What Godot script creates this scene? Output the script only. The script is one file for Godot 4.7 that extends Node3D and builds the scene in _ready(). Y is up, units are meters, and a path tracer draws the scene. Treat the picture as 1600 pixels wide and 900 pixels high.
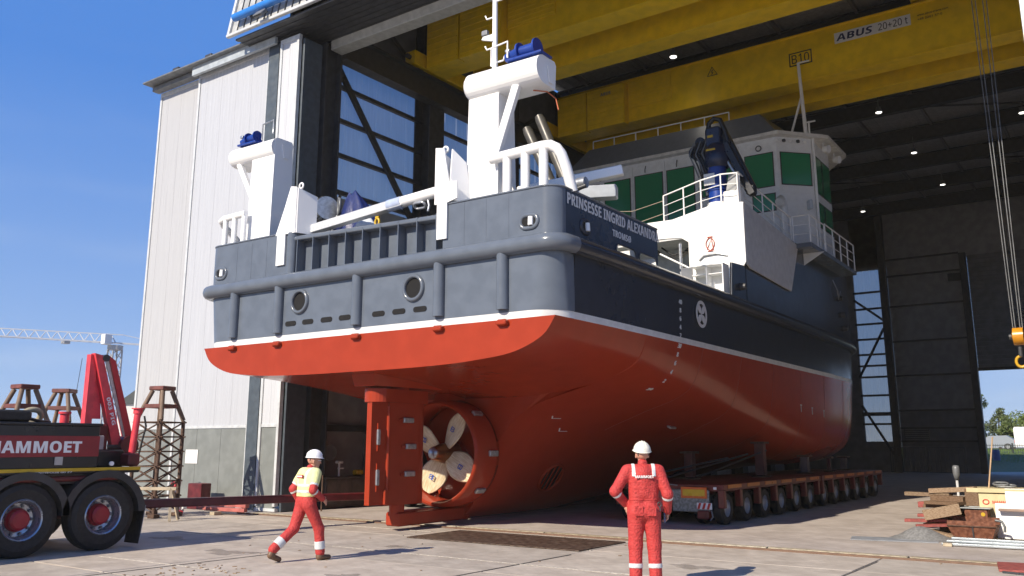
extends Node3D

# ---------------------------------------------------------------- mesh builder
class MB:
	var v := PackedVector3Array()
	var n := PackedVector3Array()
	var uv := PackedVector2Array()
	var xf := Transform3D()
	func tri(a: Vector3, b: Vector3, c: Vector3, na := Vector3.ZERO, nb := Vector3.ZERO, nc := Vector3.ZERO) -> void:
		var g := (b - a).cross(c - a)
		if g.length_squared() < 1e-16:
			return
		g = g.normalized()
		if na == Vector3.ZERO:
			na = g; nb = g; nc = g
		if g.dot(na + nb + nc) > 0.0:
			v.append_array([xf * a, xf * c, xf * b]); n.append_array([(xf.basis * na).normalized(), (xf.basis * nc).normalized(), (xf.basis * nb).normalized()])
		else:
			v.append_array([xf * a, xf * b, xf * c]); n.append_array([(xf.basis * na).normalized(), (xf.basis * nb).normalized(), (xf.basis * nc).normalized()])
	func quad(a: Vector3, b: Vector3, c: Vector3, d: Vector3, nn := Vector3.ZERO) -> void:
		if nn == Vector3.ZERO:
			nn = (c - a).cross(d - b).normalized()
		tri(a, b, c, nn, nn, nn); tri(a, c, d, nn, nn, nn)
	func convex(corners: Array, faces: Array) -> void:   # faces of a closed convex solid, turned outwards
		var m := Vector3.ZERO
		for p: Vector3 in corners: m += p
		m /= corners.size()
		for f: Array in faces:
			var a: Vector3 = corners[f[0]]
			var nn: Vector3 = (corners[f[1]] - a).cross(corners[f[2]] - a).normalized()
			if nn.dot(a - m) < 0: nn = -nn
			for k in range(1, f.size() - 1):
				tri(a, corners[f[k]], corners[f[k + 1]], nn, nn, nn)
	func convex_b(corners: Array, faces: Array) -> MB:
		convex(corners, faces)
		return self
	func quad_b(a: Vector3, b: Vector3, c: Vector3, d: Vector3) -> MB:
		quad(a, b, c, d)
		return self
	func box(c: Vector3, s: Vector3, bev := 0.0, bas := Basis()) -> MB:
		var h := s / 2.0
		bev = minf(bev, minf(h.x, minf(h.y, h.z)) * 0.9)
		if bev <= 0.0:
			for ax in 3:
				for sg in [-1.0, 1.0]:
					var u := Vector3.ZERO; var w := Vector3.ZERO; var o := Vector3.ZERO
					o[ax] = h[ax] * sg; u[(ax + 1) % 3] = h[(ax + 1) % 3]; w[(ax + 2) % 3] = h[(ax + 2) % 3]
					var nn := Vector3.ZERO; nn[ax] = sg
					quad(c + bas * (o - u - w), c + bas * (o + u - w), c + bas * (o + u + w), c + bas * (o - u + w), bas * nn)
			return self
		var i := h - Vector3.ONE * bev
		for ax in 3:
			for sg in [-1.0, 1.0]:
				var u := Vector3.ZERO; var w := Vector3.ZERO; var o := Vector3.ZERO
				o[ax] = h[ax] * sg; u[(ax + 1) % 3] = i[(ax + 1) % 3]; w[(ax + 2) % 3] = i[(ax + 2) % 3]
				var nn := Vector3.ZERO; nn[ax] = sg
				quad(c + bas * (o - u - w), c + bas * (o + u - w), c + bas * (o + u + w), c + bas * (o - u + w), bas * nn)
		for ax in 3:
			for s1 in [-1.0, 1.0]:
				for s2 in [-1.0, 1.0]:
					var b1 := (ax + 1) % 3; var b2 := (ax + 2) % 3
					var p := Vector3.ZERO; var q := Vector3.ZERO
					p[b1] = h[b1] * s1; p[b2] = i[b2] * s2
					q[b1] = i[b1] * s1; q[b2] = h[b2] * s2
					var e := Vector3.ZERO; e[ax] = i[ax]
					var n1 := Vector3.ZERO; n1[b1] = s1
					var n2 := Vector3.ZERO; n2[b2] = s2
					n1 = bas * n1; n2 = bas * n2
					tri(c + bas * (p - e), c + bas * (p + e), c + bas * (q + e), n1, n1, n2)
					tri(c + bas * (p - e), c + bas * (q + e), c + bas * (q - e), n1, n2, n2)
		for sx in [-1.0, 1.0]:
			for sy in [-1.0, 1.0]:
				for sz in [-1.0, 1.0]:
					var k := Vector3(sx, sy, sz)
					tri(c + bas * (Vector3(h.x, i.y, i.z) * k), c + bas * (Vector3(i.x, h.y, i.z) * k), c + bas * (Vector3(i.x, i.y, h.z) * k), bas * Vector3(sx, 0, 0), bas * Vector3(0, sy, 0), bas * Vector3(0, 0, sz))
		return self
	func frame(a: Vector3, b: Vector3, up := Vector3.UP) -> Basis:   # z along a->b
		var z := (b - a).normalized()
		if absf(z.dot(up)) > 0.99: up = Vector3(1, 0, 0) if absf(z.x) < 0.9 else Vector3(0, 0, 1)
		var x := up.cross(z).normalized()
		return Basis(x, z.cross(x), z)
	func bar(a: Vector3, b: Vector3, w: float, h: float, bev := 0.0, up := Vector3.UP) -> MB:
		return box((a + b) / 2.0, Vector3(w, h, a.distance_to(b)), bev, frame(a, b, up))
	func ibeam(a: Vector3, b: Vector3, w: float, h: float, t := 0.03, up := Vector3.UP) -> MB:
		var f := frame(a, b, up)
		var L := a.distance_to(b); var m := (a + b) / 2.0
		box(m + f.y * (h - t) / 2, Vector3(w, t, L), 0, f); box(m - f.y * (h - t) / 2, Vector3(w, t, L), 0, f)
		return box(m, Vector3(t, h - 2 * t, L), 0, f)
	func cone(a: Vector3, b: Vector3, r1: float, r2: float, seg := 12, caps := true) -> MB:
		var f := frame(a, b)
		var sl := (r1 - r2) / maxf(a.distance_to(b), 1e-6)
		for k in seg:
			var t0 := TAU * k / seg; var t1 := TAU * (k + 1) / seg
			var d0 := f.x * cos(t0) + f.y * sin(t0); var d1 := f.x * cos(t1) + f.y * sin(t1)
			var m0 := (d0 + f.z * sl).normalized(); var m1 := (d1 + f.z * sl).normalized()
			tri(a + d0 * r1, a + d1 * r1, b + d1 * r2, m0, m1, m1)
			tri(a + d0 * r1, b + d1 * r2, b + d0 * r2, m0, m1, m0)
			if caps:
				tri(a, a + d0 * r1, a + d1 * r1, -f.z, -f.z, -f.z); tri(b, b + d0 * r2, b + d1 * r2, f.z, f.z, f.z)
		return self
	func tube(pts: Array, r: float, seg := 8, closed := false) -> MB:
		var np := pts.size()
		var rings: Array = []
		var last := Vector3.ZERO
		for k in np:
			var p: Vector3 = pts[k]
			var q: Vector3 = pts[(k + 1) % np] if (k < np - 1 or closed) else p
			var o: Vector3 = pts[(k - 1 + np) % np] if (k > 0 or closed) else p
			var t := (q - o).normalized()
			var x := last - t * last.dot(t)
			if x.length() < 0.1:
				x = Vector3.UP.cross(t)
				if x.length() < 0.1: x = Vector3.RIGHT.cross(t)
			x = x.normalized(); last = x
			var y := t.cross(x)
			var ring := PackedVector3Array()
			for j in seg: ring.append(x * cos(TAU * j / seg) + y * sin(TAU * j / seg))
			rings.append(ring)
		for k in (np if closed else np - 1):
			var r0: PackedVector3Array = rings[k]; var r1: PackedVector3Array = rings[(k + 1) % np]
			var p: Vector3 = pts[k]; var q: Vector3 = pts[(k + 1) % np]
			for j in seg:
				var i := (j + 1) % seg
				tri(p + r0[j] * r, p + r0[i] * r, q + r1[i] * r, r0[j], r0[i], r1[i])
				tri(p + r0[j] * r, q + r1[i] * r, q + r1[j] * r, r0[j], r1[i], r1[j])
		if not closed:
			for e in [[0, 1], [np - 1, np - 2]]:
				var p: Vector3 = pts[e[0]]
				var d: Vector3 = (p - pts[e[1]]).normalized()
				var rr: PackedVector3Array = rings[e[0]]
				for j in seg: tri(p, p + rr[j] * r, p + rr[(j + 1) % seg] * r, d, d, d)
		return self
	func lathe(prof: Array, o: Vector3, axis: Vector3, seg := 20, smooth := false) -> MB:   # prof: Vector2(radius, along)
		var f := frame(Vector3.ZERO, axis)
		for k in prof.size() - 1:
			var p: Vector2 = prof[k]; var q: Vector2 = prof[k + 1]
			var nl := Vector2(q.y - p.y, p.x - q.x).normalized()
			var na := nl; var nb := nl
			if smooth:
				if k > 0:
					var pp: Vector2 = prof[k - 1]
					na = (nl + Vector2(p.y - pp.y, pp.x - p.x).normalized()).normalized()
				if k < prof.size() - 2:
					var qq: Vector2 = prof[k + 2]
					nb = (nl + Vector2(qq.y - q.y, q.x - qq.x).normalized()).normalized()
			for j in seg:
				var d0 := f.x * cos(TAU * j / seg) + f.y * sin(TAU * j / seg)
				var d1 := f.x * cos(TAU * (j + 1) / seg) + f.y * sin(TAU * (j + 1) / seg)
				var A := o + d0 * p.x + f.z * p.y; var B := o + d1 * p.x + f.z * p.y
				var C := o + d1 * q.x + f.z * q.y; var D := o + d0 * q.x + f.z * q.y
				tri(A, B, C, d0 * na.x + f.z * na.y, d1 * na.x + f.z * na.y, d1 * nb.x + f.z * nb.y)
				tri(A, C, D, d0 * na.x + f.z * na.y, d1 * nb.x + f.z * nb.y, d0 * nb.x + f.z * nb.y)
		return self
	func prism(poly: Array, o: Vector3, ux: Vector3, uy: Vector3, depth: float) -> MB:   # polygon in (ux, uy), extruded by depth along ux x uy
		var pp := PackedVector2Array(poly)
		var z := ux.cross(uy).normalized()
		var ix := Geometry2D.triangulate_polygon(pp)
		for k in range(0, ix.size(), 3):
			var a := o + ux * pp[ix[k]].x + uy * pp[ix[k]].y
			var b := o + ux * pp[ix[k + 1]].x + uy * pp[ix[k + 1]].y
			var c := o + ux * pp[ix[k + 2]].x + uy * pp[ix[k + 2]].y
			tri(a, b, c, -z, -z, -z)
			tri(a + z * depth, b + z * depth, c + z * depth, z, z, z)
		var cw := Geometry2D.is_polygon_clockwise(pp)
		for k in pp.size():
			var p := pp[k]; var q := pp[(k + 1) % pp.size()]
			var d := q - p
			var nn := (ux * d.y - uy * d.x).normalized() * (-1.0 if cw else 1.0)
			var a := o + ux * p.x + uy * p.y; var b := o + ux * q.x + uy * q.y
			quad(a, b, b + z * depth, a + z * depth, nn)
		return self
	func sheet(rows: Array, out := Vector3.ZERO, wrap := false) -> MB:   # smooth grid of points; normals turned away from 'out' centre line when given
		var R := rows.size()
		var C: int = rows[0].size()
		var nn: Array = []
		for i in R:
			var rn := PackedVector3Array()
			for j in C:
				var a: Vector3 = rows[maxi(i - 1, 0)][j]; var b: Vector3 = rows[mini(i + 1, R - 1)][j]
				var c: Vector3; var d: Vector3
				if wrap:
					c = rows[i][(j - 1 + C) % C]; d = rows[i][(j + 1) % C]
				else:
					c = rows[i][maxi(j - 1, 0)]; d = rows[i][mini(j + 1, C - 1)]
				var g := (b - a).cross(d - c)
				rn.append(g.normalized() if g.length() > 1e-9 else Vector3.UP)
			nn.append(rn)
		for i in R - 1:
			for j in (C if wrap else C - 1):
				var k := (j + 1) % C
				for t in [[[i, j], [i + 1, j], [i + 1, k]], [[i, j], [i + 1, k], [i, k]]]:
					var P: Array = []; var N: Array = []
					for e: Array in t:
						P.append(rows[e[0]][e[1]]); N.append(nn[e[0]][e[1]])
					tri(P[0], P[1], P[2], N[0], N[1], N[2])
		return self
	func append(o: MB, t := Transform3D()) -> MB:
		for p in o.v: v.append(t * p)
		for p in o.n: n.append((t.basis * p).normalized())
		return self
	func mesh() -> ArrayMesh:
		var a := []
		a.resize(Mesh.ARRAY_MAX)
		a[Mesh.ARRAY_VERTEX] = v; a[Mesh.ARRAY_NORMAL] = n
		if uv.size() == v.size() and uv.size() > 0: a[Mesh.ARRAY_TEX_UV] = uv
		var m := ArrayMesh.new()
		m.add_surface_from_arrays(Mesh.PRIMITIVE_TRIANGLES, a)
		return m

# ---------------------------------------------------------------- materials
var M := {}
var TX := {}
var rng := RandomNumberGenerator.new()

func noise_tex(key: String, freq: float, lo: Color, hi: Color, size := 512, oct := 4, type := FastNoiseLite.TYPE_SIMPLEX_SMOOTH, normal := false, bump := 4.0, mid := 0.5) -> Texture2D:
	if TX.has(key): return TX[key]
	var f := FastNoiseLite.new()
	f.noise_type = type; f.frequency = freq; f.fractal_octaves = oct; f.seed = hash(key) % 10000
	var t := NoiseTexture2D.new()
	t.width = size; t.height = size; t.seamless = true; t.noise = f
	if normal:
		t.as_normal_map = true; t.bump_strength = bump
	else:
		var g := Gradient.new()
		g.offsets = PackedFloat32Array([0.0, mid - 0.18, mid + 0.18, 1.0])
		g.colors = PackedColorArray([lo, lo.lerp(hi, 0.25), lo.lerp(hi, 0.8), hi])
		t.color_ramp = g
	TX[key] = t
	return t

func grey(a: float) -> Color:
	return Color(a, a, a)

func mt(key: String, c := Color.BLACK, rough := 0.5, metal := 0.0, opt := {}) -> StandardMaterial3D:
	if M.has(key): return M[key]
	var m := StandardMaterial3D.new()
	m.albedo_color = c.linear_to_srgb()
	m.roughness = rough; m.metallic = metal
	var sc: float = opt.get("scale", 0.5)
	var mo: float = opt.get("mottle", 0.12)
	if mo > 0.0:
		m.albedo_texture = noise_tex("mot%.2f" % mo, 0.012, grey(1.0 - mo), grey(1.0), 512, 5)
		m.roughness_texture = noise_tex("rgh", 0.02, grey(0.72), grey(1.0), 256, 4)
		m.uv1_triplanar = true; m.uv1_world_triplanar = opt.get("world", true)
		m.uv1_scale = Vector3.ONE * sc
		if opt.has("stretch"): m.uv1_scale = opt.stretch
	if opt.has("tex"): m.albedo_texture = opt.tex
	if opt.has("bump"):
		m.normal_enabled = true
		m.normal_texture = opt.get("bumptex", noise_tex("bmp", 0.02, grey(0), grey(1), 512, 4, FastNoiseLite.TYPE_SIMPLEX_SMOOTH, true, 4.0))
		m.normal_scale = opt.bump
	if opt.has("coat"):
		m.clearcoat_enabled = true; m.clearcoat = opt.coat; m.clearcoat_roughness = 0.12
	if opt.has("back"):
		m.backlight_enabled = true; m.backlight = opt.back
	if opt.has("emit"):
		m.emission_enabled = true; m.emission = opt.emit; m.emission_energy_multiplier = opt.get("energy", 1.0)
	if opt.has("alpha"):
		m.transparency = BaseMaterial3D.TRANSPARENCY_ALPHA; m.albedo_color.a = opt.alpha
	M[key] = m
	return m

# ---------------------------------------------------------------- object helpers
var names := {}
func numbered(s: String) -> String:
	var k: int = names.get(s, 0)
	names[s] = k + 1
	return s if k == 0 else "%s_%03d" % [s, k]

func tag(o: Node, label: String, cat: String, group := "") -> void:
	o.set_meta("label", label); o.set_meta("category", cat)
	if group != "": o.set_meta("group", group)

func thing(called: String, label: String, cat: String, at := Vector3.ZERO, turn := 0.0, group := "") -> Node3D:
	var o := Node3D.new()
	o.name = numbered(called); add_child(o)
	o.position = at; o.rotation.y = turn
	tag(o, label, cat, group)
	return o

func pname(parent: Node, s: String) -> String:
	var id := "%d/%s" % [parent.get_instance_id(), s]
	var k: int = names.get(id, 0)
	names[id] = k + 1
	return s if k == 0 else "%s_%03d" % [s, k]

func part(called: String, mb: MB, m: Material, parent: Node) -> MeshInstance3D:
	return inst(called, mb.mesh(), m, parent)

func inst(called: String, me: Mesh, m: Material, parent: Node, t := Transform3D()) -> MeshInstance3D:
	var o := MeshInstance3D.new()
	o.mesh = me
	o.material_override = m
	o.name = numbered(called) if parent == self else pname(parent, called)
	o.transform = t
	parent.add_child(o, true)
	return o

func solo(called: String, mb: MB, m: Material, label: String, cat: String, group := "") -> MeshInstance3D:
	var o := part(called, mb, m, self)
	tag(o, label, cat, group)
	return o

func struct(called: String, mb: MB, m: Material) -> MeshInstance3D:
	var o := part(called, mb, m, self)
	o.set_meta("kind", "structure")
	return o

func copy_of(o: Node3D, label: String, at: Vector3, turn := 0.0) -> Node3D:
	var base := o.name.rstrip("0123456789").rstrip("_")
	var c: Node3D = o.duplicate()
	c.name = numbered(base); add_child(c)
	c.position = at; c.rotation.y = turn
	c.set_meta("label", label)
	return c

var boxes := {}
func boxmesh(s: Vector3, bev := 0.0) -> ArrayMesh:
	var k := "%.3f,%.3f,%.3f,%.3f" % [s.x, s.y, s.z, bev]
	if not boxes.has(k): boxes[k] = MB.new().box(Vector3.ZERO, s, bev).mesh()
	return boxes[k]

func bx(called: String, c: Vector3, s: Vector3, m: Material, parent: Node, bev := 0.0, bas := Basis()) -> MeshInstance3D:
	return inst(called, boxmesh(s, bev), m, parent, Transform3D(bas, c))

func lettering(called: String, text: String, m: Material, parent: Node, at: Vector3, width: float, height: float, right: Vector3, up: Vector3, bold := true, fat := 0.0) -> MeshInstance3D:
	var f := SystemFont.new()
	f.font_names = PackedStringArray(["Droid Sans"])
	f.font_weight = 700 if bold else 400
	var fv := FontVariation.new()
	fv.base_font = f
	if fat > 0.0: fv.variation_embolden = fat
	var t := TextMesh.new()
	t.text = text; t.font = fv; t.font_size = 64; t.pixel_size = 0.01; t.depth = 0.01; t.curve_step = 1.0
	var ab := t.get_aabb()
	var s := Vector3(width / maxf(ab.size.x, 0.001), height / maxf(ab.size.y, 0.001), 1.0)
	var z := right.cross(up).normalized()
	var b := Basis(right.normalized() * s.x, up.normalized() * s.y, z)
	var c := ab.get_center(); c.z = 0
	return inst(called, t, m, parent, Transform3D(b, at - b * c))

# ---------------------------------------------------------------- the scene
const LEAF_Z := -16.95
const BACK_Z := -66.0
const WALL_X := -21.0

func _ready() -> void:
	rng.seed = 7
	set_camera()
	set_sky()
	materials()
	build_ground()
	build_hall()
	build_cranes()
	build_ship()
	build_trailers()
	build_truck()
	build_yard()
	build_outside()
	build_people()

func set_camera() -> void:
	var cam := Camera3D.new()
	cam.name = "camera"
	cam.projection = Camera3D.PROJECTION_FRUSTUM
	cam.near = 0.1; cam.far = 2000.0
	cam.size = 0.1 * 900.0 / 1363.0
	cam.frustum_offset = Vector2(0.0, -0.1 * 38.0 / 1363.0)
	cam.position = Vector3(0, 1.85, 0)
	cam.rotation_degrees = Vector3(11.75, 35.39, 0)
	add_child(cam)
	cam.current = true

func set_sky() -> void:
	var W := 1024; var H := 512
	var im := Image.create(W, H, false, Image.FORMAT_RGBF)
	var fn := FastNoiseLite.new()
	fn.seed = 5; fn.frequency = 1.0; fn.fractal_octaves = 5; fn.noise_type = FastNoiseLite.TYPE_SIMPLEX_SMOOTH
	var zen := Vector3(0.060, 0.20, 0.60); var mid := Vector3(0.105, 0.295, 0.80); var hor := Vector3(0.62, 0.84, 1.10)
	for y in H:
		var el := (0.5 - (y + 0.5) / H) * PI
		for x in W:
			var az := (x + 0.5) / W * TAU
			var c := hor
			if el > 0:
				var t := clampf(el / 0.40, 0, 1)
				c = hor.lerp(mid, pow(t, 0.43)).lerp(zen, smoothstep(0.40, 1.3, el))
				var d := Vector3(cos(az) * cos(el), sin(el), sin(az) * cos(el))
				var st := fn.get_noise_3d(d.x * 2.2, d.y * 26.0, d.z * 2.2) * 0.6 + fn.get_noise_3d(d.x * 7.0 + 9.0, d.y * 40.0, d.z * 7.0) * 0.3
				var k := smoothstep(-0.05, 0.55, st) * exp(-el * 7.0) * 0.28
				c = c.lerp(Vector3(0.88, 0.93, 1.0), k)
			im.set_pixel(x, y, Color(c.x, c.y, c.z))
	var sm := PanoramaSkyMaterial.new()
	sm.panorama = ImageTexture.create_from_image(im)
	sm.energy_multiplier = 0.68
	var sky := Sky.new()
	sky.sky_material = sm
	var env := Environment.new()
	env.background_mode = Environment.BG_SKY
	env.sky = sky
	env.tonemap_mode = Environment.TONE_MAPPER_LINEAR
	env.tonemap_exposure = 1.35
	env.fog_enabled = true; env.fog_density = 0.0005; env.fog_light_color = Color(0.96, 0.92, 0.84)
	env.sdfgi_enabled = true; env.ssao_enabled = true; env.ssil_enabled = true
	var we := WorldEnvironment.new()
	we.name = "world_environment"; we.environment = env
	add_child(we)
	var sun := DirectionalLight3D.new()
	sun.name = "sun"
	sun.light_color = Color(1.0, 0.95, 0.87)
	sun.light_energy = 1.58
	sun.light_angular_distance = 0.5
	sun.shadow_enabled = true
	add_child(sun)
	sun.look_at_from_position(Vector3.ZERO, Vector3(0.155, -0.69, -1.0))

func materials() -> void:
	mt("white", Color(0.84, 0.84, 0.83), 0.35, 0, {"mottle": 0.0, "coat": 0.3})
	mt("hull_red", Color(0.335, 0.043, 0.019), 0.24, 0, {"mottle": 0.06, "scale": 0.25, "bump": 0.04, "world": false})
	M.hull_red.metallic_specular = 0.28
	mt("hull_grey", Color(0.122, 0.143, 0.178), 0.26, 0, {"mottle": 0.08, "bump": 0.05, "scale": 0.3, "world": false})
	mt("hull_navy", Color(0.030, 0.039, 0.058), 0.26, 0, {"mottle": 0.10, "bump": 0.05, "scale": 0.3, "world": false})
	mt("boot", Color(0.72, 0.72, 0.70), 0.4, 0, {"mottle": 0.08})
	mt("yellow", Color(1.0, 0.66, 0.006), 0.45, 0, {"mottle": 0.08, "scale": 0.25})
	mt("yellow_stripe", Color(0.62, 0.40, 0.015), 0.5, 0, {"mottle": 0.1})
	mt("steel_dark", Color(0.05, 0.053, 0.06), 0.55, 0, {"mottle": 0.2})
	mt("steel_jamb", Color(0.075, 0.095, 0.115), 0.5, 0, {"mottle": 0.15})
	mt("steel_grey", Color(0.20, 0.21, 0.22), 0.5, 0.2, {"mottle": 0.2})
	mt("galv", Color(0.55, 0.57, 0.60), 0.38, 0.7, {"mottle": 0.2, "scale": 1.5})
	mt("rust", Color(0.22, 0.085, 0.045), 0.85, 0, {"scale": 1.5, "tex": noise_tex("rusttex", 0.012, Color(0.66, 0.58, 0.52), Color(1, 1, 1), 512, 5), "bump": 0.4})
	mt("rust_brown", Color(0.13, 0.075, 0.05), 0.85, 0, {"scale": 1.2, "tex": noise_tex("rusttex2", 0.015, Color(0.62, 0.56, 0.52), Color(1, 1, 1), 512, 5), "bump": 0.4})
	mt("black_paint", Color(0.012, 0.013, 0.017), 0.35, 0, {"mottle": 0.2, "bump": 0.05, "world": false})
	mt("rubber", Color(0.017, 0.017, 0.018), 0.75, 0, {"mottle": 0.35, "scale": 2.0, "world": false})
	mt("crane_red", Color(0.78, 0.065, 0.085), 0.38, 0, {"mottle": 0.15, "world": false})
	mt("maroon", Color(0.145, 0.016, 0.020), 0.5, 0, {"mottle": 0.25})
	mt("band_red", Color(0.26, 0.012, 0.022), 0.4, 0, {"mottle": 0.1, "world": false})
	mt("blue_paint", Color(0.010, 0.045, 0.28), 0.35, 0, {"mottle": 0.1})
	mt("navy_paint", Color(0.012, 0.022, 0.06), 0.35, 0, {"mottle": 0.1})
	mt("glass_green", Color(0.030, 0.245, 0.115), 0.08, 0, {"mottle": 0.0})
	mt("glass_dark", Color(0.01, 0.012, 0.014), 0.05, 0, {"mottle": 0.0})
	mt("void", Color(0.004, 0.004, 0.005), 0.9, 0, {"mottle": 0.0})
	mt("print_white", Color(0.80, 0.80, 0.79), 0.6, 0, {"mottle": 0.0})
	mt("print_dark", Color(0.02, 0.022, 0.03), 0.6, 0, {"mottle": 0.0})
	mt("print_red", Color(0.5, 0.03, 0.02), 0.6, 0, {"mottle": 0.0})
	mt("print_blue", Color(0.03, 0.10, 0.45), 0.6, 0, {"mottle": 0.0})

# ---------------------------------------------------------------- ground
func concrete(key: String, c: Color, sc := 0.18) -> StandardMaterial3D:
	if M.has(key): return M[key]
	var m := mt(key, c, 0.88, 0, {"scale": sc, "tex": noise_tex("conc", 0.006, Color(0.905, 0.90, 0.895), Color(1, 1, 1), 1024, 6), "bump": 0.13, "bumptex": noise_tex("concb", 0.05, grey(0), grey(1), 512, 5, FastNoiseLite.TYPE_SIMPLEX_SMOOTH, true, 5.0)})
	m.detail_enabled = true
	m.detail_blend_mode = BaseMaterial3D.BLEND_MODE_MUL
	m.detail_uv_layer = BaseMaterial3D.DETAIL_UV_1
	m.detail_albedo = noise_tex("conc_fine", 0.03, Color(0.93, 0.925, 0.92), Color(1, 1, 1), 512, 5)
	return m

func build_ground() -> void:
	var g := MB.new()
	g.quad(Vector3(-900, -0.03, 900), Vector3(900, -0.03, 900), Vector3(900, -0.03, -900), Vector3(-900, -0.03, -900), Vector3.UP)
	struct("ground", g, concrete("conc_base", Color(0.47, 0.43, 0.39), 0.1))
	var apron := Node3D.new()
	apron.name = "concrete_apron"; add_child(apron); apron.set_meta("kind", "structure")
	var tones := [Color(0.505, 0.445, 0.38), Color(0.465, 0.415, 0.355), Color(0.53, 0.47, 0.40), Color(0.485, 0.432, 0.37)]
	var k := 0
	for ix in range(-7, 3):
		for iz in 6:
			var x0 := -12.9 + 4.55 * (ix + 1) - 4.55
			var z1 := -16.35 + 3.3 * (iz + 1) - 1.15
			var z0 := maxf(z1 - 3.3, -16.35)
			var m := concrete("conc%d" % (k % 4), tones[k % 4], 0.16)
			k += rng.randi_range(1, 3)
			var h := rng.randf_range(-0.0025, 0.0025)
			bx("concrete_slab", Vector3(x0 + 2.275, -0.05 + h, (z0 + z1) / 2), Vector3(4.55 - rng.randf_range(0.02, 0.045), 0.1, z1 - z0 - rng.randf_range(0.02, 0.045)), m, apron, 0.008)
	var pale := mt("joint_pale", Color(0.62, 0.57, 0.50), 0.85, 0, {"mottle": 0.3, "scale": 1.5})
	var dark_j := mt("joint_dark", Color(0.16, 0.145, 0.13), 0.9, 0, {"mottle": 0.3, "scale": 1.5})
	for q in [[-14.7, -8.6, -11.4, -8.72, 0.035, 0], [-12.6, -11.95, -5.2, -11.85, 0.03, 0], [-8.4, -11.9, -4.0, -11.95, 0.035, 0], [-12.75, -5.6, -12.55, -10.6, 0.03, 1], [-8.35, -8.4, -8.28, -13.4, 0.028, 1], [-3.8, -9.0, -3.75, -15.5, 0.03, 1], [-17.6, -12.0, -12.8, -11.9, 0.03, 0], [-21.0, -15.1, -12.9, -15.12, 0.025, 0]]:
		part("joint_filler", MB.new().bar(Vector3(q[0], 0.004, q[1]), Vector3(q[2], 0.004, q[3]), q[4], 0.006), pale if q[5] == 0 else dark_j, apron)
	var stain := mt("stain", Color(0.27, 0.235, 0.21), 0.7, 0, {"mottle": 0.4, "scale": 2.0, "alpha": 0.16})
	for q in [[-9.6, -9.4, 0.5], [-13.4, -10.2, 0.8], [-5.9, -13.2, 0.6], [-3.2, -11.4, 0.9], [-11.6, -12.6, 0.4], [-7.3, -10.3, 0.3], [-16.3, -11.0, 0.7], [-2.6, -13.9, 0.5]]:
		var pl: Array = []
		for v in 26:
			var a := TAU * v / 26
			var rr: float = q[2] * (0.62 + 0.22 * sin(a * 3 + q[0]) + 0.14 * sin(a * 7 + q[1]) + rng.randf_range(-0.05, 0.05))
			pl.append(Vector2(cos(a) * rr, sin(a) * rr * 0.55))
		part("oil_stain", MB.new().prism(pl, Vector3(q[0], 0.0045, q[1]), Vector3.RIGHT, Vector3(0, 0, -1), 0.001), stain, apron)
	# hall floor
	var f := MB.new()
	f.box(Vector3(-11, -0.06, (BACK_Z - 16.37) / 2), Vector3(24, 0.12, -BACK_Z - 16.37))
	struct("hall_floor", f, concrete("floor", Color(0.49, 0.435, 0.395), 0.12))
	# repaired strip and rail of the sliding doors across the opening
	var r := thing("door_floor_rail", "long worn pale sill strip with a steel rail crossing the concrete below the hall opening", "rail", Vector3(0, 0, 0))
	for s in 9:
		var xa := -20.2 + s * 2.4
		var b := MB.new()
		b.bar(Vector3(xa, 0.012, -16.22 - 0.03 * sin(s * 1.3)), Vector3(xa + 2.37, 0.012, -16.22 - 0.03 * sin(s * 1.3 + 1.3)), 0.16, 0.05, 0.01)
		part("sill_plank", b, mt("sill%d" % (s % 3), [Color(0.50, 0.43, 0.31), Color(0.42, 0.35, 0.24), Color(0.55, 0.49, 0.38)][s % 3], 0.8, 0, {"mottle": 0.3, "scale": 1.2}), r)
	part("rail", MB.new().box(Vector3(-10.2, 0.01, -16.0), Vector3(21, 0.05, 0.05), 0.01), mt("rail_rust", Color(0.20, 0.12, 0.08), 0.7, 0.3), r)
	solo("steel_road_plate", MB.new().box(Vector3(-10.45, 0.012, -14.75), Vector3(4.1, 0.024, 1.75), 0.008), mt("plate", Color(0.16, 0.115, 0.085), 0.6, 0.3, {"scale": 0.7, "tex": noise_tex("platet", 0.015, Color(0.55, 0.5, 0.48), Color(1, 1, 1), 512, 5)}), "brown rusty flat steel plate lying on the concrete before the propeller", "steel plate")

func folded(o: Vector3, along: Vector3, w: float, h: float, out: Vector3) -> MB:   # one thin profiled sheet, ribs standing proud by 3 cm
	var b := MB.new()
	var prof := [[0.0, 0.0], [0.30, 0.0], [0.36, 0.03], [0.50, 0.03], [0.56, 0.0], [1.0, 0.0]]
	for k in 5:
		var p: Vector3 = o + along * (w * prof[k][0]) + out * prof[k][1]
		var q: Vector3 = o + along * (w * prof[k + 1][0]) + out * prof[k + 1][1]
		b.quad(p, q, q + Vector3(0, h, 0), p + Vector3(0, h, 0))
	return b

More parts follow.
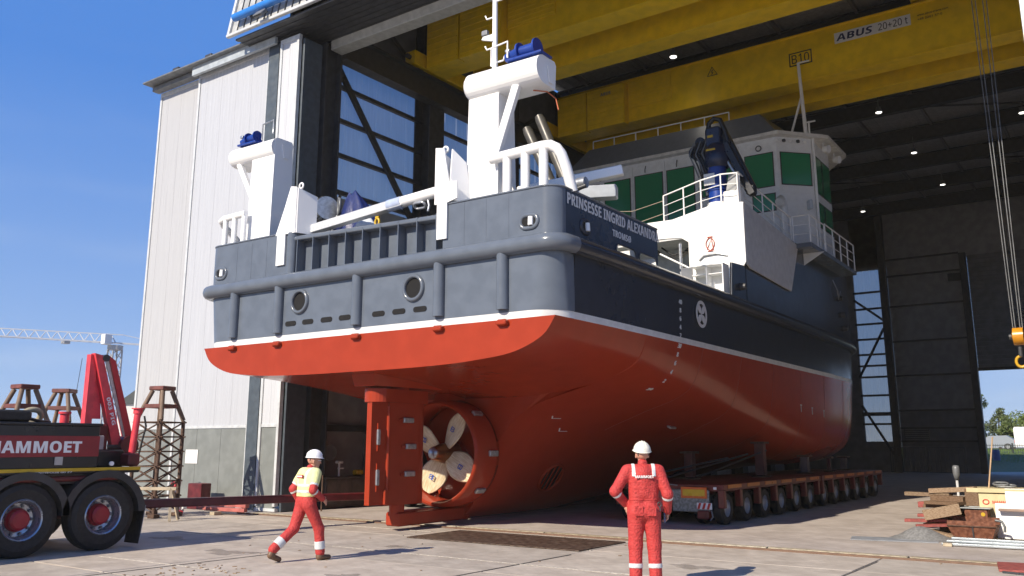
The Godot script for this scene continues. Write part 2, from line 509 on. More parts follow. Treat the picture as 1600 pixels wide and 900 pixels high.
# ---------------------------------------------------------------- hall
func build_hall() -> void:
	var poly_white := mt("poly", Color(0.455, 0.47, 0.50), 0.30, 0, {"mottle": 0.03, "scale": 0.4, "stretch": Vector3(1.0, 0.06, 1.0)})
	var poly_white2 := mt("poly2", Color(0.53, 0.545, 0.57), 0.30, 0, {"mottle": 0.03, "stretch": Vector3(1.0, 0.06, 1.0)})
	var poly_warm := mt("poly3", Color(0.435, 0.44, 0.45), 0.35, 0, {"mottle": 0.03, "stretch": Vector3(1.0, 0.06, 1.0)})
	var transl := mt("transl", Color(0.62, 0.66, 0.72), 0.45, 0, {"mottle": 0.06, "alpha": 0.66, "stretch": Vector3(1.0, 0.06, 1.0)})
	var clad := mt("clad_lower", Color(0.21, 0.225, 0.215), 0.5, 0, {"mottle": 0.1, "scale": 0.3})
	var frame_l := mt("frame_light", Color(0.62, 0.64, 0.65), 0.4, 0.1, {"mottle": 0.1})
	var dark: Material = M.steel_dark
	var jamb: Material = M.steel_jamb
	var liner := mt("liner", Color(0.36, 0.35, 0.345), 0.6, 0, {"mottle": 0.15, "scale": 0.2})
	var liner_d := mt("liner_dark", Color(0.23, 0.23, 0.235), 0.6, 0, {"mottle": 0.15, "scale": 0.2})
	var hall := thing("ship_hall", "tall shipyard hall with pale sliding door leaves and a wide dark opening", "building")
	# sliding door leaves to the left of the opening
	var leaves := [[-28.2, -25.62, LEAF_Z - 0.35, poly_warm, 14.45], [-25.6, -21.75, LEAF_Z - 0.15, poly_white, 14.45], [-20.98, -20.08, LEAF_Z + 0.1, poly_white2, 14.35], [-0.9, 3.4, LEAF_Z + 0.1, poly_white, 14.35]]
	for L in leaves:
		var leaf := Node3D.new()
		leaf.name = pname(hall, "door_leaf"); hall.add_child(leaf)
		var x0: float = L[0]; var x1: float = L[1]; var z: float = L[2]
		var top: float = L[4]
		var nst := maxi(1, roundi((x1 - x0 - 0.24) / 0.42))
		var w := (x1 - x0 - 0.24) / nst
		for k in nst:
			bx("translucent_strip", Vector3(x0 + 0.12 + w * (k + 0.5), (top + 2.44) / 2, z + (0.003 if k % 2 == 0 else 0.0)), Vector3(w - 0.0006, top - 2.44, 0.08), L[3], leaf, 0.0015)
		var nl := maxi(1, roundi((x1 - x0 - 0.24) / 1.1))
		var wl := (x1 - x0 - 0.24) / nl
		for k in nl:
			bx("lower_panel", Vector3(x0 + 0.12 + wl * (k + 0.5), 1.22, z), Vector3(wl - 0.004, 2.26, 0.09), clad, leaf, 0.01)
		bx("sill_rail", Vector3((x0 + x1) / 2, 2.40, z + 0.02), Vector3(x1 - x0 - 0.24, 0.09, 0.1), frame_l, leaf, 0.01)
		bx("bottom_rail", Vector3((x0 + x1) / 2, 0.06, z + 0.005), Vector3(x1 - x0, 0.09, 0.13), frame_l, leaf, 0.01)
		bx("top_rail", Vector3((x0 + x1) / 2, top + 0.07, z + 0.01), Vector3(x1 - x0, 0.16, 0.12), frame_l, leaf, 0.01)
		for e in [x0 + 0.06, x1 - 0.06]:
			bx("edge_stile", Vector3(e, top / 2 + 0.1, z + 0.012), Vector3(0.11, top - 0.1, 0.14), frame_l, leaf, 0.015)
	# shallow track canopy above the outer leaves
	var can := MB.new()
	can.box(Vector3(-25.4, 14.80, LEAF_Z + 0.0), Vector3(5.9, 0.07, 0.8), 0.02)
	can.box(Vector3(-25.4, 14.66, LEAF_Z - 0.1), Vector3(5.7, 0.18, 0.3), 0.02)
	part("track_canopy", can, M.steel_grey, hall)
	for x in [-26.9, -25.0]:
		bx("canopy_bracket", Vector3(x, 15.05, LEAF_Z - 0.2), Vector3(0.35, 0.28, 0.5), dark, hall, 0.02)
	bx("track_beam", Vector3(-23.4, 14.62, LEAF_Z + 0.16), Vector3(4.4, 0.34, 0.12), mt("track_l", Color(0.45, 0.5, 0.53), 0.4, 0.1), hall, 0.02)
	# dark posts between the leaves and the jamb
	part("jamb_post", MB.new().ibeam(Vector3(-21.45, 0, LEAF_Z - 0.25), Vector3(-21.45, 14.6, LEAF_Z - 0.25), 0.5, 0.55, 0.06, Vector3(0, 0, 1)), jamb, hall)
	part("jamb_post", MB.new().box(Vector3(-21.08, 7.3, LEAF_Z - 0.1), Vector3(0.16, 14.6, 0.14), 0.02), frame_l, hall)
	part("jamb_post", MB.new().box(Vector3(-20.04, 7.2, LEAF_Z - 0.35), Vector3(0.1, 14.4, 0.75), 0.02), jamb, hall)
	part("jamb_post", MB.new().ibeam(Vector3(-20.25, 0, LEAF_Z - 1.25), Vector3(-20.25, 14.6, LEAF_Z - 1.25), 0.5, 0.7, 0.07, Vector3(0, 0, 1)), dark, hall)
	part("jamb_post", MB.new().box(Vector3(-20.62, 7.2, LEAF_Z - 1.75), Vector3(0.12, 14.4, 0.16), 0.02), M.steel_grey, hall)
	part("jamb_post", MB.new().ibeam(Vector3(-0.3, 0, LEAF_Z - 1.25), Vector3(-0.3, 14.6, LEAF_Z - 1.25), 0.5, 0.7, 0.07, Vector3(0, 0, 1)), dark, hall)
	part("corner_wall", MB.new().box(Vector3(-20.8, 7.3, -18.55), Vector3(0.7, 14.6, 0.12)).box(Vector3(-21.05, 9.2, -18.2), Vector3(0.12, 18.2, 2.0)), dark, hall)
	# fascia above the opening: leaning cladding in strips, gutter rail, blue pipe, floodlight, soffit and lintel
	var fas := Node3D.new()
	fas.name = pname(hall, "fascia"); hall.add_child(fas)
	var strip_m := [mt("fas_a", Color(0.50, 0.51, 0.50), 0.5, 0.2, {"mottle": 0.15}), mt("fas_b", Color(0.44, 0.45, 0.44), 0.5, 0.2, {"mottle": 0.15})]
	var nrm := Vector3(0, 1, -0.16).normalized()
	for k in 78:
		var x := -22.55 + k * 0.33
		var b := MB.new().bar(Vector3(x, 14.95, -16.15), Vector3(x, 18.9, -16.85), 0.25, 0.05, 0.01, Vector3(0, 0, 1))
		part("fascia_strip", b, strip_m[k % 2], fas)
	part("fascia_backing", MB.new().bar(Vector3(-9.7, 14.95, -16.24), Vector3(-9.7, 18.9, -16.94), 26.0, 0.06, 0, Vector3(0, 0, 1)), dark, fas)
	part("fascia_end_trim", MB.new().bar(Vector3(-22.75, 14.9, -16.12), Vector3(-22.75, 18.9, -16.82), 0.12, 0.16, 0.02, Vector3(0, 0, 1)), frame_l, fas)
	part("gutter_rail", MB.new().box(Vector3(-9.7, 14.86, -16.08), Vector3(26.2, 0.12, 0.14), 0.03), frame_l, fas)
	part("blue_pipe", MB.new().cone(Vector3(-22.35, 15.36, -15.98), Vector3(3.0, 15.36, -15.98), 0.13, 0.13, 14), mt("pipe_blue", Color(0.03, 0.20, 0.62), 0.35, 0, {"mottle": 0.08}), fas)
	for k in 12:
		part("pipe_bracket", MB.new().box(Vector3(-21.6 + k * 2.1, 15.33, -16.08), Vector3(0.06, 0.3, 0.14), 0.01), dark, fas)
	for k in 15:
		bx("soffit_board", Vector3(-9.7, 14.72 + (0.02 if k % 2 else 0.0), -16.25 - k * 0.125), Vector3(25.6, 0.06, 0.115), dark, fas)
	bx("lintel_beam", Vector3(-9.7, 14.62, -18.25), Vector3(20.6, 0.5, 0.5), mt("lintel", Color(0.46, 0.46, 0.43), 0.5, 0, {"mottle": 0.12}), fas, 0.03)
	part("fascia_top", MB.new().box(Vector3(-9.7, 18.95, -17.4), Vector3(26.2, 0.1, 1.6)), strip_m[1], fas)
	part("upper_front_wall", MB.new().box(Vector3(-10.4, 16.9, -18.3), Vector3(21.6, 4.0, 0.2)), liner_d, fas)
	var fl := MB.new()
	fl.box(Vector3(-20.9, 15.02, -15.85), Vector3(0.42, 0.30, 0.12), 0.03, Basis(Vector3.RIGHT, -0.7))
	fl.bar(Vector3(-20.9, 15.1, -15.9), Vector3(-20.9, 15.2, -16.12), 0.06, 0.06)
	var flo := part("floodlight", fl, M.steel_grey, hall)
	part("lamp_glass", MB.new().box(Vector3(-20.9, 14.97, -15.79), Vector3(0.34, 0.22, 0.02), 0, Basis(Vector3.RIGHT, -0.7)), M.glass_dark, flo)
	# left wall of the hall: columns, girts, translucent sheets above, liner below
	var pitch := 4.95
	var wall := Node3D.new()
	wall.name = pname(hall, "left_wall"); hall.add_child(wall)
	for b in 10:
		var za := -19.1 - b * pitch + (0.5 if b == 0 else 0.0)
		var zb := minf(za, -19.1 - b * pitch) - pitch + 0.95
		part("column", MB.new().ibeam(Vector3(WALL_X + 0.42, 0, zb - 0.48), Vector3(WALL_X + 0.42, 18.3, zb - 0.48), 0.85, 0.75, 0.05, Vector3(1, 0, 0)), dark, wall)
		var zc := zb
		zb -= 0.96
		var ns := 7
		var dz := (za - zb) / ns
		for s in ns:
			part("translucent_sheet", folded(Vector3(WALL_X - 0.02, 9.95, za - dz * s), Vector3(0, 0, -1), dz, 5.05, Vector3(1, 0, 0)), transl, wall)
		bx("wall_liner", Vector3(WALL_X - 0.02, 6.13, (za + zb) / 2), Vector3(0.05, 7.64, za - zb), liner, wall)
		bx("wall_base", Vector3(WALL_X - 0.02, 1.15, (za + zb) / 2), Vector3(0.08, 2.3, za - zb), liner, wall)
		for y in [2.38, 10.1, 11.38, 12.6, 13.8, 14.95]:
			bx("girt", Vector3(WALL_X + 0.09, y, (za + zb) / 2), Vector3(0.14, 0.13 if y > 3.0 else 0.2, za - zb), dark, wall)
		if b % 3 == 0:
			part("brace", MB.new().bar(Vector3(WALL_X + 0.25, 14.8, za - 0.1), Vector3(WALL_X + 0.25, 9.6, zc), 0.12, 0.2), dark, wall)
			part("brace", MB.new().bar(Vector3(WALL_X + 0.26, 9.4, zc), Vector3(WALL_X + 0.26, 3.0, za - 0.1), 0.12, 0.2), dark, wall)
		bx("upper_liner", Vector3(WALL_X - 0.02, 16.7, (za + zb) / 2), Vector3(0.05, 3.4, za - zb), liner_d, wall)
		part("bracket_truss", MB.new().bar(Vector3(WALL_X + 0.3, 15.0, za), Vector3(WALL_X + 0.3, 16.6, (za + zb) / 2), 0.1, 0.14).bar(Vector3(WALL_X + 0.3, 16.6, (za + zb) / 2), Vector3(WALL_X + 0.3, 15.0, zb), 0.1, 0.14), dark, wall)
	for x in [-20.1, -0.6]:
		part("crane_runway", MB.new().ibeam(Vector3(x, 14.75, -18.6), Vector3(x, 14.75, BACK_Z + 0.5), 0.45, 0.95, 0.05).box(Vector3(x, 15.26, (BACK_Z - 18.1) / 2), Vector3(0.08, 0.07, -BACK_Z - 19.0)), mt("runway", Color(0.045, 0.048, 0.052), 0.5, 0, {"mottle": 0.2}), hall)
	# right wall
	part("right_wall", MB.new().box(Vector3(0.35, 5.0, (BACK_Z - 18) / 2), Vector3(0.2, 10.0, -BACK_Z - 18)).box(Vector3(0.35, 16.8, (BACK_Z - 18) / 2), Vector3(0.2, 3.6, -BACK_Z - 18)), liner, hall)
	for b in 10: part("translucent_sheet", folded(Vector3(0.35, 9.98, -18.0 - 4.8 * b), Vector3(0, 0, -1), 4.8, 5.04, Vector3(-1, 0, 0)), transl, hall)
	# back wall with one translucent bay, liner panels, roller shutter and an open gate
	var bw := Node3D.new()
	bw.name = pname(hall, "back_wall"); hall.add_child(bw)
	bx("liner_panel", Vector3(-18.6, 9.3, BACK_Z - 0.1), Vector3(5.0, 18.6, 0.2), liner_d, bw)
	bx("liner_panel", Vector3(-7.3, 16.6, BACK_Z - 0.1), Vector3(17.6, 4.0, 0.2), liner, bw)
	for s in 4:
		part("translucent_sheet", folded(Vector3(-16.1 + s * 0.46, 2.1, BACK_Z - 0.06), Vector3(1, 0, 0), 0.46, 12.25, Vector3(0, 0, 1)), transl, bw)
	bx("liner_panel", Vector3(-15.2, 1.05, BACK_Z - 0.1), Vector3(1.9, 2.1, 0.2), liner_d, bw)
	bx("liner_panel", Vector3(-15.2, 16.5, BACK_Z - 0.1), Vector3(1.9, 4.3, 0.2), liner, bw)
	for y in [3.3, 4.0, 5.3, 6.6, 7.4, 8.2, 9.3, 10.4, 11.5, 12.7]:
		bx("girt", Vector3(-15.2, y, BACK_Z + 0.08), Vector3(1.9, 0.14 if y != 4.0 else 0.26, 0.14), dark, bw)
	for q in [[12.2, 10.6], [6.6, 10.0], [4.6, 1.2]]:
		part("brace", MB.new().bar(Vector3(-16.1, q[0], BACK_Z + 0.25), Vector3(-14.2, q[1], BACK_Z + 0.25), 0.1, 0.16), dark, bw)
	part("column", MB.new().box(Vector3(-13.95, 9.2, BACK_Z + 0.3), Vector3(0.45, 18.4, 0.6), 0.02), dark, bw)
	var py := [0.0, 2.1, 3.0, 4.2, 6.6, 9.0, 11.5, 13.7, 14.9]
	for k in py.size() - 1:
		var y0: float = py[k]; var y1: float = py[k + 1]
		bx("liner_panel", Vector3(-11.35, (y0 + y1) / 2, BACK_Z - 0.1 + (0.01 if k % 2 else 0.0)), Vector3(4.75, y1 - y0 - 0.012, 0.2), liner_d if k < 3 else liner, bw)
		bx("girt", Vector3(-11.35, y1, BACK_Z + 0.06), Vector3(4.75, 0.12, 0.1), dark, bw)
	var lou := bx("louvre_vent", Vector3(-12.7, 2.55, BACK_Z + 0.03), Vector3(1.6, 0.86, 0.1), dark, bw)
	for k in 6:
		bx("vent_slat", Vector3(0, -0.34 + k * 0.135, 0.07), Vector3(1.5, 0.05, 0.06), liner, lou)
	part("column", MB.new().box(Vector3(-8.72, 7.4, BACK_Z + 0.2), Vector3(0.42, 14.8, 0.5), 0.02), dark, bw)
	bx("door_guide_bracket", Vector3(-9.3, 13.2, BACK_Z + 0.2), Vector3(0.9, 0.5, 0.2), dark, bw)
	for k in 26:
		bx("shutter_slat", Vector3(-4.1, 7.0 + k * 0.3, BACK_Z), Vector3(8.8, 0.299, 0.05), liner_d, bw, 0.03)
	bx("shutter_head", Vector3(-4.1, 6.82, BACK_Z + 0.05), Vector3(8.8, 0.2, 0.12), dark, bw)
	bx("liner_panel", Vector3(-0.8, 3.4, BACK_Z - 0.1), Vector3(2.2, 6.8, 0.2), liner_d, bw)
	# roof: corrugated sheets on purlins and rafters
	var roof := Node3D.new()
	roof.name = pname(hall, "roof"); hall.add_child(roof)
	var sheet_m := [mt("roof_a", Color(0.44, 0.435, 0.43), 0.6, 0.1, {"mottle": 0.15}), mt("roof_b", Color(0.38, 0.378, 0.375), 0.6, 0.1, {"mottle": 0.15})]
	for b in 10:
		for s in 4:
			var mb := MB.new()
			var zc := -18.3 - b * 4.8
			for c in 22:
				var x := WALL_X + 0.2 + s * 5.3 + c * 0.24
				mb.box(Vector3(x, 18.62 + (0.03 if c % 2 else 0.0), zc - 2.4), Vector3(0.24, 0.05, 4.79))
			part("roof_sheet", mb, sheet_m[(b + s) % 2], roof)
	part("roof_deck", MB.new().box(Vector3(-10.4, 18.8, (BACK_Z - 17.0) / 2), Vector3(21.8, 0.12, -BACK_Z - 16.6)), M.steel_grey, roof)
	for b in 10:
		var z := -23.6 - b * pitch
		if z > BACK_Z + 1:
			part("rafter", MB.new().ibeam(Vector3(WALL_X, 18.05, z), Vector3(0.3, 18.05, z), 0.35, 0.8, 0.05), dark, roof)
	for k in 7:
		part("purlin", MB.new().box(Vector3(-19.4 + k * 3.05, 18.5, (BACK_Z - 18.3) / 2), Vector3(0.12, 0.2, -BACK_Z - 18.8)), liner_d, roof)
	for b in 4:
		var z := -23.6 - b * 2 * pitch
		part("wind_brace", MB.new().bar(Vector3(-19, 18.3, z), Vector3(-10, 18.3, z - pitch), 0.08, 0.08).bar(Vector3(-10, 18.3, z), Vector3(-1, 18.3, z - pitch), 0.08, 0.08), dark, roof)
	# paper notice on the second door leaf
	solo("notice_sheet", MB.new().box(Vector3(-24.45, 1.5, LEAF_Z - 0.09), Vector3(0.62, 0.42, 0.012)), M.print_white, "white paper notice fixed to the grey base of the door leaf behind the lattice tower", "notice")
	# lamps below the roof
	var spots := [["lone round ceiling lamp shining between the two yellow cranes", 1050, 107], ["round ceiling lamp under the roof just right of the mast above the wheelhouse", 1373, 176], ["round ceiling lamp second in the receding row right of the wheelhouse", 1428, 239], ["round ceiling lamp third in the receding row right of the wheelhouse", 1473, 289], ["round ceiling lamp farthest back, low beside the bow", 1349, 331], ["round ceiling lamp at the right edge near the hoist ropes", 1597, 176]]
	var at := [Vector3(-13.5, 17.0, -30.1), Vector3(-8.27, 17.0, -41.1), Vector3(-8.14, 17.0, -48.2), Vector3(-7.97, 17.0, -55.4), Vector3(-13.4, 17.0, -59.0), Vector3(-2.84, 17.0, -45.0)]
	for k in 6:
		var l := thing("ceiling_lamp", spots[k][0], "lamp", at[k], 0, "lamps hanging below the hall roof")
		part("lamp_housing", MB.new().lathe([Vector2(0.02, 0.9), Vector2(0.02, 0.28), Vector2(0.10, 0.26), Vector2(0.15, 0.04), Vector2(0.165, 0.0), Vector2(0.14, 0.0)], Vector3.ZERO, Vector3.UP, 16), M.steel_grey, l)
		part("lamp_diffuser", MB.new().lathe([Vector2(0.0, 0.0), Vector2(0.14, 0.0), Vector2(0.13, -0.02), Vector2(0.0, -0.04)], Vector3.ZERO, Vector3.UP, 16), mt("lamp_glow", Color(0.9, 0.9, 0.9), 0.5, 0, {"mottle": 0.0, "emit": Color(1, 0.98, 0.94), "energy": 2.2}), l)
		var sp := SpotLight3D.new()
		sp.name = "lamp_light"; sp.light_energy = 0.8; sp.spot_range = 60; sp.spot_angle = 65; sp.spot_attenuation = 2.0; sp.light_size = 0.18
		sp.light_color = Color(1, 0.97, 0.92); sp.shadow_enabled = true
		sp.position = Vector3(0, -0.08, 0); sp.rotation_degrees.x = -90
		l.add_child(sp)

# ---------------------------------------------------------------- overhead cranes
func girder(parent: Node3D, z: float, y0: float, y1: float, cab: bool, ribbed: float) -> MeshInstance3D:
	var yel: Material = M.yellow
	var b := MB.new()
	b.box(Vector3(-10.35, (y0 + y1) / 2, z), Vector3(18.9, y1 - y0 - 0.06, 0.75), 0.01)
	b.box(Vector3(-10.35, y0 + 0.03, z), Vector3(19.0, 0.05, 0.95), 0.01)
	b.box(Vector3(-10.35, y1 - 0.02, z), Vector3(19.0, 0.05, 0.95), 0.01)
	var g := part("girder", b, yel, parent)
	part("trolley_rail", MB.new().box(Vector3(-10.35, y1 + 0.05, z), Vector3(18.8, 0.08, 0.07)), M.steel_dark, g)
	if ribbed > 0.0:   # ribbed cabinets hung along the face near the left end
		var x := -19.7
		var widths := [1.5, 1.85, 2.0]
		for k in 3:
			var w: float = widths[k]
			var hh := (y1 - y0) * (0.92 if k < 2 else 0.62)
			var c := bx("cabinet", Vector3(x + w / 2, y1 - 0.1 - hh / 2 - (0.12 if k < 2 else 0.0), z + 0.375 + (0.2 if k < 2 else 0.03)), Vector3(w - 0.03, hh, 0.4 if k < 2 else 0.06), yel, g, 0.015)
			for r in 7:
				bx("cabinet_rib", Vector3(0, -hh / 2 + hh * (r + 0.7) / 7.4, 0.21 if k < 2 else 0.04), Vector3(w - 0.12, 0.05, 0.03), yel, c, 0.008)
			x += w + 0.02
	return g

func build_cranes() -> void:
	for k in 2:
		var z0: float = [-23.1, -32.0][k]
		var z1: float = [-25.6, -34.3][k]
		var c := thing("overhead_crane", ["nearer yellow double girder bridge crane running out of the top of the picture", "farther yellow bridge crane marked B10 above the wheelhouse"][k], "overhead crane", Vector3.ZERO, 0, "yellow bridge cranes of the hall")
		girder(c, z0, 15.3, 17.25, true, 1.0)
		girder(c, z1, 15.3, 17.25, false, 0.0)
		for x in [-20.1, -0.6]:
			var e := MB.new()
			e.box(Vector3(x, 15.62, (z0 + z1) / 2), Vector3(0.5, 0.55, 4.9), 0.03)
			var ec := part("end_carriage", e, M.yellow, c)
			for s in [-1.0, 1.0]:
				part("wheel", MB.new().cone(Vector3(x - 0.08, 15.42, (z0 + z1) / 2 + s * 1.95), Vector3(x + 0.08, 15.42, (z0 + z1) / 2 + s * 1.95), 0.17, 0.17, 16), M.steel_dark, ec)
				part("buffer", MB.new().cone(Vector3(x, 15.65, (z0 + z1) / 2 + s * 2.45), Vector3(x, 15.65, (z0 + z1) / 2 + s * 2.62), 0.09, 0.09, 10), M.steel_dark, ec)
		var t := MB.new()
		t.box(Vector3(-4.2, 17.6, (z0 + z1) / 2), Vector3(1.6, 0.35, 2.9), 0.03)
		var tr := part("trolley", t, M.yellow, c)
		part("hoist_drum", MB.new().cone(Vector3(-4.9, 18.0, (z0 + z1) / 2), Vector3(-3.5, 18.0, (z0 + z1) / 2), 0.25, 0.25, 16), M.steel_grey, tr)
		if k == 1:
			var fz := z0 + 0.385
			var sg := part("sign_plate", MB.new().box(Vector3(-6.35, 16.72, fz), Vector3(2.65, 0.42, 0.02), 0.004), M.print_white, c)
			lettering("lettering", "ABUS", mt("abus_blue", Color(0.02, 0.03, 0.09), 0.5, 0, {"mottle": 0}), sg, Vector3(-6.96, 16.72, fz + 0.014), 1.25, 0.27, Vector3(1, 0, 0), Vector3(0.18, 1, 0))
			lettering("lettering", "20+20 t", M.print_dark, sg, Vector3(-5.62, 16.72, fz + 0.014), 1.0, 0.27, Vector3(1, 0, 0), Vector3.UP, false)
			lettering("small_print", "www.abus-crane.com", M.rust, c, Vector3(-4.3, 16.80, fz + 0.006), 1.0, 0.08, Vector3(1, 0, 0), Vector3.UP, false)
			lettering("small_print", "+49 2261 37-0", M.rust, c, Vector3(-4.4, 16.64, fz + 0.006), 0.8, 0.08, Vector3(1, 0, 0), Vector3.UP, false)
			var bp := MB.new()
			for q in [[0, 0.25, 0.86, 0.04], [0, -0.25, 0.86, 0.04], [-0.41, 0, 0.04, 0.5], [0.41, 0, 0.04, 0.5]]:
				bp.box(Vector3(-8.97 + q[0], 16.3 + q[1], fz), Vector3(q[2], q[3], 0.012))
			part("number_plate", bp, M.print_dark, c)
			lettering("lettering", "B10", M.print_dark, c, Vector3(-8.97, 16.3, fz + 0.004), 0.66, 0.36, Vector3(1, 0, 0), Vector3.UP, false)
			var wt := MB.new()
			wt.tube([Vector3(-12.72, 16.5, fz + 0.004), Vector3(-12.3, 16.5, fz + 0.004), Vector3(-12.51, 16.86, fz + 0.004)], 0.02, 6, true)
			part("warning_triangle", wt, M.print_dark, c)
			part("warning_bolt", MB.new().tube([Vector3(-12.48, 16.74, fz + 0.004), Vector3(-12.55, 16.64, fz + 0.004), Vector3(-12.48, 16.63, fz + 0.004), Vector3(-12.54, 16.54, fz + 0.004)], 0.016, 5), M.print_dark, c)
			lettering("small_print", "ABUS", M.steel_grey, c, Vector3(-17.2, 16.7, z0 + 0.83), 0.5, 0.13, Vector3(1, 0, 0), Vector3.UP)
	# hook block hanging from the nearer crane at the right
	var h := thing("hook_block", "orange hook block hanging on thin wire ropes at the right edge", "hook", Vector3(-2.16, 4.4, -24.0))
	for x in [-0.20, -0.10, 0.10, 0.20]:
		part("wire_rope", MB.new().cone(Vector3(x * 0.5, 0.2, -0.02), Vector3(x, 12.9, -0.02), 0.012, 0.012, 6), M.steel_grey, h)
	var sh := part("sheave_block", MB.new().cone(Vector3(-0.11, 0, 0), Vector3(0.11, 0, 0), 0.21, 0.21, 20).box(Vector3(0, 0.02, 0), Vector3(0.28, 0.22, 0.28), 0.05), mt("hook_orange", Color(0.62, 0.26, 0.01), 0.4, 0), h)
	part("sheave_pin", MB.new().cone(Vector3(-0.2, 0, 0), Vector3(0.2, 0, 0), 0.07, 0.07, 12), M.steel_dark, sh)
	part("hook_shank", MB.new().cone(Vector3(0, -0.25, 0), Vector3(0, -0.48, 0), 0.05, 0.05, 10), M.steel_dark, h)
	var hp: Array = []
	for k in 14:
		var a := PI * 0.5 + TAU * 0.72 * k / 13.0
		hp.append(Vector3(0.11 * cos(a), -0.6 + 0.13 * sin(a), 0))
	part("hook", MB.new().tube(hp, 0.036, 8), mt("hook_yellow", Color(0.62, 0.36, 0.02), 0.4, 0), h)

# ---------------------------------------------------------------- the ship
const SHIP_L := 28.0
var hull_tab := [
	[0.0, 0.0, 3.40, 1.2, 3.40, 2.4, 3.42, 3.3, 3.47, 4.2, 3.58, 4.86, 3.85, 5.15, 4.21],
	[2.0, 0.0, 3.22, 1.0, 3.22, 2.2, 3.24, 3.2, 3.31, 4.2, 3.45, 4.93, 3.75, 5.20, 4.21],
	[3.73, 0.0, 2.98, 0.9, 2.97, 2.0, 2.98, 3.1, 3.08, 4.15, 3.28, 4.92, 3.65, 5.21, 4.21]]
var hull_tab2 := [
	[3.75, 0.0, 0.09, 0.45, 0.42, 0.98, 1.60, 1.42, 2.45, 2.8, 2.98, 4.75, 3.50, 5.21, 4.21],
	[8.0, 0.0, 0.10, 0.5, 0.42, 1.3, 1.25, 2.4, 2.0, 3.6, 2.5, 4.8, 3.08, 5.22, 4.21],
	[12.0, 0.0, 0.25, 1.0, 0.65, 2.0, 1.15, 3.1, 1.6, 4.1, 1.98, 4.95, 2.62, 5.22, 4.21],
	[16.0, 0.0, 0.6, 1.2, 0.85, 2.4, 1.1, 3.4, 1.22, 4.3, 1.42, 5.04, 2.2, 5.22, 4.21],
	[19.5, 0.0, 0.9, 1.2, 1.0, 2.4, 1.15, 3.4, 1.2, 4.3, 1.40, 5.0, 2.15, 5.2, 4.21],
	[22.5, 0.0, 1.0, 1.1, 1.1, 2.2, 1.2, 3.2, 1.25, 4.05, 1.48, 4.78, 2.2, 5.02, 4.21],
	[25.0, 0.0, 1.2, 0.9, 1.25, 1.7, 1.35, 2.5, 1.5, 3.1, 1.8, 3.75, 2.45, 4.1, 4.21],
	[27.0, 0.0, 1.5, 0.5, 1.55, 0.95, 1.65, 1.35, 1.8, 1.7, 2.1, 2.1, 2.75, 2.4, 4.21],
	[28.0, 0.0, 2.4, 0.03, 2.45, 0.05, 2.55, 0.07, 2.7, 0.08, 2.95, 0.09, 3.5, 0.1, 4.21]]

func cub(a: float, b: float, c: float, d: float, t: float) -> float:
	return 0.5 * ((2 * b) + (-a + c) * t + (2 * a - 5 * b + 4 * c - d) * t * t + (-a + 3 * b - 3 * c + d) * t * t * t)

func station(tab: Array, f: float) -> Array:
	var i := 0
	while i < tab.size() - 2 and f > tab[i + 1][0]: i += 1
	var p1: Array = tab[i]; var p2: Array = tab[i + 1]
	var p0: Array = tab[maxi(i - 1, 0)]; var p3: Array = tab[mini(i + 2, tab.size() - 1)]
	var t: float = (f - p1[0]) / (p2[0] - p1[0])
	var out: Array = []
	for k in 7:
		var q := Vector2.ZERO
		for ax in 2:
			var j := 1 + 2 * k + ax
			var d1: float = (p2[j] - p0[j]) / maxf(p2[0] - p0[0], 0.01); var d2: float = (p3[j] - p1[j]) / maxf(p3[0] - p1[0], 0.01)
			if i == 0: d1 = (p2[j] - p1[j]) / (p2[0] - p1[0])
			if i + 2 >= tab.size(): d2 = (p2[j] - p1[j]) / (p2[0] - p1[0])
			var L: float = p2[0] - p1[0]
			var h1 := 2 * t * t * t - 3 * t * t + 1; var h2 := t * t * t - 2 * t * t + t
			q[ax] = h1 * p1[j] + h2 * L * d1 + (1 - h1) * p2[j] + (t * t * t - t * t) * L * d2
		out.append(q)
	return out

func hull_row(tab: Array, f: float, n := 30) -> PackedVector3Array:   # from port edge over the keel to the starboard edge
	var st := station(tab, f)
	var half: Array = []
	for s in n + 1:
		var u := 6.0 * s / n
		var i := mini(int(u), 5)
		var t := u - i
		var a: Vector2 = st[maxi(i - 1, 0)]; var b: Vector2 = st[i]; var c: Vector2 = st[i + 1]; var d: Vector2 = st[mini(i + 2, 6)]
		half.append(Vector2(cub(a.x, b.x, c.x, d.x, t), cub(a.y, b.y, c.y, d.y, t)))
	var row := PackedVector3Array()
	for s in range(n, 0, -1): row.append(Vector3(-half[s].x, half[s].y, -f))
	for s in n + 1: row.append(Vector3(half[s].x, half[s].y, -f))
	return row

func beam(f: float, y: float) -> float:   # half breadth above the boot line
	var tab := hull_tab if f < 3.74 else hull_tab2
	var st := station(tab, clampf(f, 0, 28))
	return st[6].x + 0.05 * clampf((y - 4.21) / 1.4, 0, 1)

func side_band(y0: float, y1: float, f0: float, f1: float, steps := 3, off := 0.0, n := 60) -> MB:   # both sides of the hull between two heights, joined round the bow
	var b := MB.new()
	var rows: Array = []
	for k in steps + 1:
		var y := lerpf(y0, y1, float(k) / steps)
		var row := PackedVector3Array()
		for i in n + 1:
			var u := float(i) / n
			var f := f0 + (f1 - f0) * sin(u * PI / 2) if f1 > 27 else f0 + (f1 - f0) * u
			row.append(Vector3(beam(f, y) + off, y, -f))
		rows.append(row)
	b.sheet(rows)
	var o := MB.new()
	o.append(b)
	var t := Transform3D(Basis(Vector3(-1, 0, 0), Vector3(0, 1, 0), Vector3(0, 0, 1)), Vector3.ZERO)
	for k in range(0, b.v.size(), 3):
		o.v.append_array([t * b.v[k], t * b.v[k + 2], t * b.v[k + 1]])
		o.n.append_array([t.basis * b.n[k], t.basis * b.n[k + 2], t.basis * b.n[k + 1]])
	return o

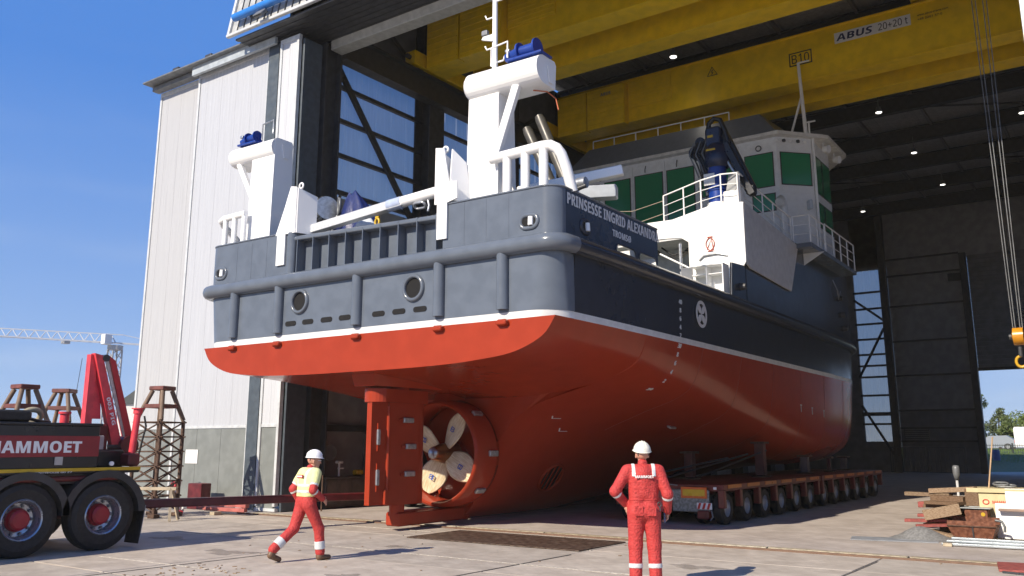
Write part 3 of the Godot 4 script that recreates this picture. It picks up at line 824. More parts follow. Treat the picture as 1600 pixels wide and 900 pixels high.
func corner_band(y0: float, y1: float, hw: float, r0: float, r1: float) -> MB:   # transom face; its vertical corners are rounder below than above
	var rows: Array = []
	for i in 5:
		var y := lerpf(y0, y1, i / 4.0); var r := lerpf(r0, r1, i / 4.0)
		var half: Array = []
		for k in 11:
			var a := PI / 2 * k / 10
			half.append(Vector3(hw - r + r * sin(a), y, -r + r * cos(a)))
		half.append(Vector3(hw, y, -0.65))
		var row := PackedVector3Array()
		for k in range(11, -1, -1): row.append(Vector3(-half[k].x, y, half[k].z))
		for h: Vector3 in half: row.append(h)
		rows.append(row)
	return MB.new().sheet(rows)

func build_ship() -> void:
	var ship := thing("ship", "grey and red fishing research ship coming stern first out of the hall", "ship", Vector3(-13.75, 0, -13.4), deg_to_rad(1.0))
	var white: Material = M.white
	var grey_m: Material = M.hull_grey
	var navy: Material = M.hull_navy
	var red: Material = M.hull_red
	# --- underwater hull
	var seam := mt("seam_red", Color(0.30, 0.040, 0.018), 0.35, 0, {"mottle": 0.1})
	for f in [6.9, 9.6, 12.3, 15.0, 17.7, 20.4]:
		var rw := hull_row(hull_tab2, f)
		var sp: Array = []
		for j in range(46, 61): sp.append(rw[j] + Vector3(0.0, 0, 0))
		part("weld_seam", MB.new().tube(sp, 0.007, 5), seam, ship)
	var hb := MB.new()
	var rows: Array = []
	for k in 13: rows.append(hull_row(hull_tab, 3.73 * k / 12.0))
	hb.sheet(rows)
	rows = []
	for k in 49: rows.append(hull_row(hull_tab2, 3.75 + (28.0 - 3.75) * sin(PI / 2 * pow(k / 48.0, 0.9))))
	hb.sheet(rows)
	var ra := hull_row(hull_tab, 3.73); var rb := hull_row(hull_tab2, 3.75)
	for j in ra.size() - 1: hb.quad(ra[j], ra[j + 1], rb[j + 1], rb[j])
	var hull := part("hull_bottom", hb, red, ship)
	# transom below the white line
	var tb := MB.new()
	var tr := hull_row(hull_tab, 0.0)
	var top := Vector3(0, 4.21, 0)
	for j in tr.size() - 1:
		var a := tr[j]; var b := tr[j + 1]
		tb.quad(a, b, Vector3(b.x, 4.21, 0), Vector3(a.x, 4.21, 0), Vector3(0, 0, 1))
	part("transom_bottom", tb, red, ship)
	var yb := 4.345
	var boot := corner_band(4.21, yb, 5.18, 0.62, 0.62)
	boot.append(side_band(4.21, yb, 0.64, 28.0, 1))
	part("boot_stripe", boot, M.boot, ship)
	# topsides: the stern is painted grey where it faces aft, navy along the sides
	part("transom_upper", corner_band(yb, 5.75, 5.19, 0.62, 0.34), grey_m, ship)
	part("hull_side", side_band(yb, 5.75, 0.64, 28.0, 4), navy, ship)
	var deck := MB.new()
	for k in 27:
		var f0 := 0.05 + k * 1.03; var f1 := 0.05 + (k + 1) * 1.03
		f1 = minf(f1, 27.9)
		deck.quad(Vector3(-beam(f0, 5), 5.55, -f0), Vector3(beam(f0, 5), 5.55, -f0), Vector3(beam(f1, 5), 5.55, -f1), Vector3(-beam(f1, 5), 5.55, -f1), Vector3.UP)
	part("working_deck", deck, mt("deck_green", Color(0.09, 0.12, 0.11), 0.7), ship)
	# rubbing strake round the stern and along both sides
	var path: Array = []
	for k in 40:
		var f := 27.9 - 27.4 * k / 39.0
		path.append(Vector3(-beam(f, 5.6) - 0.06, 5.62, -f))
	for k in 5:
		var a := PI / 2 * k / 4
		path.append(Vector3(-(4.95 + 0.32 * cos(a)), 5.62, -0.30 + 0.33 * sin(a)))
	for k in range(4, -1, -1):
		var a := PI / 2 * k / 4
		path.append(Vector3(4.95 + 0.32 * cos(a), 5.62, -0.30 + 0.33 * sin(a)))
	for k in 40:
		var f := 0.5 + 27.4 * k / 39.0
		path.append(Vector3(beam(f, 5.6) + 0.06, 5.62, -f))
	var aft: Array = path.slice(39, 51)
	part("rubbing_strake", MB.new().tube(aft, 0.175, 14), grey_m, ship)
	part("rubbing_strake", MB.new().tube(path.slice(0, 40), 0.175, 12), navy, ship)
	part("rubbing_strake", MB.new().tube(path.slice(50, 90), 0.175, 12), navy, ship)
	# half round vertical fenders on the transom with red feet
	for x in [-4.02, -2.42, 0.1, 2.4, 3.98]:
		var fe := part("vertical_fender", MB.new().tube([Vector3(x, 4.40, 0.03), Vector3(x, 5.50, 0.03)], 0.125, 14), grey_m, ship)
		part("fender_foot", MB.new().box(Vector3(x, 4.15, 0.04), Vector3(0.27, 0.13, 0.16), 0.05), red, fe)
	# transom openings
	for q in [[-1.74, 5.09], [1.70, 5.06]]:
		part("port_rim", MB.new().lathe([Vector2(0.215, 0.0), Vector2(0.215, 0.05), Vector2(0.25, 0.07), Vector2(0.285, 0.05), Vector2(0.295, 0.0)], Vector3(q[0], q[1], 0.0), Vector3(0, 0, 1), 28, true), grey_m, ship)
		part("port_recess", MB.new().lathe([Vector2(0.0, 0.006), Vector2(0.214, 0.006)], Vector3(q[0], q[1], 0.0), Vector3(0, 0, 1), 28), M["void"], ship)
	for x in [-2.02, -1.45, -0.85, -0.28, 0.72, 1.3, 1.88]:
		part("freeing_slot", slot(Vector3(x, 4.60, 0.003), 0.36, 0.115, 0.008, Vector3.RIGHT, Vector3.UP), M["void"], ship)
	# --- bulwarks of the stern quarters
	stern_block(ship, 1.0)
	stern_block(ship, -1.0)
	low_bulwark(ship)
	gallows(ship, true)
	gallows(ship, false)
	stern_gear(ship)
	rudder_group(ship)
	superstructure(ship)
	ship_marks(ship)

func slot(c: Vector3, w: float, h: float, d: float, ux: Vector3, uy: Vector3) -> MB:   # stadium shaped plate
	var poly: Array = []
	var r := h / 2
	for k in 9: poly.append(Vector2(w / 2 - r + r * sin(PI * k / 8), -r * cos(PI * k / 8)))
	for k in 9: poly.append(Vector2(-w / 2 + r - r * sin(PI * k / 8), r * cos(PI * k / 8)))
	return MB.new().prism(poly, c, ux, uy, d)

func ring_path(c: Vector3, w: float, h: float, ux: Vector3, uy: Vector3) -> Array:
	var out: Array = []
	var r := h / 2
	for k in 8: out.append(c + ux * (w / 2 - r + r * sin(PI * k / 7)) - uy * (r * cos(PI * k / 7)))
	for k in 8: out.append(c - ux * (w / 2 - r + r * sin(PI * k / 7)) + uy * (r * cos(PI * k / 7)))
	return out

func hull_at(f: float, y: float) -> Array:   # point of the starboard bottom at that height and its outward normal
	var r0 := hull_row(hull_tab2, f); var r1 := hull_row(hull_tab2, f + 0.3)
	for j in range(31, r0.size()):
		if r0[j].y >= y:
			var t := (y - r0[j - 1].y) / maxf(r0[j].y - r0[j - 1].y, 0.0001)
			var p := r0[j - 1].lerp(r0[j], t)
			var nn := (r0[j] - r0[j - 1]).cross(r1[j] - r0[j]).normalized()
			if nn.x < 0: nn = -nn
			return [p, nn]
	return [Vector3(beam(f, y), y, -f), Vector3.RIGHT]

func fairlead(ship: Node3D, c: Vector3, w: float, h: float, ux: Vector3, uy: Vector3, m: Material) -> void:
	var z := ux.cross(uy)
	var fl := part("fairlead", MB.new().tube(ring_path(c, w, h, ux, uy), 0.045, 8, true), m, ship)
	part("fairlead_throat", slot(c + z * 0.003, w, h, 0.008, ux, uy), M["void"], fl)
	part("roller", MB.new().cone(c + z * 0.03 - uy * h * 0.32 + ux * 0.05, c + z * 0.02 + uy * h * 0.32 + ux * 0.05, 0.055, 0.055, 12), M.white, fl)

func stern_block(ship: Node3D, s: float) -> void:
	var xi := 2.45 if s > 0 else 2.12
	var y0 := 5.74; var y1 := 6.74 if s > 0 else 6.80
	var o := Node3D.new()
	o.name = pname(ship, "stern_bulwark"); ship.add_child(o)
	var outer: Array = [Vector2(xi, 0)]
	for k in 9:
		var a := PI / 2 * k / 8
		outer.append(Vector2(4.86 + 0.34 * sin(a), -0.34 + 0.34 * cos(a)))
	var n_corner := outer.size()
	outer.append(Vector2(5.2, -1.5)); outer.append(Vector2(5.2, -3.0)); outer.append(Vector2(5.2, -4.45))
	var lo := PackedVector3Array(); var hi := PackedVector3Array(); var li := PackedVector3Array(); var hii := PackedVector3Array()
	for k in outer.size():
		var p: Vector2 = outer[k]
		lo.append(Vector3(p.x * s, y0, p.y)); hi.append(Vector3(p.x * s, y1, p.y))
		var q := Vector2(minf(p.x, 5.09), minf(p.y, -0.12))
		li.append(Vector3(q.x * s, y0, q.y)); hii.append(Vector3(q.x * s, y1, q.y))
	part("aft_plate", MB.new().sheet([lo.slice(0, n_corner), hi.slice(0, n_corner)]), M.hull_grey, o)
	if s > 0:
		var sp := MB.new()
		var fs := [0.34, 2.39, 3.31, 3.46, 4.38, 4.45]
		for k in 5:
			var open := k == 1 or k == 3
			var segs := [[y0, 5.78], [6.02, y1]] if open else [[y0, y1]]
			for q: Array in segs:
				sp.quad(Vector3(5.2, q[0], -fs[k]), Vector3(5.2, q[0], -fs[k + 1]), Vector3(5.2, q[1], -fs[k + 1]), Vector3(5.2, q[1], -fs[k]), Vector3.RIGHT)
			if open:
				for e in 2:
					for sgn in 2:
						var fa: float = fs[k] if e == 0 else fs[k + 1]
						var dirf := 1.0 if e == 0 else -1.0
						var yy := 5.78 if sgn == 0 else 6.02
						var dy := 1.0 if sgn == 0 else -1.0
						var pv := Vector3(5.2, yy, -fa)
						for m in 4:
							var a0 := PI / 2 * m / 4; var a1 := PI / 2 * (m + 1) / 4
							sp.tri(pv, Vector3(5.2, yy + dy * 0.12 * (1 - sin(a0)), -(fa + dirf * 0.12 * (1 - cos(a0)))), Vector3(5.2, yy + dy * 0.12 * (1 - sin(a1)), -(fa + dirf * 0.12 * (1 - cos(a1)))), Vector3.RIGHT, Vector3.RIGHT, Vector3.RIGHT)
		part("side_plate", sp, M.hull_navy, o)
		for f in [3.38, 4.46]: part("bulwark_stay", MB.new().prism([Vector2(0, 0), Vector2(1.1, 0), Vector2(1.1, 0.5), Vector2(0, 0.5)], Vector3(4.05, 5.56, -f), Vector3.RIGHT, Vector3.UP, 0.03), M.white, o)
	else:
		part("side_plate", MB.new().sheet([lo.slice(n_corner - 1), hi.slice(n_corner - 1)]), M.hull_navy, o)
	var inn := MB.new()
	inn.sheet([li, hii] if s < 0 else [li.slice(0, n_corner), hii.slice(0, n_corner)])
	for k in outer.size() - 1: inn.quad(hi[k], hi[k + 1], hii[k + 1], hii[k], Vector3.UP)
	inn.quad(lo[0], hi[0], hii[0], li[0], Vector3(-s, 0, 0))
	var e := outer.size() - 1
	inn.quad(lo[e], hi[e], hii[e], li[e], Vector3(0, 0, -1))
	part("inner_plate", inn, M.hull_grey, o)
	part("cap_bead", MB.new().tube(Array(hi), 0.022, 6), M.hull_grey, o)
	var fx := 4.58 * s if s > 0 else -4.68
	fairlead(ship, Vector3(fx, 6.07, 0.0), 0.40, 0.26, Vector3.RIGHT, Vector3.UP, M.hull_grey)
	for k in 3:
		part("weld_seam", MB.new().box(Vector3((3.0 + k * 0.55) * s, 6.25, 0.0), Vector3(0.012, 0.9, 0.008)), M.hull_grey, o)
	if s > 0:
		var ux := Vector3(0, 0, -1)
		fairlead(ship, Vector3(5.2, 6.1, -1.08), 0.34, 0.26, ux, Vector3.UP, M.hull_navy)
		for f in [2.85, 3.92]:
			part("port_frame", MB.new().tube(ring_path(Vector3(5.205, 5.90, -f), 0.92, 0.24, ux, Vector3.UP), 0.018, 6, true), M.hull_navy, o)

func low_bulwark(ship: Node3D) -> void:
	var o := Node3D.new()
	o.name = pname(ship, "low_bulwark"); ship.add_child(o)
	part("plate", MB.new().box(Vector3(0.16, 6.15, -0.24), Vector3(4.55, 0.85, 0.02)), M.hull_grey, o)
	part("cap_rail", MB.new().bar(Vector3(-2.12, 6.63, -0.12), Vector3(2.45, 6.50, -0.12), 0.26, 0.13, 0.05), M.hull_grey, o)
	part("lower_sill", MB.new().box(Vector3(0.16, 5.76, -0.1), Vector3(4.55, 0.05, 0.3), 0.01), M.hull_grey, o)
	for k in 9:
		var x := -1.93 + k * 0.525
		part("stiffener", MB.new().box(Vector3(x, 6.17, -0.11), Vector3(0.022, 0.82, 0.24)), M.hull_grey, o)
	part("end_post", MB.new().cone(Vector3(-2.15, 5.7, -0.06), Vector3(-2.15, 6.78, -0.06), 0.13, 0.13, 14), M.hull_grey, o)

func gallows(ship: Node3D, stbd: bool) -> void:
	var w: Material = M.white
	var o := Node3D.new()
	o.name = pname(ship, "stern_gallows"); ship.add_child(o)
	var xa := 2.74 if stbd else -4.32
	var xb := 3.52 if stbd else -3.47
	var arm0 := 2.74 if stbd else -5.16
	var arm1 := 4.58 if stbd else -3.475
	var yb := 6.70; var ya := 9.14 if stbd else 9.08
	var zf := -0.46
	# tapered box column
	var c: Array = []
	for q in [[0.05, yb, 0.0], [0.0, ya + (0.0 if stbd else 0.46), 0.0]]:
		c.append_array([Vector3(xa - q[0] * 0.5, q[1], zf + q[0]), Vector3(xb + q[0] * 0.5, q[1], zf + q[0]), Vector3(xb + q[0] * 0.5, q[1], zf - 0.58 - q[0]), Vector3(xa - q[0] * 0.5, q[1], zf - 0.58 - q[0])])
	var b := MB.new()
	b.convex(c, [[0, 1, 2, 3], [4, 5, 6, 7], [0, 1, 5, 4], [1, 2, 6, 5], [2, 3, 7, 6], [3, 0, 4, 7]])
	part("column", b, w, o)
	# D shaped head, round nose towards the stern
	var prof: Array = []
	var hh := 0.62 if stbd else 0.52
	for k in 15: prof.append(Vector2(hh / 2 * cos(PI / 2 + PI * k / 14.0), hh / 2 * sin(PI / 2 + PI * k / 14.0)))
	prof.append(Vector2(0.42, -hh / 2)); prof.append(Vector2(0.46, hh / 2 - 0.08)); prof.append(Vector2(0.40, hh / 2))
	var yc := ya + hh / 2 - 0.01
	part("head", MB.new().prism(prof, Vector3(arm0, yc, zf - 0.14), Vector3(0, 0, -1), Vector3.UP, arm1 - arm0), w, o)
	part("head_cap", MB.new().lathe([Vector2(0.0, 0.16), Vector2(hh * 0.25, 0.14), Vector2(hh * 0.42, 0.07), Vector2(hh / 2, 0.0)], Vector3(arm0 + 0.005, yc, zf - 0.14), Vector3(-1, 0, 0), 20, true), w, o)
	# knee strut
	var s0 := Vector3(3.98, ya + 0.06, zf - 0.02) if stbd else Vector3(-4.92, ya + 0.06, zf - 0.06)
	var s1 := Vector3(3.44, 7.75, zf - 0.02) if stbd else Vector3(-4.26, 8.05, zf - 0.06)
	part("knee_strut", MB.new().bar(s0, s1, 0.20 if stbd else 0.16, 0.14, 0.03, Vector3(0, 0, 1)), w, o)
	var sg := 1.0 if stbd else -1.0
	var xg := xb if stbd else xa
	part("gusset", MB.new().prism([Vector2(0, 0), Vector2(0.38, 0), Vector2(0, 0.7)], Vector3(xg, yb, zf - 0.3), Vector3(sg, 0, 0), Vector3.UP, 0.04), w, o)
	part("lug", MB.new().prism([Vector2(-0.14, 0), Vector2(0.14, 0), Vector2(0.07, -0.34), Vector2(-0.07, -0.34)], Vector3(arm1 + 0.01, yc + 0.1, zf - 0.35), Vector3(0, 0, -1), Vector3.UP, 0.03), w, o)
	# blue hauling winch on top
	var wx := 4.18 if stbd else -4.55
	var wy := yc + hh / 2 + 0.16
	var wi := Node3D.new()
	wi.name = pname(ship, "hauling_winch"); ship.add_child(wi)
	var ws := 1.0 if stbd else 0.8
	part("winch_drum", MB.new().cone(Vector3(wx - 0.18 * ws, wy + 0.06, zf - 0.15), Vector3(wx + 0.22 * ws, wy + 0.06, zf - 0.15), 0.13 * ws, 0.13 * ws, 18), M.blue_paint, wi)
	part("winch_flange", MB.new().cone(Vector3(wx + 0.2 * ws, wy + 0.06, zf - 0.15), Vector3(wx + 0.24 * ws, wy + 0.06, zf - 0.15), 0.21 * ws, 0.21 * ws, 22), M.blue_paint, wi)
	part("winch_flange", MB.new().cone(Vector3(wx - 0.22 * ws, wy + 0.06, zf - 0.15), Vector3(wx - 0.18 * ws, wy + 0.06, zf - 0.15), 0.21 * ws, 0.21 * ws, 22), M.blue_paint, wi)
	part("winch_motor", MB.new().cone(Vector3(wx - 0.55 * ws, wy + 0.02, zf - 0.15), Vector3(wx - 0.22 * ws, wy + 0.04, zf - 0.15), 0.10 * ws, 0.15 * ws, 14), M.blue_paint, wi)
	part("winch_base", MB.new().box(Vector3(wx, wy - 0.14, zf - 0.15), Vector3(0.9 * ws, 0.05, 0.45), 0.01), M.blue_paint, wi)
	part("hydraulic_fitting", MB.new().box(Vector3(wx - 0.5 * ws, wy + 0.16, zf - 0.12), Vector3(0.12, 0.08, 0.1), 0.02), M.galv, wi)
	var gx := wx - 0.85 * ws if stbd else wx + 0.55
	part("pipe_guard", MB.new().tube([Vector3(gx, wy - 0.14, zf - 0.0), Vector3(gx, wy + 0.28, zf - 0.0), Vector3(gx + 0.42, wy + 0.32, zf - 0.0), Vector3(gx + 0.42, wy - 0.05, zf - 0.0)], 0.022, 6), M.galv if not stbd else w, wi)
	if stbd:
		var mo := Node3D.new()
		mo.name = pname(ship, "stern_mast"); ship.add_child(mo)
		var mx := 3.28
		part("mast_pole", MB.new().cone(Vector3(mx, yc + 0.3, zf - 0.2), Vector3(mx, 13.2, zf - 0.2), 0.062, 0.05, 12), w, mo)
		for k in 8:
			var sd := 1.0 if k % 2 == 0 else -1.0
			var y := yc + 0.5 + k * 0.36
			if y < 13.0 and absf(k - 2) > 0.5:
				part("rung", MB.new().tube([Vector3(mx, y, zf - 0.2), Vector3(mx + 0.22 * sd, y, zf - 0.2), Vector3(mx + 0.26 * sd, y + 0.09, zf - 0.2)], 0.02, 6), w, mo)
		part("lamp_bracket", MB.new().prism([Vector2(0, 0), Vector2(-0.3, 0.1), Vector2(-0.26, 0.16), Vector2(0, 0.16)], Vector3(mx, 10.42, zf - 0.17), Vector3.RIGHT, Vector3.UP, 0.06), w, mo)
		part("deck_light", MB.new().box(Vector3(mx - 0.22, 10.66, zf - 0.14), Vector3(0.16, 0.13, 0.1), 0.02), M.steel_grey, mo)
		part("deck_light", MB.new().cone(Vector3(mx - 0.12, 11.75, zf - 0.05), Vector3(mx - 0.12, 12.0, zf - 0.05), 0.12, 0.12, 12), M.steel_dark, mo)
		part("hanging_hose", MB.new().tube([Vector3(4.2, 9.12, zf - 0.3), Vector3(4.48, 9.06, zf - 0.4), Vector3(4.66, 8.88, zf - 0.45), Vector3(4.72, 8.62, zf - 0.45)], 0.014, 6), mt("hose_orange", Color(0.5, 0.12, 0.03), 0.5), ship)
	# thick tube rail on the bulwark
	var rl := Node3D.new()
	rl.name = pname(ship, "bulwark_rail"); ship.add_child(rl)
	if stbd:
		var p: Array = [Vector3(3.45, 7.62, -0.30), Vector3(4.1, 7.64, -0.30), Vector3(4.7, 7.66, -0.30), Vector3(4.88, 7.65, -0.32), Vector3(5.0, 7.58, -0.36), Vector3(5.07, 7.46, -0.42), Vector3(5.12, 7.2, -0.52), Vector3(5.16, 6.74, -0.68)]
		part("rail_tube", MB.new().tube(p, 0.11, 14), w, rl)
		for x in [3.86, 4.30, 4.73]: part("stanchion", MB.new().cone(Vector3(x, 6.70, -0.30), Vector3(x, 7.64, -0.30), 0.095, 0.095, 14), w, rl)
	else:
		var p: Array = [Vector3(-4.2, 7.62, -0.26), Vector3(-5.05, 7.60, -0.26), Vector3(-5.22, 7.57, -0.30), Vector3(-5.30, 7.48, -0.45), Vector3(-5.28, 7.3, -0.7), Vector3(-5.2, 6.8, -1.3)]
		part("rail_tube", MB.new().tube(p, 0.085, 12), w, rl)
		for x in [-4.98, -4.62, -4.25]: part("stanchion", MB.new().cone(Vector3(x, 6.76, -0.26), Vector3(x, 7.6, -0.26), 0.07, 0.07, 12), w, rl)
	# white guide post standing at the gap
	var gp := Node3D.new()
	gp.name = pname(ship, "guide_post"); ship.add_child(gp)
	var gx0 := 2.22 if stbd else -2.72
	var out_s := 1.0 if stbd else -1.0
	if stbd:
		part("face_plate", MB.new().prism([Vector2(0.10, -0.76), Vector2(0.36, -0.76), Vector2(0.36, 0.0), Vector2(0.62, 0.06), Vector2(0.62, 0.42), Vector2(0.40, 0.45), Vector2(0.26, 1.2), Vector2(0.04, 1.24), Vector2(0.03, 0.0), Vector2(0.10, 0.0)], Vector3(gx0, 6.76, 0.01), Vector3.RIGHT, Vector3.UP, 0.04), w, gp)
		part("side_cheek", MB.new().prism([Vector2(0, 0), Vector2(0.5, 0), Vector2(0.42, 0.9), Vector2(0.10, 1.15), Vector2(0, 0.5)], Vector3(gx0 + 0.44, 6.80, 0.0), Vector3(0.35, 0, -1).normalized(), Vector3(-0.1, 1, 0), 0.04), w, gp)
		part("side_cheek", MB.new().prism([Vector2(0, 0), Vector2(0.5, 0), Vector2(0.4, 1.0), Vector2(0.0, 1.2)], Vector3(gx0 + 0.08, 6.78, 0.0), Vector3(0.2, 0, -1).normalized(), Vector3.UP, 0.04), w, gp)
	else:
		part("face_plate", MB.new().prism([Vector2(0.12, -0.74), Vector2(0.40, -0.74), Vector2(0.40, 0.0), Vector2(0.72, 0.0), Vector2(0.72, 1.12), Vector2(0.52, 1.16), Vector2(0.32, 0.62), Vector2(0.06, 0.0), Vector2(0.12, 0.0)], Vector3(gx0, 6.76, 0.01), Vector3.RIGHT, Vector3.UP, 0.04), w, gp)
		part("side_cheek", MB.new().prism([Vector2(0, 0), Vector2(0.5, 0), Vector2(0.5, 0.95), Vector2(0.0, 1.1)], Vector3(gx0 + 0.72, 6.76, 0.01), Vector3(0.3, 0, -1).normalized(), Vector3.UP, 0.04), w, gp)
	part("lifting_lug", MB.new().tube(ring_path(Vector3(gx0 + (0.22 if stbd else 0.76), 7.96 if stbd else 7.92, -0.06), 0.13, 0.13, Vector3.RIGHT, Vector3.UP), 0.025, 6, true), w, gp)

func stern_gear(ship: Node3D) -> void:
	var w: Material = M.white
	var o := Node3D.new()
	o.name = pname(ship, "trawl_beam"); ship.add_child(o)
	part("beam_tube", MB.new().bar(Vector3(-1.98, 6.90, -0.42), Vector3(1.0, 7.14, -0.42), 0.21, 0.21, 0.02), mt("wrapped", Color(0.62, 0.64, 0.66), 0.25, 0, {"mottle": 0.12, "scale": 2.0, "bump": 0.3}), o)
	part("beam_tube", MB.new().cone(Vector3(0.9, 7.14, -0.42), Vector3(2.45, 7.24, -0.42), 0.125, 0.125, 14), w, o)
	part("end_collar", MB.new().cone(Vector3(0.55, 7.11, -0.42), Vector3(0.95, 7.14, -0.42), 0.14, 0.14, 14), mt("wrap_blue", Color(0.45, 0.52, 0.7), 0.35), o)
	part("shackle", MB.new().tube(ring_path(Vector3(1.45, 6.98, -0.42), 0.3, 0.14, Vector3.RIGHT, Vector3(0, 0.7, 0.7)), 0.035, 6, true).tube([Vector3(1.7, 7.05, -0.4), Vector3(1.75, 6.92, -0.38), Vector3(1.72, 6.8, -0.38)], 0.03, 6), M.galv, o)
	var wn := Node3D.new()
	wn.name = pname(ship, "net_winch"); ship.add_child(wn)
	part("perforated_drum", MB.new().lathe([Vector2(0.0, -0.24), Vector2(0.30, -0.24), Vector2(0.30, 0.24), Vector2(0.0, 0.24)], Vector3(-2.68, 7.76, -1.5), Vector3(0.9, 0, 0.44), 24), M.galv, wn)
	for k in 18:
		var a := TAU * k / 18
		var ax := Vector3(0.9, 0, 0.44).normalized()
		var sd := Vector3.UP.cross(ax)
		for j in 3: part("drum_hole", MB.new().box(Vector3(-2.68, 7.76, -1.5) + ax * (-0.14 + 0.14 * j) + (Vector3.UP * cos(a) + sd * sin(a)) * 0.302, Vector3(0.05, 0.05, 0.05)), M.steel_dark, wn)
	part("winch_frame", MB.new().box(Vector3(-3.1, 7.6, -1.5), Vector3(0.3, 0.3, 0.4), 0.03), M.steel_dark, wn)
	part("winch_pedestal", MB.new().box(Vector3(-2.75, 6.45, -1.6), Vector3(0.9, 1.85, 0.5), 0.03), M.hull_grey, wn)
	var tarp := MB.new()
	var rows: Array = []
	for k in 15:
		var t := k / 14.0
		var row := PackedVector3Array()
		for j in 30:
			var a := TAU * j / 30
			var r := lerpf(0.62, 0.10, pow(t, 2.2)) * (1.0 + 0.16 * sin(a * 7 + t * 3) * (1 - t * 0.6) + 0.08 * sin(a * 11 - t * 6))
			row.append(Vector3(-1.42 + r * cos(a) * 1.15 - 0.34 * pow(t, 1.6), 6.3 + t * 1.78 + 0.05 * sin(a * 3), -1.6 + r * sin(a) * 0.8))
		rows.append(row)
	part("blue_tarpaulin", tarp.sheet(rows, Vector3.ZERO, true), mt("tarp", Color(0.008, 0.020, 0.125), 0.5, 0, {"mottle": 0.2, "scale": 1.5, "bump": 1.2}), ship)
	part("wire_coil", MB.new().tube(ring_path(Vector3(-2.1, 7.75, -1.45), 0.3, 0.5, Vector3(0.8, 0, 0.6), Vector3.UP), 0.04, 6, true).tube([Vector3(-2.1, 7.5, -1.4), Vector3(-2.15, 7.1, -1.3), Vector3(-2.1, 6.6, -1.3)], 0.035, 6), M.steel_grey, ship)
	rows = []
	for k in 9:
		var t := k / 8.0
		var row := PackedVector3Array()
		for j in 16:
			var a := TAU * j / 16
			var r := (1 - t) * 0.5 + 0.1 * (1 - t) * sin(a * 4 + 1.3) + 0.04
			row.append(Vector3(-0.6 + r * cos(a), 6.55 + t * 0.70, -0.85 + r * sin(a) * 0.7))
		rows.append(row)
	part("plastic_wrap", MB.new().sheet(rows, Vector3.ZERO, true), mt("plastic", Color(0.70, 0.74, 0.78), 0.2, 0, {"mottle": 0.1, "bump": 1.0, "scale": 3.0}), ship)
	part("yellow_shackle", MB.new().tube(ring_path(Vector3(0.22, 6.78, -0.4), 0.12, 0.22, Vector3.RIGHT, Vector3.UP), 0.03, 6, true), M.yellow_stripe, ship)
	# exhaust pipes and their casing, stowed boom, deck clutter seen through the rails
	for k in 2:
		var x := 0.78 + 0.42 * k
		part("exhaust_pipe", MB.new().cone(Vector3(x + 0.75, 8.2, -6.4), Vector3(x - 0.42, 10.75 + 0.28 * k, -6.4), 0.15, 0.15, 14).cone(Vector3(x - 0.42, 10.75 + 0.28 * k, -6.4), Vector3(x - 0.46, 10.84 + 0.28 * k, -6.4), 0.13, 0.13, 14), mt("exh", Color(0.085, 0.08, 0.07), 0.45, 0.1), ship)
	part("exhaust_casing", MB.new().box(Vector3(1.4, 7.0, -6.6), Vector3(1.8, 2.9, 1.2), 0.05), M.hull_grey, ship)
	part("stowed_boom", MB.new().bar(Vector3(2.7, 7.55, -2.4), Vector3(4.9, 7.95, -3.4), 0.2, 0.24, 0.03), w, ship)
	part("stowed_boom", MB.new().bar(Vector3(2.4, 7.35, -2.0), Vector3(5.0, 7.30, -2.9), 0.3, 0.3, 0.03), mt("boom_grey", Color(0.40, 0.43, 0.46), 0.4), ship)
	part("block_cluster", MB.new().cone(Vector3(4.75, 7.2, -1.6), Vector3(4.95, 7.2, -1.6), 0.12, 0.12, 14), M.galv, ship)
	part("block_cluster", MB.new().tube([Vector3(4.3, 7.0, -1.4), Vector3(4.6, 6.98, -1.4), Vector3(5.0, 7.1, -1.5)], 0.05, 6), M.steel_dark, ship)

func blade_mesh() -> MB:   # one propeller blade along +y, shaft along z
	var rows: Array = []
	for i in 15:
		var t := i / 14.0
		var r := lerpf(0.20, 1.06, t)
		var wd := 0.68 * pow(sin(PI * clampf(0.14 + t * 0.78, 0, 1)), 0.75) * (0.9 if t > 0.95 else 1.0)
		if i == 14: wd = 0.2
		var pitch := lerpf(0.55, 0.12, t)
		var row := PackedVector3Array()
		for j in 12:
			var a := TAU * j / 12.0
			var u := cos(a) * wd * 0.5 + 0.05 * t
			var v := sin(a) * (0.05 * (1 - t) + 0.012)
			v += 0.05 * u * u
			row.append(Vector3(u * cos(pitch) - v * sin(pitch), r, u * sin(pitch) + v * cos(pitch)))
		rows.append(row)
	return MB.new().sheet(rows, Vector3.ZERO, true)

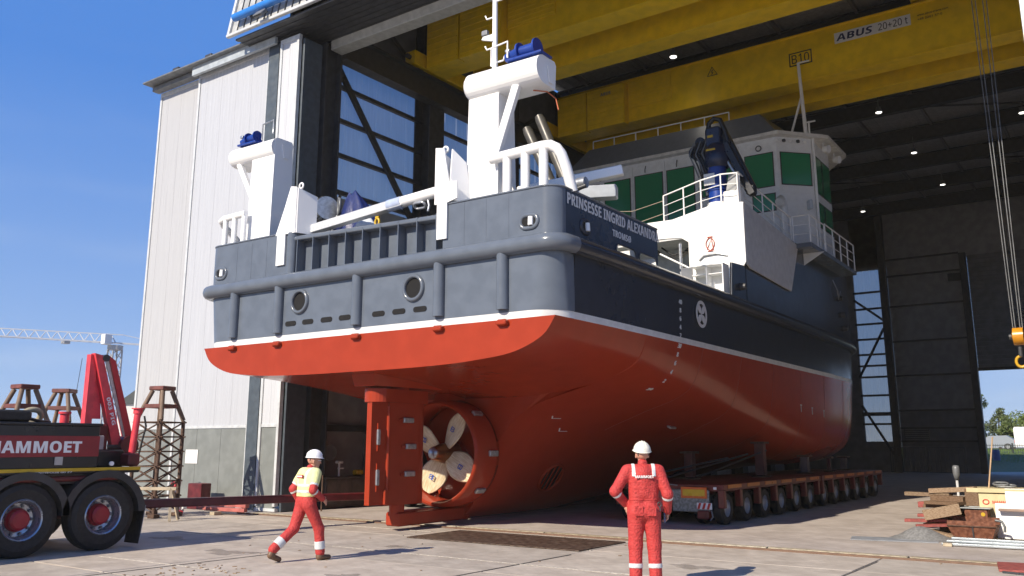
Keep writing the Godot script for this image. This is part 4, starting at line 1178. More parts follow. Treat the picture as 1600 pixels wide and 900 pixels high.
func rudder_group(ship: Node3D) -> void:
	var red: Material = M.hull_red
	var rd := Node3D.new()
	rd.name = pname(ship, "rudder"); ship.add_child(rd)
	# main blade: foil section, f 1.1 to 2.32; flap aft of it
	var foil: Array = []
	for k in 13:
		var a := PI * k / 12.0
		foil.append(Vector2(2.32 - 0.35 + 0.35 * sin(a), -0.24 * cos(a)))
	foil.append(Vector2(1.04, 0.17)); foil.append(Vector2(1.04, -0.17))
	part("rudder_blade", MB.new().prism(foil, Vector3(0, 2.80, 0), Vector3(0, 0, -1), Vector3(1, 0, 0), 2.24), red, rd)
	part("rudder_flap", MB.new().prism([Vector2(1.025, -0.15), Vector2(1.025, 0.15), Vector2(0.58, 0.07), Vector2(0.58, -0.07)], Vector3(0, 2.78, 0), Vector3(0, 0, -1), Vector3(1, 0, 0), 2.20), red, rd)
	part("hinge_rod", MB.new().cone(Vector3(0.16, 0.6, -1.03), Vector3(0.16, 2.7, -1.03), 0.045, 0.045, 10), red, rd)
	part("hinge_rod", MB.new().box(Vector3(0.17, 0.74, -1.0), Vector3(0.08, 0.32, 0.14), 0.02), red, rd)
	var cap: Array = []
	for k in 17: cap.append(Vector2(1.35 + 0.80 * -cos(PI * k / 16.0 - PI / 2) , 0.30 * sin(PI * k / 16.0 - PI / 2)))
	var capp: Array = []
	for k in 13:
		var a := -PI / 2 + PI * k / 12
		capp.append(Vector2(0.86 - 0.31 * cos(a), 0.31 * sin(a)))
	capp.append(Vector2(2.25, 0.26)); capp.append(Vector2(2.38, 0.1)); capp.append(Vector2(2.38, -0.1)); capp.append(Vector2(2.25, -0.26))
	part("rudder_top", MB.new().prism(capp, Vector3(0, 3.07, 0), Vector3(0, 0, -1), Vector3(1, 0, 0), 0.29), red, rd)
	var horn: Array = [Vector3(-0.3, 3.12, -0.40), Vector3(0.3, 3.12, -0.40), Vector3(0.36, 3.12, -2.6), Vector3(-0.36, 3.12, -2.6), Vector3(-0.34, 3.45, -0.30), Vector3(0.34, 3.45, -0.30), Vector3(0.5, 3.3, -2.9), Vector3(-0.5, 3.3, -2.9)]
	part("rudder_trunk", MB.new().convex_b(horn, [[0, 1, 2, 3], [4, 5, 6, 7], [0, 1, 5, 4], [1, 2, 6, 5], [2, 3, 7, 6], [3, 0, 4, 7]]).cone(Vector3(0, 3.02, -1.5), Vector3(0, 3.14, -1.5), 0.26, 0.26, 16), red, ship)
	var an: Material = M.galv
	for q in [[1.62, 2.40], [1.72, 1.82], [1.70, 1.22]]:
		var a := part("anode", MB.new().box(Vector3(0.245, q[1], -q[0] + 0.02), Vector3(0.07, 0.12, 0.34), 0.02), an, rd)
		part("anode_strap", MB.new().box(Vector3(0.225, q[1], -q[0] + 0.24), Vector3(0.03, 0.06, 0.12), 0.005), red, a)
	for q in [[0.76, 2.02], [0.76, 1.16]]:
		part("anode", MB.new().box(Vector3(0.125, q[1], -q[0]), Vector3(0.06, 0.34, 0.1), 0.02), an, rd)
		part("anode_strap", MB.new().box(Vector3(0.11, q[1] + 0.23, -q[0]), Vector3(0.03, 0.14, 0.05), 0.005), red, rd)
		part("anode_strap", MB.new().box(Vector3(0.11, q[1] - 0.23, -q[0]), Vector3(0.03, 0.14, 0.05), 0.005), red, rd)
	# nozzle ring
	var nz := part("propeller_nozzle", MB.new().lathe([Vector2(1.17, 0.0), Vector2(1.215, 0.02), Vector2(1.24, 0.07), Vector2(1.27, 0.3), Vector2(1.29, 0.7), Vector2(1.23, 0.92), Vector2(1.14, 0.88), Vector2(1.09, 0.6), Vector2(1.10, 0.3), Vector2(1.14, 0.03), Vector2(1.17, 0.0)], Vector3(0, 1.66, -2.86), Vector3(0, 0, -1), 56, true), red, ship)
	for q in [[0.0, 0.24], [0.80, 0.12], [-0.72, 0.16]]:
		var p := Vector3(1.30 * cos(q[0]), 1.66 + 1.30 * sin(q[0]), -3.2 - q[1])
		part("anode", MB.new().box(p, Vector3(0.07, 0.14, 0.34), 0.02, Basis(Vector3(0, 0, 1), q[0])), an, nz)
	part("nozzle_head", MB.new().prism([Vector2(3.0, 0.0), Vector2(3.8, 0.0), Vector2(3.9, 0.45), Vector2(3.25, 0.45)], Vector3(-0.22, 2.86, 0), Vector3(0, 0, -1), Vector3.UP, 0.44), red, ship)
	# propeller
	var pr := Node3D.new()
	pr.name = pname(ship, "propeller"); ship.add_child(pr)
	pr.position = Vector3(0, 1.66, -3.22)
	var bronze := mt("bronze", Color(0.33, 0.15, 0.06), 0.35, 0.8)
	part("hub", MB.new().lathe([Vector2(0.0, 0.46), Vector2(0.14, 0.45), Vector2(0.16, 0.40), Vector2(0.21, 0.18), Vector2(0.26, -0.1), Vector2(0.26, -0.4), Vector2(0.2, -0.9)], Vector3.ZERO, Vector3(0, 0, 1), 24, true), bronze, pr)
	part("hub_cap", MB.new().lathe([Vector2(0.0, 0.50), Vector2(0.10, 0.49), Vector2(0.145, 0.44), Vector2(0.15, 0.36)], Vector3.ZERO, Vector3(0, 0, 1), 20, true), M.galv, pr)
	var wrap := mt("blade_wrap", Color(0.86, 0.80, 0.64), 0.5, 0, {"world": false, "tex": noise_tex("wrapt", 0.02, Color(0.80, 0.72, 0.60), Color(1, 1, 0.97), 512, 3), "stretch": Vector3(3.0, 0.3, 3.0)})
	var bm := blade_mesh().mesh()
	for a in [-28.0, -118.0, 152.0, 62.0]:
		var bl := inst("blade", bm, wrap, pr, Transform3D(Basis(Vector3(0, 0, 1), deg_to_rad(a - 90.0)), Vector3.ZERO))
		lettering("chalk_mark", "B", M.print_blue, bl, Vector3(0.02, 0.64, 0.10), 0.12, 0.12, Vector3(0.97, 0, 0.22), Vector3.UP, false)
	part("shaft_tube", MB.new().cone(Vector3(0, 0, -0.35), Vector3(0, 0, -0.9), 0.26, 0.34, 18), red, pr)
	# sole piece below the rudder
	var sole := MB.new()
	sole.box(Vector3(0, 0.24, -2.70), Vector3(0.42, 0.30, 2.6), 0.04)
	sole.cone(Vector3(0, 0.12, -1.55), Vector3(0, 0.56, -1.55), 0.17, 0.17, 16)
	part("sole_piece", sole, red, ship)

func ship_marks(ship: Node3D) -> void:
	var pw := mt("name_white", Color(0.62, 0.62, 0.62), 0.6, 0, {"mottle": 0})
	var ux := Vector3(0, 0, -1)
	lettering("name_lettering", "PRINSESSE INGRID ALEXANDRA", pw, ship, Vector3(5.203, 6.545, -2.46), 4.12, 0.235, ux, Vector3.UP)
	lettering("port_lettering", "TROMSØ", pw, ship, Vector3(5.203, 6.225, -2.67), 0.84, 0.155, ux, Vector3.UP)
	# bow thruster symbol: ring and four blades
	var c := Vector3(5.275, 5.03, -6.72)
	var th := part("thruster_symbol", MB.new().lathe([Vector2(0.26, 0.0), Vector2(0.26, 0.012), Vector2(0.34, 0.012), Vector2(0.34, 0.0)], c, Vector3.RIGHT, 32), pw, ship)
	for k in 4:
		var a := PI / 4 + PI / 2 * k
		var d := Vector3(0, sin(a), -cos(a)); var e := Vector3(0, cos(a), sin(a))
		var b := MB.new()
		b.prism([Vector2(0, 0), Vector2(0.13, 0.085), Vector2(0.27, 0.07), Vector2(0.27, -0.07), Vector2(0.13, -0.085)], c, d, e, 0.012)
		part("symbol_blade", b, pw, th)
	var ys := [[5.18, "40"], [4.98, "8"], [4.78, "6"], [4.58, "4"], [4.38, "2"], [4.14, "30"], [3.94, "8"], [3.74, "6"], [3.54, "4"], [3.34, "2"], [3.16, "20"]]
	for q in ys:
		var p: Vector3; var nn := Vector3.RIGHT
		if q[0] > 4.2:
			p = Vector3(beam(5.5, q[0]) + 0.004, q[0], -5.5)
		else:
			var ha := hull_at(5.5, q[0])
			p = ha[0]; nn = ha[1]
		var up: Vector3 = (Vector3.UP - nn * nn.y).normalized()
		var rt: Vector3 = up.cross(nn).normalized()
		lettering("draught_mark", q[1], pw, ship, p + nn * 0.006, 0.09 * q[1].length(), 0.11, rt, up, true)
	for q in [[4.9, 2.5, 0.28], [5.6, 2.2, 0.28]]:
		var ha := hull_at(q[0], q[1])
		var nn: Vector3 = ha[1]
		var up: Vector3 = (Vector3.UP - nn * nn.y).normalized()
		part("corner_mark", MB.new().bar(ha[0] + nn * 0.008, ha[0] + nn * 0.008 + up.cross(nn) * 0.25, 0.03, 0.012).bar(ha[0] + nn * 0.008, ha[0] + nn * 0.008 + up * 0.12 - up.cross(nn) * 0.05, 0.03, 0.012), pw, ship)
	# grille of the stern thruster tunnel
	var g := hull_at(6.6, 1.02)
	var gn: Vector3 = g[1]; var gu: Vector3 = (Vector3.UP - gn * gn.y).normalized(); var gr := gu.cross(gn)
	var gp: Array = []
	for k in 24: gp.append(g[0] + gn * 0.03 + gr * 0.42 * cos(TAU * k / 24) + gu * 0.42 * sin(TAU * k / 24))
	var gt := part("tunnel_rim", MB.new().tube(gp, 0.04, 8, true), M.hull_red, ship)
	for k in 4:
		var x := -0.27 + 0.18 * k
		var hgt := sqrt(0.17 - x * x)
		part("grille_bar", MB.new().bar(g[0] + gn * 0.05 + gr * x - gu * hgt, g[0] + gn * 0.05 + gr * x + gu * hgt, 0.04, 0.02), M.hull_red, gt)
	var dd: Array = []
	for k in 24: dd.append(Vector2(0.40 * cos(TAU * k / 24), 0.40 * sin(TAU * k / 24)))
	part("tunnel_mouth", MB.new().prism(dd, g[0] + gn * 0.012, gr, gu, 0.01), mt("tunnel_dark", Color(0.02, 0.006, 0.006), 0.7), gt)
	var ha2 := hull_at(8.6, 2.35)
	part("hull_anode", MB.new().box(ha2[0] + ha2[1] * 0.03, Vector3(0.14, 0.06, 0.36), 0.02, Basis(Vector3(0, 0, 1), -0.5)), M.galv, ship)
	for q in [[15.0, 3.0], [16.2, 2.95], [17.6, 2.9]]:
		var h3 := hull_at(q[0], q[1])
		part("docking_mark", MB.new().box(h3[0] + Vector3(0.01, 0, 0), Vector3(0.012, 0.22, 0.03)).box(h3[0] + Vector3(0.014, 0.11, 0), Vector3(0.012, 0.03, 0.16)), pw, ship)

func poly_wall(parent: Node3D, called: String, pts: Array, y0: float, y1: float, m: Material) -> void:
	for k in pts.size():
		var a: Vector2 = pts[k]; var b: Vector2 = pts[(k + 1) % pts.size()]
		var p := Vector3(a.x, 0, -a.y); var q := Vector3(b.x, 0, -b.y)
		part(called, MB.new().quad_b(p + Vector3(0, y0, 0), q + Vector3(0, y0, 0), q + Vector3(0, y1, 0), p + Vector3(0, y1, 0)), m, parent)

func window(parent: Node3D, p: Vector3, q: Vector3, y0: float, y1: float, inward: Vector3) -> void:   # glazed window from p to q (their y ignored)
	var a := Vector3(p.x, 0, p.z); var b := Vector3(q.x, 0, q.z)
	var ux := (b - a).normalized(); var w := a.distance_to(b); var h := y1 - y0
	var o := (a + b) / 2 + Vector3(0, (y0 + y1) / 2, 0)
	var bas := Basis(ux, Vector3.UP, ux.cross(Vector3.UP))
	var outn := -inward
	var g := inst("window_pane", boxmesh(Vector3(w, h, 0.02)), M.glass_green, parent, Transform3D(bas, o + outn * 0.012))
	var gk := mt("gasket", Color(0.02, 0.02, 0.022), 0.5, 0, {"mottle": 0})
	var fb := MB.new()
	fb.box(Vector3(0, h / 2 + 0.015, 0), Vector3(w + 0.07, 0.035, 0.03)).box(Vector3(0, -h / 2 - 0.015, 0), Vector3(w + 0.07, 0.035, 0.03)).box(Vector3(w / 2 + 0.015, 0, 0), Vector3(0.035, h, 0.03)).box(Vector3(-w / 2 - 0.015, 0, 0), Vector3(0.035, h, 0.03))
	part("window_frame", fb, gk, g)

func railing(parent: Node3D, pts: Array, h: float, r := 0.022, mids := 2) -> void:
	var o := Node3D.new()
	o.name = pname(parent, "railing"); parent.add_child(o)
	var topp: Array = []
	for p: Vector3 in pts:
		part("stanchion", MB.new().cone(p, p + Vector3(0, h, 0), r * 1.25, r, 8), M.white, o)
		topp.append(p + Vector3(0, h, 0))
	part("hand_rail", MB.new().tube(topp, r * 1.1, 8), M.white, o)
	for k in mids:
		var mp: Array = []
		for p: Vector3 in pts: mp.append(p + Vector3(0, h * (k + 1) / (mids + 1.0), 0))
		part("mid_rail", MB.new().tube(mp, r * 0.6, 6), M.white, o)

func superstructure(ship: Node3D) -> void:
	var w: Material = M.white
	var navy: Material = M.hull_navy
	# forecastle side, flush with the hull
	part("forecastle_side", side_band(5.75, 8.45, 10.06, 28.0, 3, 0.04, 60), navy, ship)
	part("forecastle_aft", MB.new().prism([Vector2(8.85, 5.7), Vector2(10.1, 5.7), Vector2(10.1, 6.82), Vector2(9.0, 6.74)], Vector3(5.27, 0, 0), Vector3(0, 0, -1), Vector3.UP, 0.03), navy, ship)
	var dk := MB.new()
	for k in 18:
		var f0 := 10.0 + k; var f1 := minf(11.0 + k, 27.95)
		dk.quad(Vector3(-beam(f0, 6), 8.42, -f0), Vector3(beam(f0, 6), 8.42, -f0), Vector3(beam(f1, 6), 8.42, -f1), Vector3(-beam(f1, 6), 8.42, -f1), Vector3.UP)
	part("bridge_deck", dk, M.hull_grey, ship)
	# white aft face with an arch, and the slanting side apron
	var ap := Node3D.new()
	ap.name = pname(ship, "white_apron"); ship.add_child(ap)
	part("aft_plate", MB.new().prism([Vector2(-5.2, 8.55), Vector2(-5.2, 7.9), Vector2(2.9, 7.9), Vector2(3.45, 7.86), Vector2(3.68, 7.7), Vector2(3.68, 5.6), Vector2(4.85, 5.6), Vector2(4.9, 6.95), Vector2(5.30, 6.80), Vector2(5.375, 6.92), Vector2(5.375, 8.66), Vector2(4.5, 8.72), Vector2(3.2, 8.45)], Vector3(0, 0, -9.98), Vector3.RIGHT, Vector3.UP, 0.06), w, ap)
	part("side_plate", MB.new().prism([Vector2(9.96, 8.66), Vector2(15.1, 8.34), Vector2(14.05, 6.66), Vector2(10.3, 6.78), Vector2(10.05, 6.86)], Vector3(5.335, 0, 0), Vector3(0, 0, -1), Vector3.UP, 0.05), mt("apron_grey", Color(0.62, 0.62, 0.63), 0.4, 0, {"mottle": 0.08, "bump": 0.05}), ap)
	part("deckhouse_aft", MB.new().box(Vector3(-0.6, 7.0, -11.2), Vector3(8.6, 2.8, 0.1)), mt("white_in", Color(0.7, 0.7, 0.69), 0.45), ship)
	part("deckhead", MB.new().box(Vector3(0, 7.86, -10.6), Vector3(10.2, 0.06, 1.3)), mt("white_in"), ship)
	var cbl := part("cable_bundle", MB.new().tube([Vector3(2.6, 7.75, -10.4), Vector3(3.0, 7.45, -10.3), Vector3(3.4, 7.55, -10.4), Vector3(3.65, 7.8, -10.5)], 0.03, 6), M.rubber, ship)
	for k in 4:
		part("cable", MB.new().tube([Vector3(2.4, 7.72 - 0.05 * k, -10.5), Vector3(2.95, 7.3 + 0.04 * k, -10.25), Vector3(3.35, 7.38 + 0.05 * k, -10.35), Vector3(3.6, 7.8, -10.5)], 0.015, 5), M.rubber, cbl)
	part("ladder_rail", MB.new().tube([Vector3(3.05, 7.3, -9.3), Vector3(4.0, 6.75, -9.1), Vector3(4.15, 6.0, -9.0)], 0.03, 6), w, ship)
	part("pipe_run", MB.new().cone(Vector3(3.55, 5.6, -9.6), Vector3(3.55, 7.6, -9.6), 0.05, 0.05, 8), M.galv, ship)
	# open white locker on the side deck
	var lk := Node3D.new()
	lk.name = pname(ship, "open_locker"); ship.add_child(lk)
	var lb := MB.new()
	lb.box(Vector3(4.72, 6.2, -9.0), Vector3(0.95, 0.95, 0.03)); lb.box(Vector3(5.18, 6.2, -8.78), Vector3(0.03, 0.95, 0.42)); lb.box(Vector3(4.72, 6.66, -8.78), Vector3(0.95, 0.03, 0.42)); lb.box(Vector3(4.72, 5.74, -8.78), Vector3(0.95, 0.05, 0.46)); lb.box(Vector3(4.70, 6.2, -8.8), Vector3(0.03, 0.9, 0.38))
	part("locker_shell", lb, w, lk)
	part("locker_door", MB.new().box(Vector3(4.1, 6.2, -8.72), Vector3(0.32, 0.95, 0.06), 0.02, Basis(Vector3.UP, 0.5)), mt("door_grey", Color(0.25, 0.26, 0.28), 0.5), lk)
	for x in [4.48, 4.95]:
		part("shelf", MB.new().box(Vector3(x, 6.42, -8.82), Vector3(0.42, 0.02, 0.34)), w, lk)
	part("life_line", MB.new().tube(ring_path(Vector3(4.35, 7.55, -9.90), 0.26, 0.42, Vector3.RIGHT, Vector3.UP), 0.014, 5, true).tube([Vector3(4.25, 7.4, -9.9), Vector3(4.4, 7.7, -9.88), Vector3(4.45, 7.35, -9.88)], 0.012, 5), mt("rope_red", Color(0.5, 0.1, 0.06), 0.7), ship)
	part("pipe_bracket", MB.new().tube([Vector3(4.0, 7.1, -9.90), Vector3(4.15, 7.22, -9.88), Vector3(4.55, 7.24, -9.88), Vector3(4.85, 7.15, -9.9)], 0.025, 6), M.galv, ship)
	# deck edge railings
	railing(ship, [Vector3(2.9, 8.30, -10.0), Vector3(3.55, 8.45, -10.0), Vector3(4.1, 8.58, -10.0), Vector3(4.72, 8.66, -10.0), Vector3(5.22, 8.62, -10.0)], 0.95)
	railing(ship, [Vector3(5.24, 8.64, -10.1), Vector3(5.24, 8.57, -11.1), Vector3(5.24, 8.5, -12.1), Vector3(5.24, 8.44, -13.1), Vector3(5.24, 8.38, -14.1), Vector3(5.24, 8.36, -14.9)], 0.95)
	var pf := part("side_platform", MB.new().box(Vector3(5.58, 8.30, -17.9), Vector3(0.62, 0.16, 6.0), 0.02), M.hull_grey, ship)
	part("platform_bracket", MB.new().prism([Vector2(0, 0), Vector2(0.7, 0), Vector2(0, -0.4)], Vector3(5.32, 8.22, -15.9), Vector3.RIGHT, Vector3.UP, 0.04), w, pf)
	railing(ship, [Vector3(5.3, 8.38, -14.95), Vector3(5.85, 8.38, -14.95), Vector3(5.85, 8.38, -15.8), Vector3(5.85, 8.38, -16.7)], 0.95)
	railing(ship, [Vector3(5.85, 8.38, -16.8), Vector3(5.85, 8.38, -17.8), Vector3(5.85, 8.38, -18.8), Vector3(5.85, 8.38, -19.8), Vector3(5.85, 8.38, -20.8)], 1.0)
	part("safety_wire", MB.new().tube([Vector3(1.4, 8.9, -9.6), Vector3(2.0, 8.84, -9.7), Vector3(2.9, 9.1, -10.0)], 0.013, 5), mt("wire_tan", Color(0.4, 0.34, 0.25), 0.7), ship)
	part("safety_wire", MB.new().tube([Vector3(1.4, 8.5, -9.6), Vector3(2.0, 8.42, -9.7), Vector3(2.9, 8.7, -10.0)], 0.013, 5), mt("wire_tan"), ship)
	part("white_box", MB.new().box(Vector3(0.15, 8.0, -7.0), Vector3(0.62, 0.75, 0.5), 0.03), w, ship)
	# wheelhouse
	var wh := Node3D.new()
	wh.name = pname(ship, "wheelhouse"); ship.add_child(wh)
	var F := 17.0
	var oct := [Vector2(-4.31, F), Vector2(4.31, F), Vector2(5.30, 17.99), Vector2(5.30, 20.3), Vector2(3.8, 22.6), Vector2(-3.8, 22.6), Vector2(-5.30, 20.3), Vector2(-5.30, 17.99)]
	var wm := mt("wheel_white", Color(0.86, 0.87, 0.87), 0.4, 0, {"mottle": 0.06})
	poly_wall(wh, "wall", oct, 8.42, 12.97, wm)
	for q in [[-4.0, -3.1, 10.65, 12.38], [-2.80, -1.68, 10.65, 12.39], [-1.43, -0.26, 10.27, 12.42], [-0.04, 1.06, 10.18, 12.42], [1.4, 2.6, 11.13, 12.38], [3.12, 4.14, 11.13, 12.38], [3.34, 4.14, 10.21, 10.82]]:
		window(wh, Vector3(q[0], 0, -F), Vector3(q[1], 0, -F), q[2], q[3], Vector3(0, 0, -1))
	var cn := Vector3(-1, 0, -1).normalized()
	var ca := Vector3(4.31, 0, -F); var cb := Vector3(5.30, 0, -17.99)
	window(wh, ca.lerp(cb, 0.10), ca.lerp(cb, 0.92), 11.17, 12.36, cn)
	for q in [[18.12, 19.05, 11.0, 12.38], [19.2, 20.18, 11.0, 12.38], [18.15, 19.05, 9.7, 10.6], [19.2, 20.15, 9.7, 10.6]]:
		window(wh, Vector3(5.30, 0, -q[0]), Vector3(5.30, 0, -q[1]), q[2], q[3], Vector3(-1, 0, 0))
	var sa := Vector3(5.30, 0, -20.3); var sb := Vector3(3.8, 0, -22.6)
	window(wh, sa.lerp(sb, 0.08), sa.lerp(sb, 0.48), 11.0, 12.38, Vector3(-0.85, 0, 0.53)); window(wh, sa.lerp(sb, 0.54), sa.lerp(sb, 0.94), 11.0, 12.38, Vector3(-0.85, 0, 0.53))
	for x in [-1.56, -0.15, 1.24, 2.86]:
		part("wall_stiffener", MB.new().box(Vector3(x, 10.7, -F + 0.02), Vector3(0.05, 4.3, 0.05), 0.01), wm, wh)
	# eaves slab, raked hood above it, roof rail
	var eave: Array = []
	for p: Vector2 in [Vector2(-4.47, F - 0.3), Vector2(4.47, F - 0.3), Vector2(5.85, 18.3), Vector2(5.85, 20.9), Vector2(4.2, 23.2), Vector2(-4.2, 23.2), Vector2(-5.85, 20.9), Vector2(-5.85, 18.3)]: eave.append(p)
	var ep: Array = []
	for p: Vector2 in eave: ep.append(Vector2(p.x, p.y))
	part("eaves_slab", MB.new().prism(ep, Vector3(0, 12.97, 0), Vector3.RIGHT, Vector3(0, 0, -1), 0.13), mt("eave", Color(0.80, 0.79, 0.76), 0.45), wh)
	var hood0 := [Vector2(-4.40, F - 0.33), Vector2(4.40, F - 0.33), Vector2(4.8, 18.3), Vector2(4.8, 21.2), Vector2(-4.8, 21.2), Vector2(-4.8, 18.3)]
	var hood1 := [Vector2(-3.7, F + 0.3), Vector2(3.65, F + 0.3), Vector2(3.8, 18.7), Vector2(3.8, 20.5), Vector2(-3.8, 20.5), Vector2(-3.8, 18.7)]
	var hc: Array = []
	for p: Vector2 in hood0: hc.append(Vector3(p.x, 13.103, -p.y))
	for p: Vector2 in hood1: hc.append(Vector3(p.x, 14.09, -p.y))
	var hf: Array = [[6, 7, 8, 9, 10, 11]]
	for k in 6: hf.append([k, (k + 1) % 6, 6 + (k + 1) % 6, 6 + k])
	part("roof_hood", MB.new().convex_b(hc, hf), mt("hood", Color(0.16, 0.18, 0.215), 0.4, 0, {"mottle": 0.08}), wh)
	var rp: Array = []
	for k in 7: rp.append(Vector3(-3.6 + k * 1.0, 14.09, -F - 0.5))
	railing(wh, rp, 0.42, 0.024, 0)
	for q in [[-0.95, 12.75], [0.4, 12.75]]:
		part("window_lamp", MB.new().tube([Vector3(q[0], 12.80, -F + 0.02), Vector3(q[0], 12.62, -F + 0.1), Vector3(q[0], 12.5, -F + 0.1)], 0.02, 5), M.steel_dark, wh)
	for x in [-3.0, 3.65]:
		part("hoop", MB.new().tube(ring_path(Vector3(x, 12.62, -F + 0.05), 0.2, 0.2, Vector3.RIGHT, Vector3.UP), 0.018, 6, true), M.steel_dark, wh)
	for k in 5:
		part("eave_lamp", MB.new().box(Vector3(4.36 + 0.2 * k, 12.80, -F + 0.1 - 0.2 * k), Vector3(0.12, 0.1, 0.12), 0.02), [w, M.steel_dark][k % 2], wh)
	for z in [-18.7, -20.2]:
		part("search_light", MB.new().cone(Vector3(5.55, 12.72, z), Vector3(5.76, 12.68, z + 0.05), 0.12, 0.15, 14).cone(Vector3(5.55, 12.97, z), Vector3(5.55, 12.72, z), 0.03, 0.03, 6), w, wh)
	part("vent_cowl", MB.new().tube([Vector3(4.6, 8.42, -16.4), Vector3(4.6, 10.0, -16.4), Vector3(4.6, 10.24, -16.32), Vector3(4.6, 10.32, -16.12), Vector3(4.6, 10.18, -15.95)], 0.15, 12), wm, ship)
	part("corner_post", MB.new().cone(Vector3(5.38, 8.45, -17.95), Vector3(5.38, 12.95, -17.95), 0.05, 0.05, 8), w, wh)
	part("junction_box", MB.new().box(Vector3(5.16, 10.4, -17.72), Vector3(0.28, 0.36, 0.12), 0.03, Basis(Vector3.UP, -0.78)), mt("jbox", Color(0.55, 0.62, 0.70), 0.4), wh)
	# mast on the wheelhouse
	var ms := Node3D.new()
	ms.name = pname(wh, "aerial_mast"); wh.add_child(ms)
	part("mast_pole", MB.new().cone(Vector3(5.20, 13.08, -17.75), Vector3(5.10, 15.95, -17.75), 0.075, 0.055, 10), w, ms)
	part("mast_stay", MB.new().bar(Vector3(5.15, 14.65, -17.75), Vector3(4.62, 13.25, -17.9), 0.06, 0.06), w, ms)
	part("mast_arm", MB.new().box(Vector3(5.30, 15.95, -17.75), Vector3(0.42, 0.05, 0.06), 0.01).box(Vector3(5.38, 13.55, -17.75), Vector3(0.38, 0.05, 0.06), 0.01).box(Vector3(5.33, 13.33, -17.75), Vector3(0.06, 0.5, 0.06), 0.01), w, ms)
	# folded deck crane
	var cr := Node3D.new()
	cr.name = pname(ship, "deck_crane"); ship.add_child(cr)
	var cx := 4.40; var cz := -10.6
	part("pedestal", MB.new().lathe([Vector2(0.42, 8.42), Vector2(0.42, 8.72), Vector2(0.33, 8.86), Vector2(0.33, 8.9)], Vector3(cx, 0, cz), Vector3.UP, 20), w, cr)
	part("slew_column", MB.new().lathe([Vector2(0.28, 8.9), Vector2(0.28, 9.25), Vector2(0.31, 9.28), Vector2(0.31, 9.3), Vector2(0.28, 9.32), Vector2(0.28, 10.1), Vector2(0.0, 10.1)], Vector3(cx, 0, cz), Vector3.UP, 22), M.blue_paint, cr)
	part("control_sheet", MB.new().box(Vector3(cx - 0.14, 9.62, cz + 0.29), Vector3(0.34, 0.36, 0.02), 0.004), M.print_white, cr)
	part("crane_head", MB.new().lathe([Vector2(0.30, 10.0), Vector2(0.36, 10.06), Vector2(0.40, 10.2), Vector2(0.38, 10.62), Vector2(0.24, 10.75), Vector2(0.0, 10.8)], Vector3(cx + 0.05, 0, cz), Vector3.UP, 22, true), M.navy_paint, cr)
	part("crane_knuckle", MB.new().box(Vector3(cx - 0.02, 10.95, cz), Vector3(0.5, 0.7, 0.42), 0.08), M.navy_paint, cr)
	part("maker_plate", MB.new().box(Vector3(cx - 0.02, 10.5, cz + 0.392), Vector3(0.3, 0.06, 0.02), 0.005), M.yellow_stripe, cr)
	part("maker_plate", MB.new().box(Vector3(cx - 0.08, 10.98, cz + 0.215), Vector3(0.18, 0.08, 0.02), 0.005), M.yellow_stripe, cr)
	part("top_loop", MB.new().tube([Vector3(cx - 0.2, 11.2, cz + 0.05), Vector3(cx - 0.16, 11.45, cz + 0.05), Vector3(cx, 11.58, cz + 0.05), Vector3(cx + 0.2, 11.5, cz + 0.05), Vector3(cx + 0.32, 11.15, cz + 0.02), Vector3(cx + 0.42, 10.7, cz)], 0.075, 10), M.black_paint, cr)
	part("main_boom", MB.new().bar(Vector3(cx + 0.18, 11.15, cz - 0.1), Vector3(cx + 0.98, 9.2, cz - 0.15), 0.22, 0.34, 0.03), M.black_paint, cr)
	part("jib_boom", MB.new().bar(Vector3(cx + 0.35, 10.7, cz + 0.15), Vector3(cx + 1.08, 9.0, cz + 0.1), 0.14, 0.2, 0.02), M.black_paint, cr)
	part("boom_tip", MB.new().box(Vector3(cx + 1.02, 9.15, cz), Vector3(0.26, 0.3, 0.3), 0.05), M.black_paint, cr)
	part("outer_boom", MB.new().bar(Vector3(cx - 0.50, 10.85, cz + 0.0), Vector3(cx - 0.22, 9.1, cz + 0.0), 0.2, 0.24, 0.03), M.black_paint, cr)
	part("boom_joint", MB.new().cone(Vector3(cx - 0.62, 10.6, cz - 0.12), Vector3(cx - 0.62, 10.6, cz + 0.14), 0.2, 0.2, 14).cone(Vector3(cx - 0.45, 10.9, cz - 0.12), Vector3(cx - 0.45, 10.9, cz + 0.12), 0.16, 0.16, 12), M.black_paint, cr)
	for k in 5:
		var hx := cx - 0.72 + 0.1 * k
		part("hydraulic_hose", MB.new().tube([Vector3(hx + 0.1, 10.9, cz + 0.15), Vector3(hx - 0.05, 10.5, cz + 0.2), Vector3(hx + 0.1, 10.15, cz + 0.22), Vector3(hx + 0.22, 9.75, cz + 0.2), Vector3(hx + 0.3, 9.9, cz + 0.16)], 0.025, 6), M.black_paint if k % 2 else M.steel_grey, cr)
	part("ram", MB.new().cone(Vector3(cx + 0.3, 10.3, cz + 0.1), Vector3(cx + 0.8, 9.3, cz + 0.05), 0.05, 0.05, 8), M.galv, cr)
	part("control_desk", MB.new().box(Vector3(cx + 0.62, 9.36, cz + 0.42), Vector3(0.42, 0.62, 0.08), 0.02, Basis(Vector3(0, 0, 1), -0.2) * Basis(Vector3.UP, -0.5)), mt("desk_grey", Color(0.42, 0.43, 0.44), 0.5), ship)
	part("desk_pedestal", MB.new().box(Vector3(cx + 0.6, 8.8, cz + 0.36), Vector3(0.5, 0.6, 0.36), 0.03), w, ship)
	part("side_window", MB.new().box(Vector3(5.28, 7.05, -18.9), Vector3(0.02, 1.3, 0.55), 0.005), mt("side_glass", Color(0.12, 0.16, 0.2), 0.08, 0, {"mottle": 0}), ship)
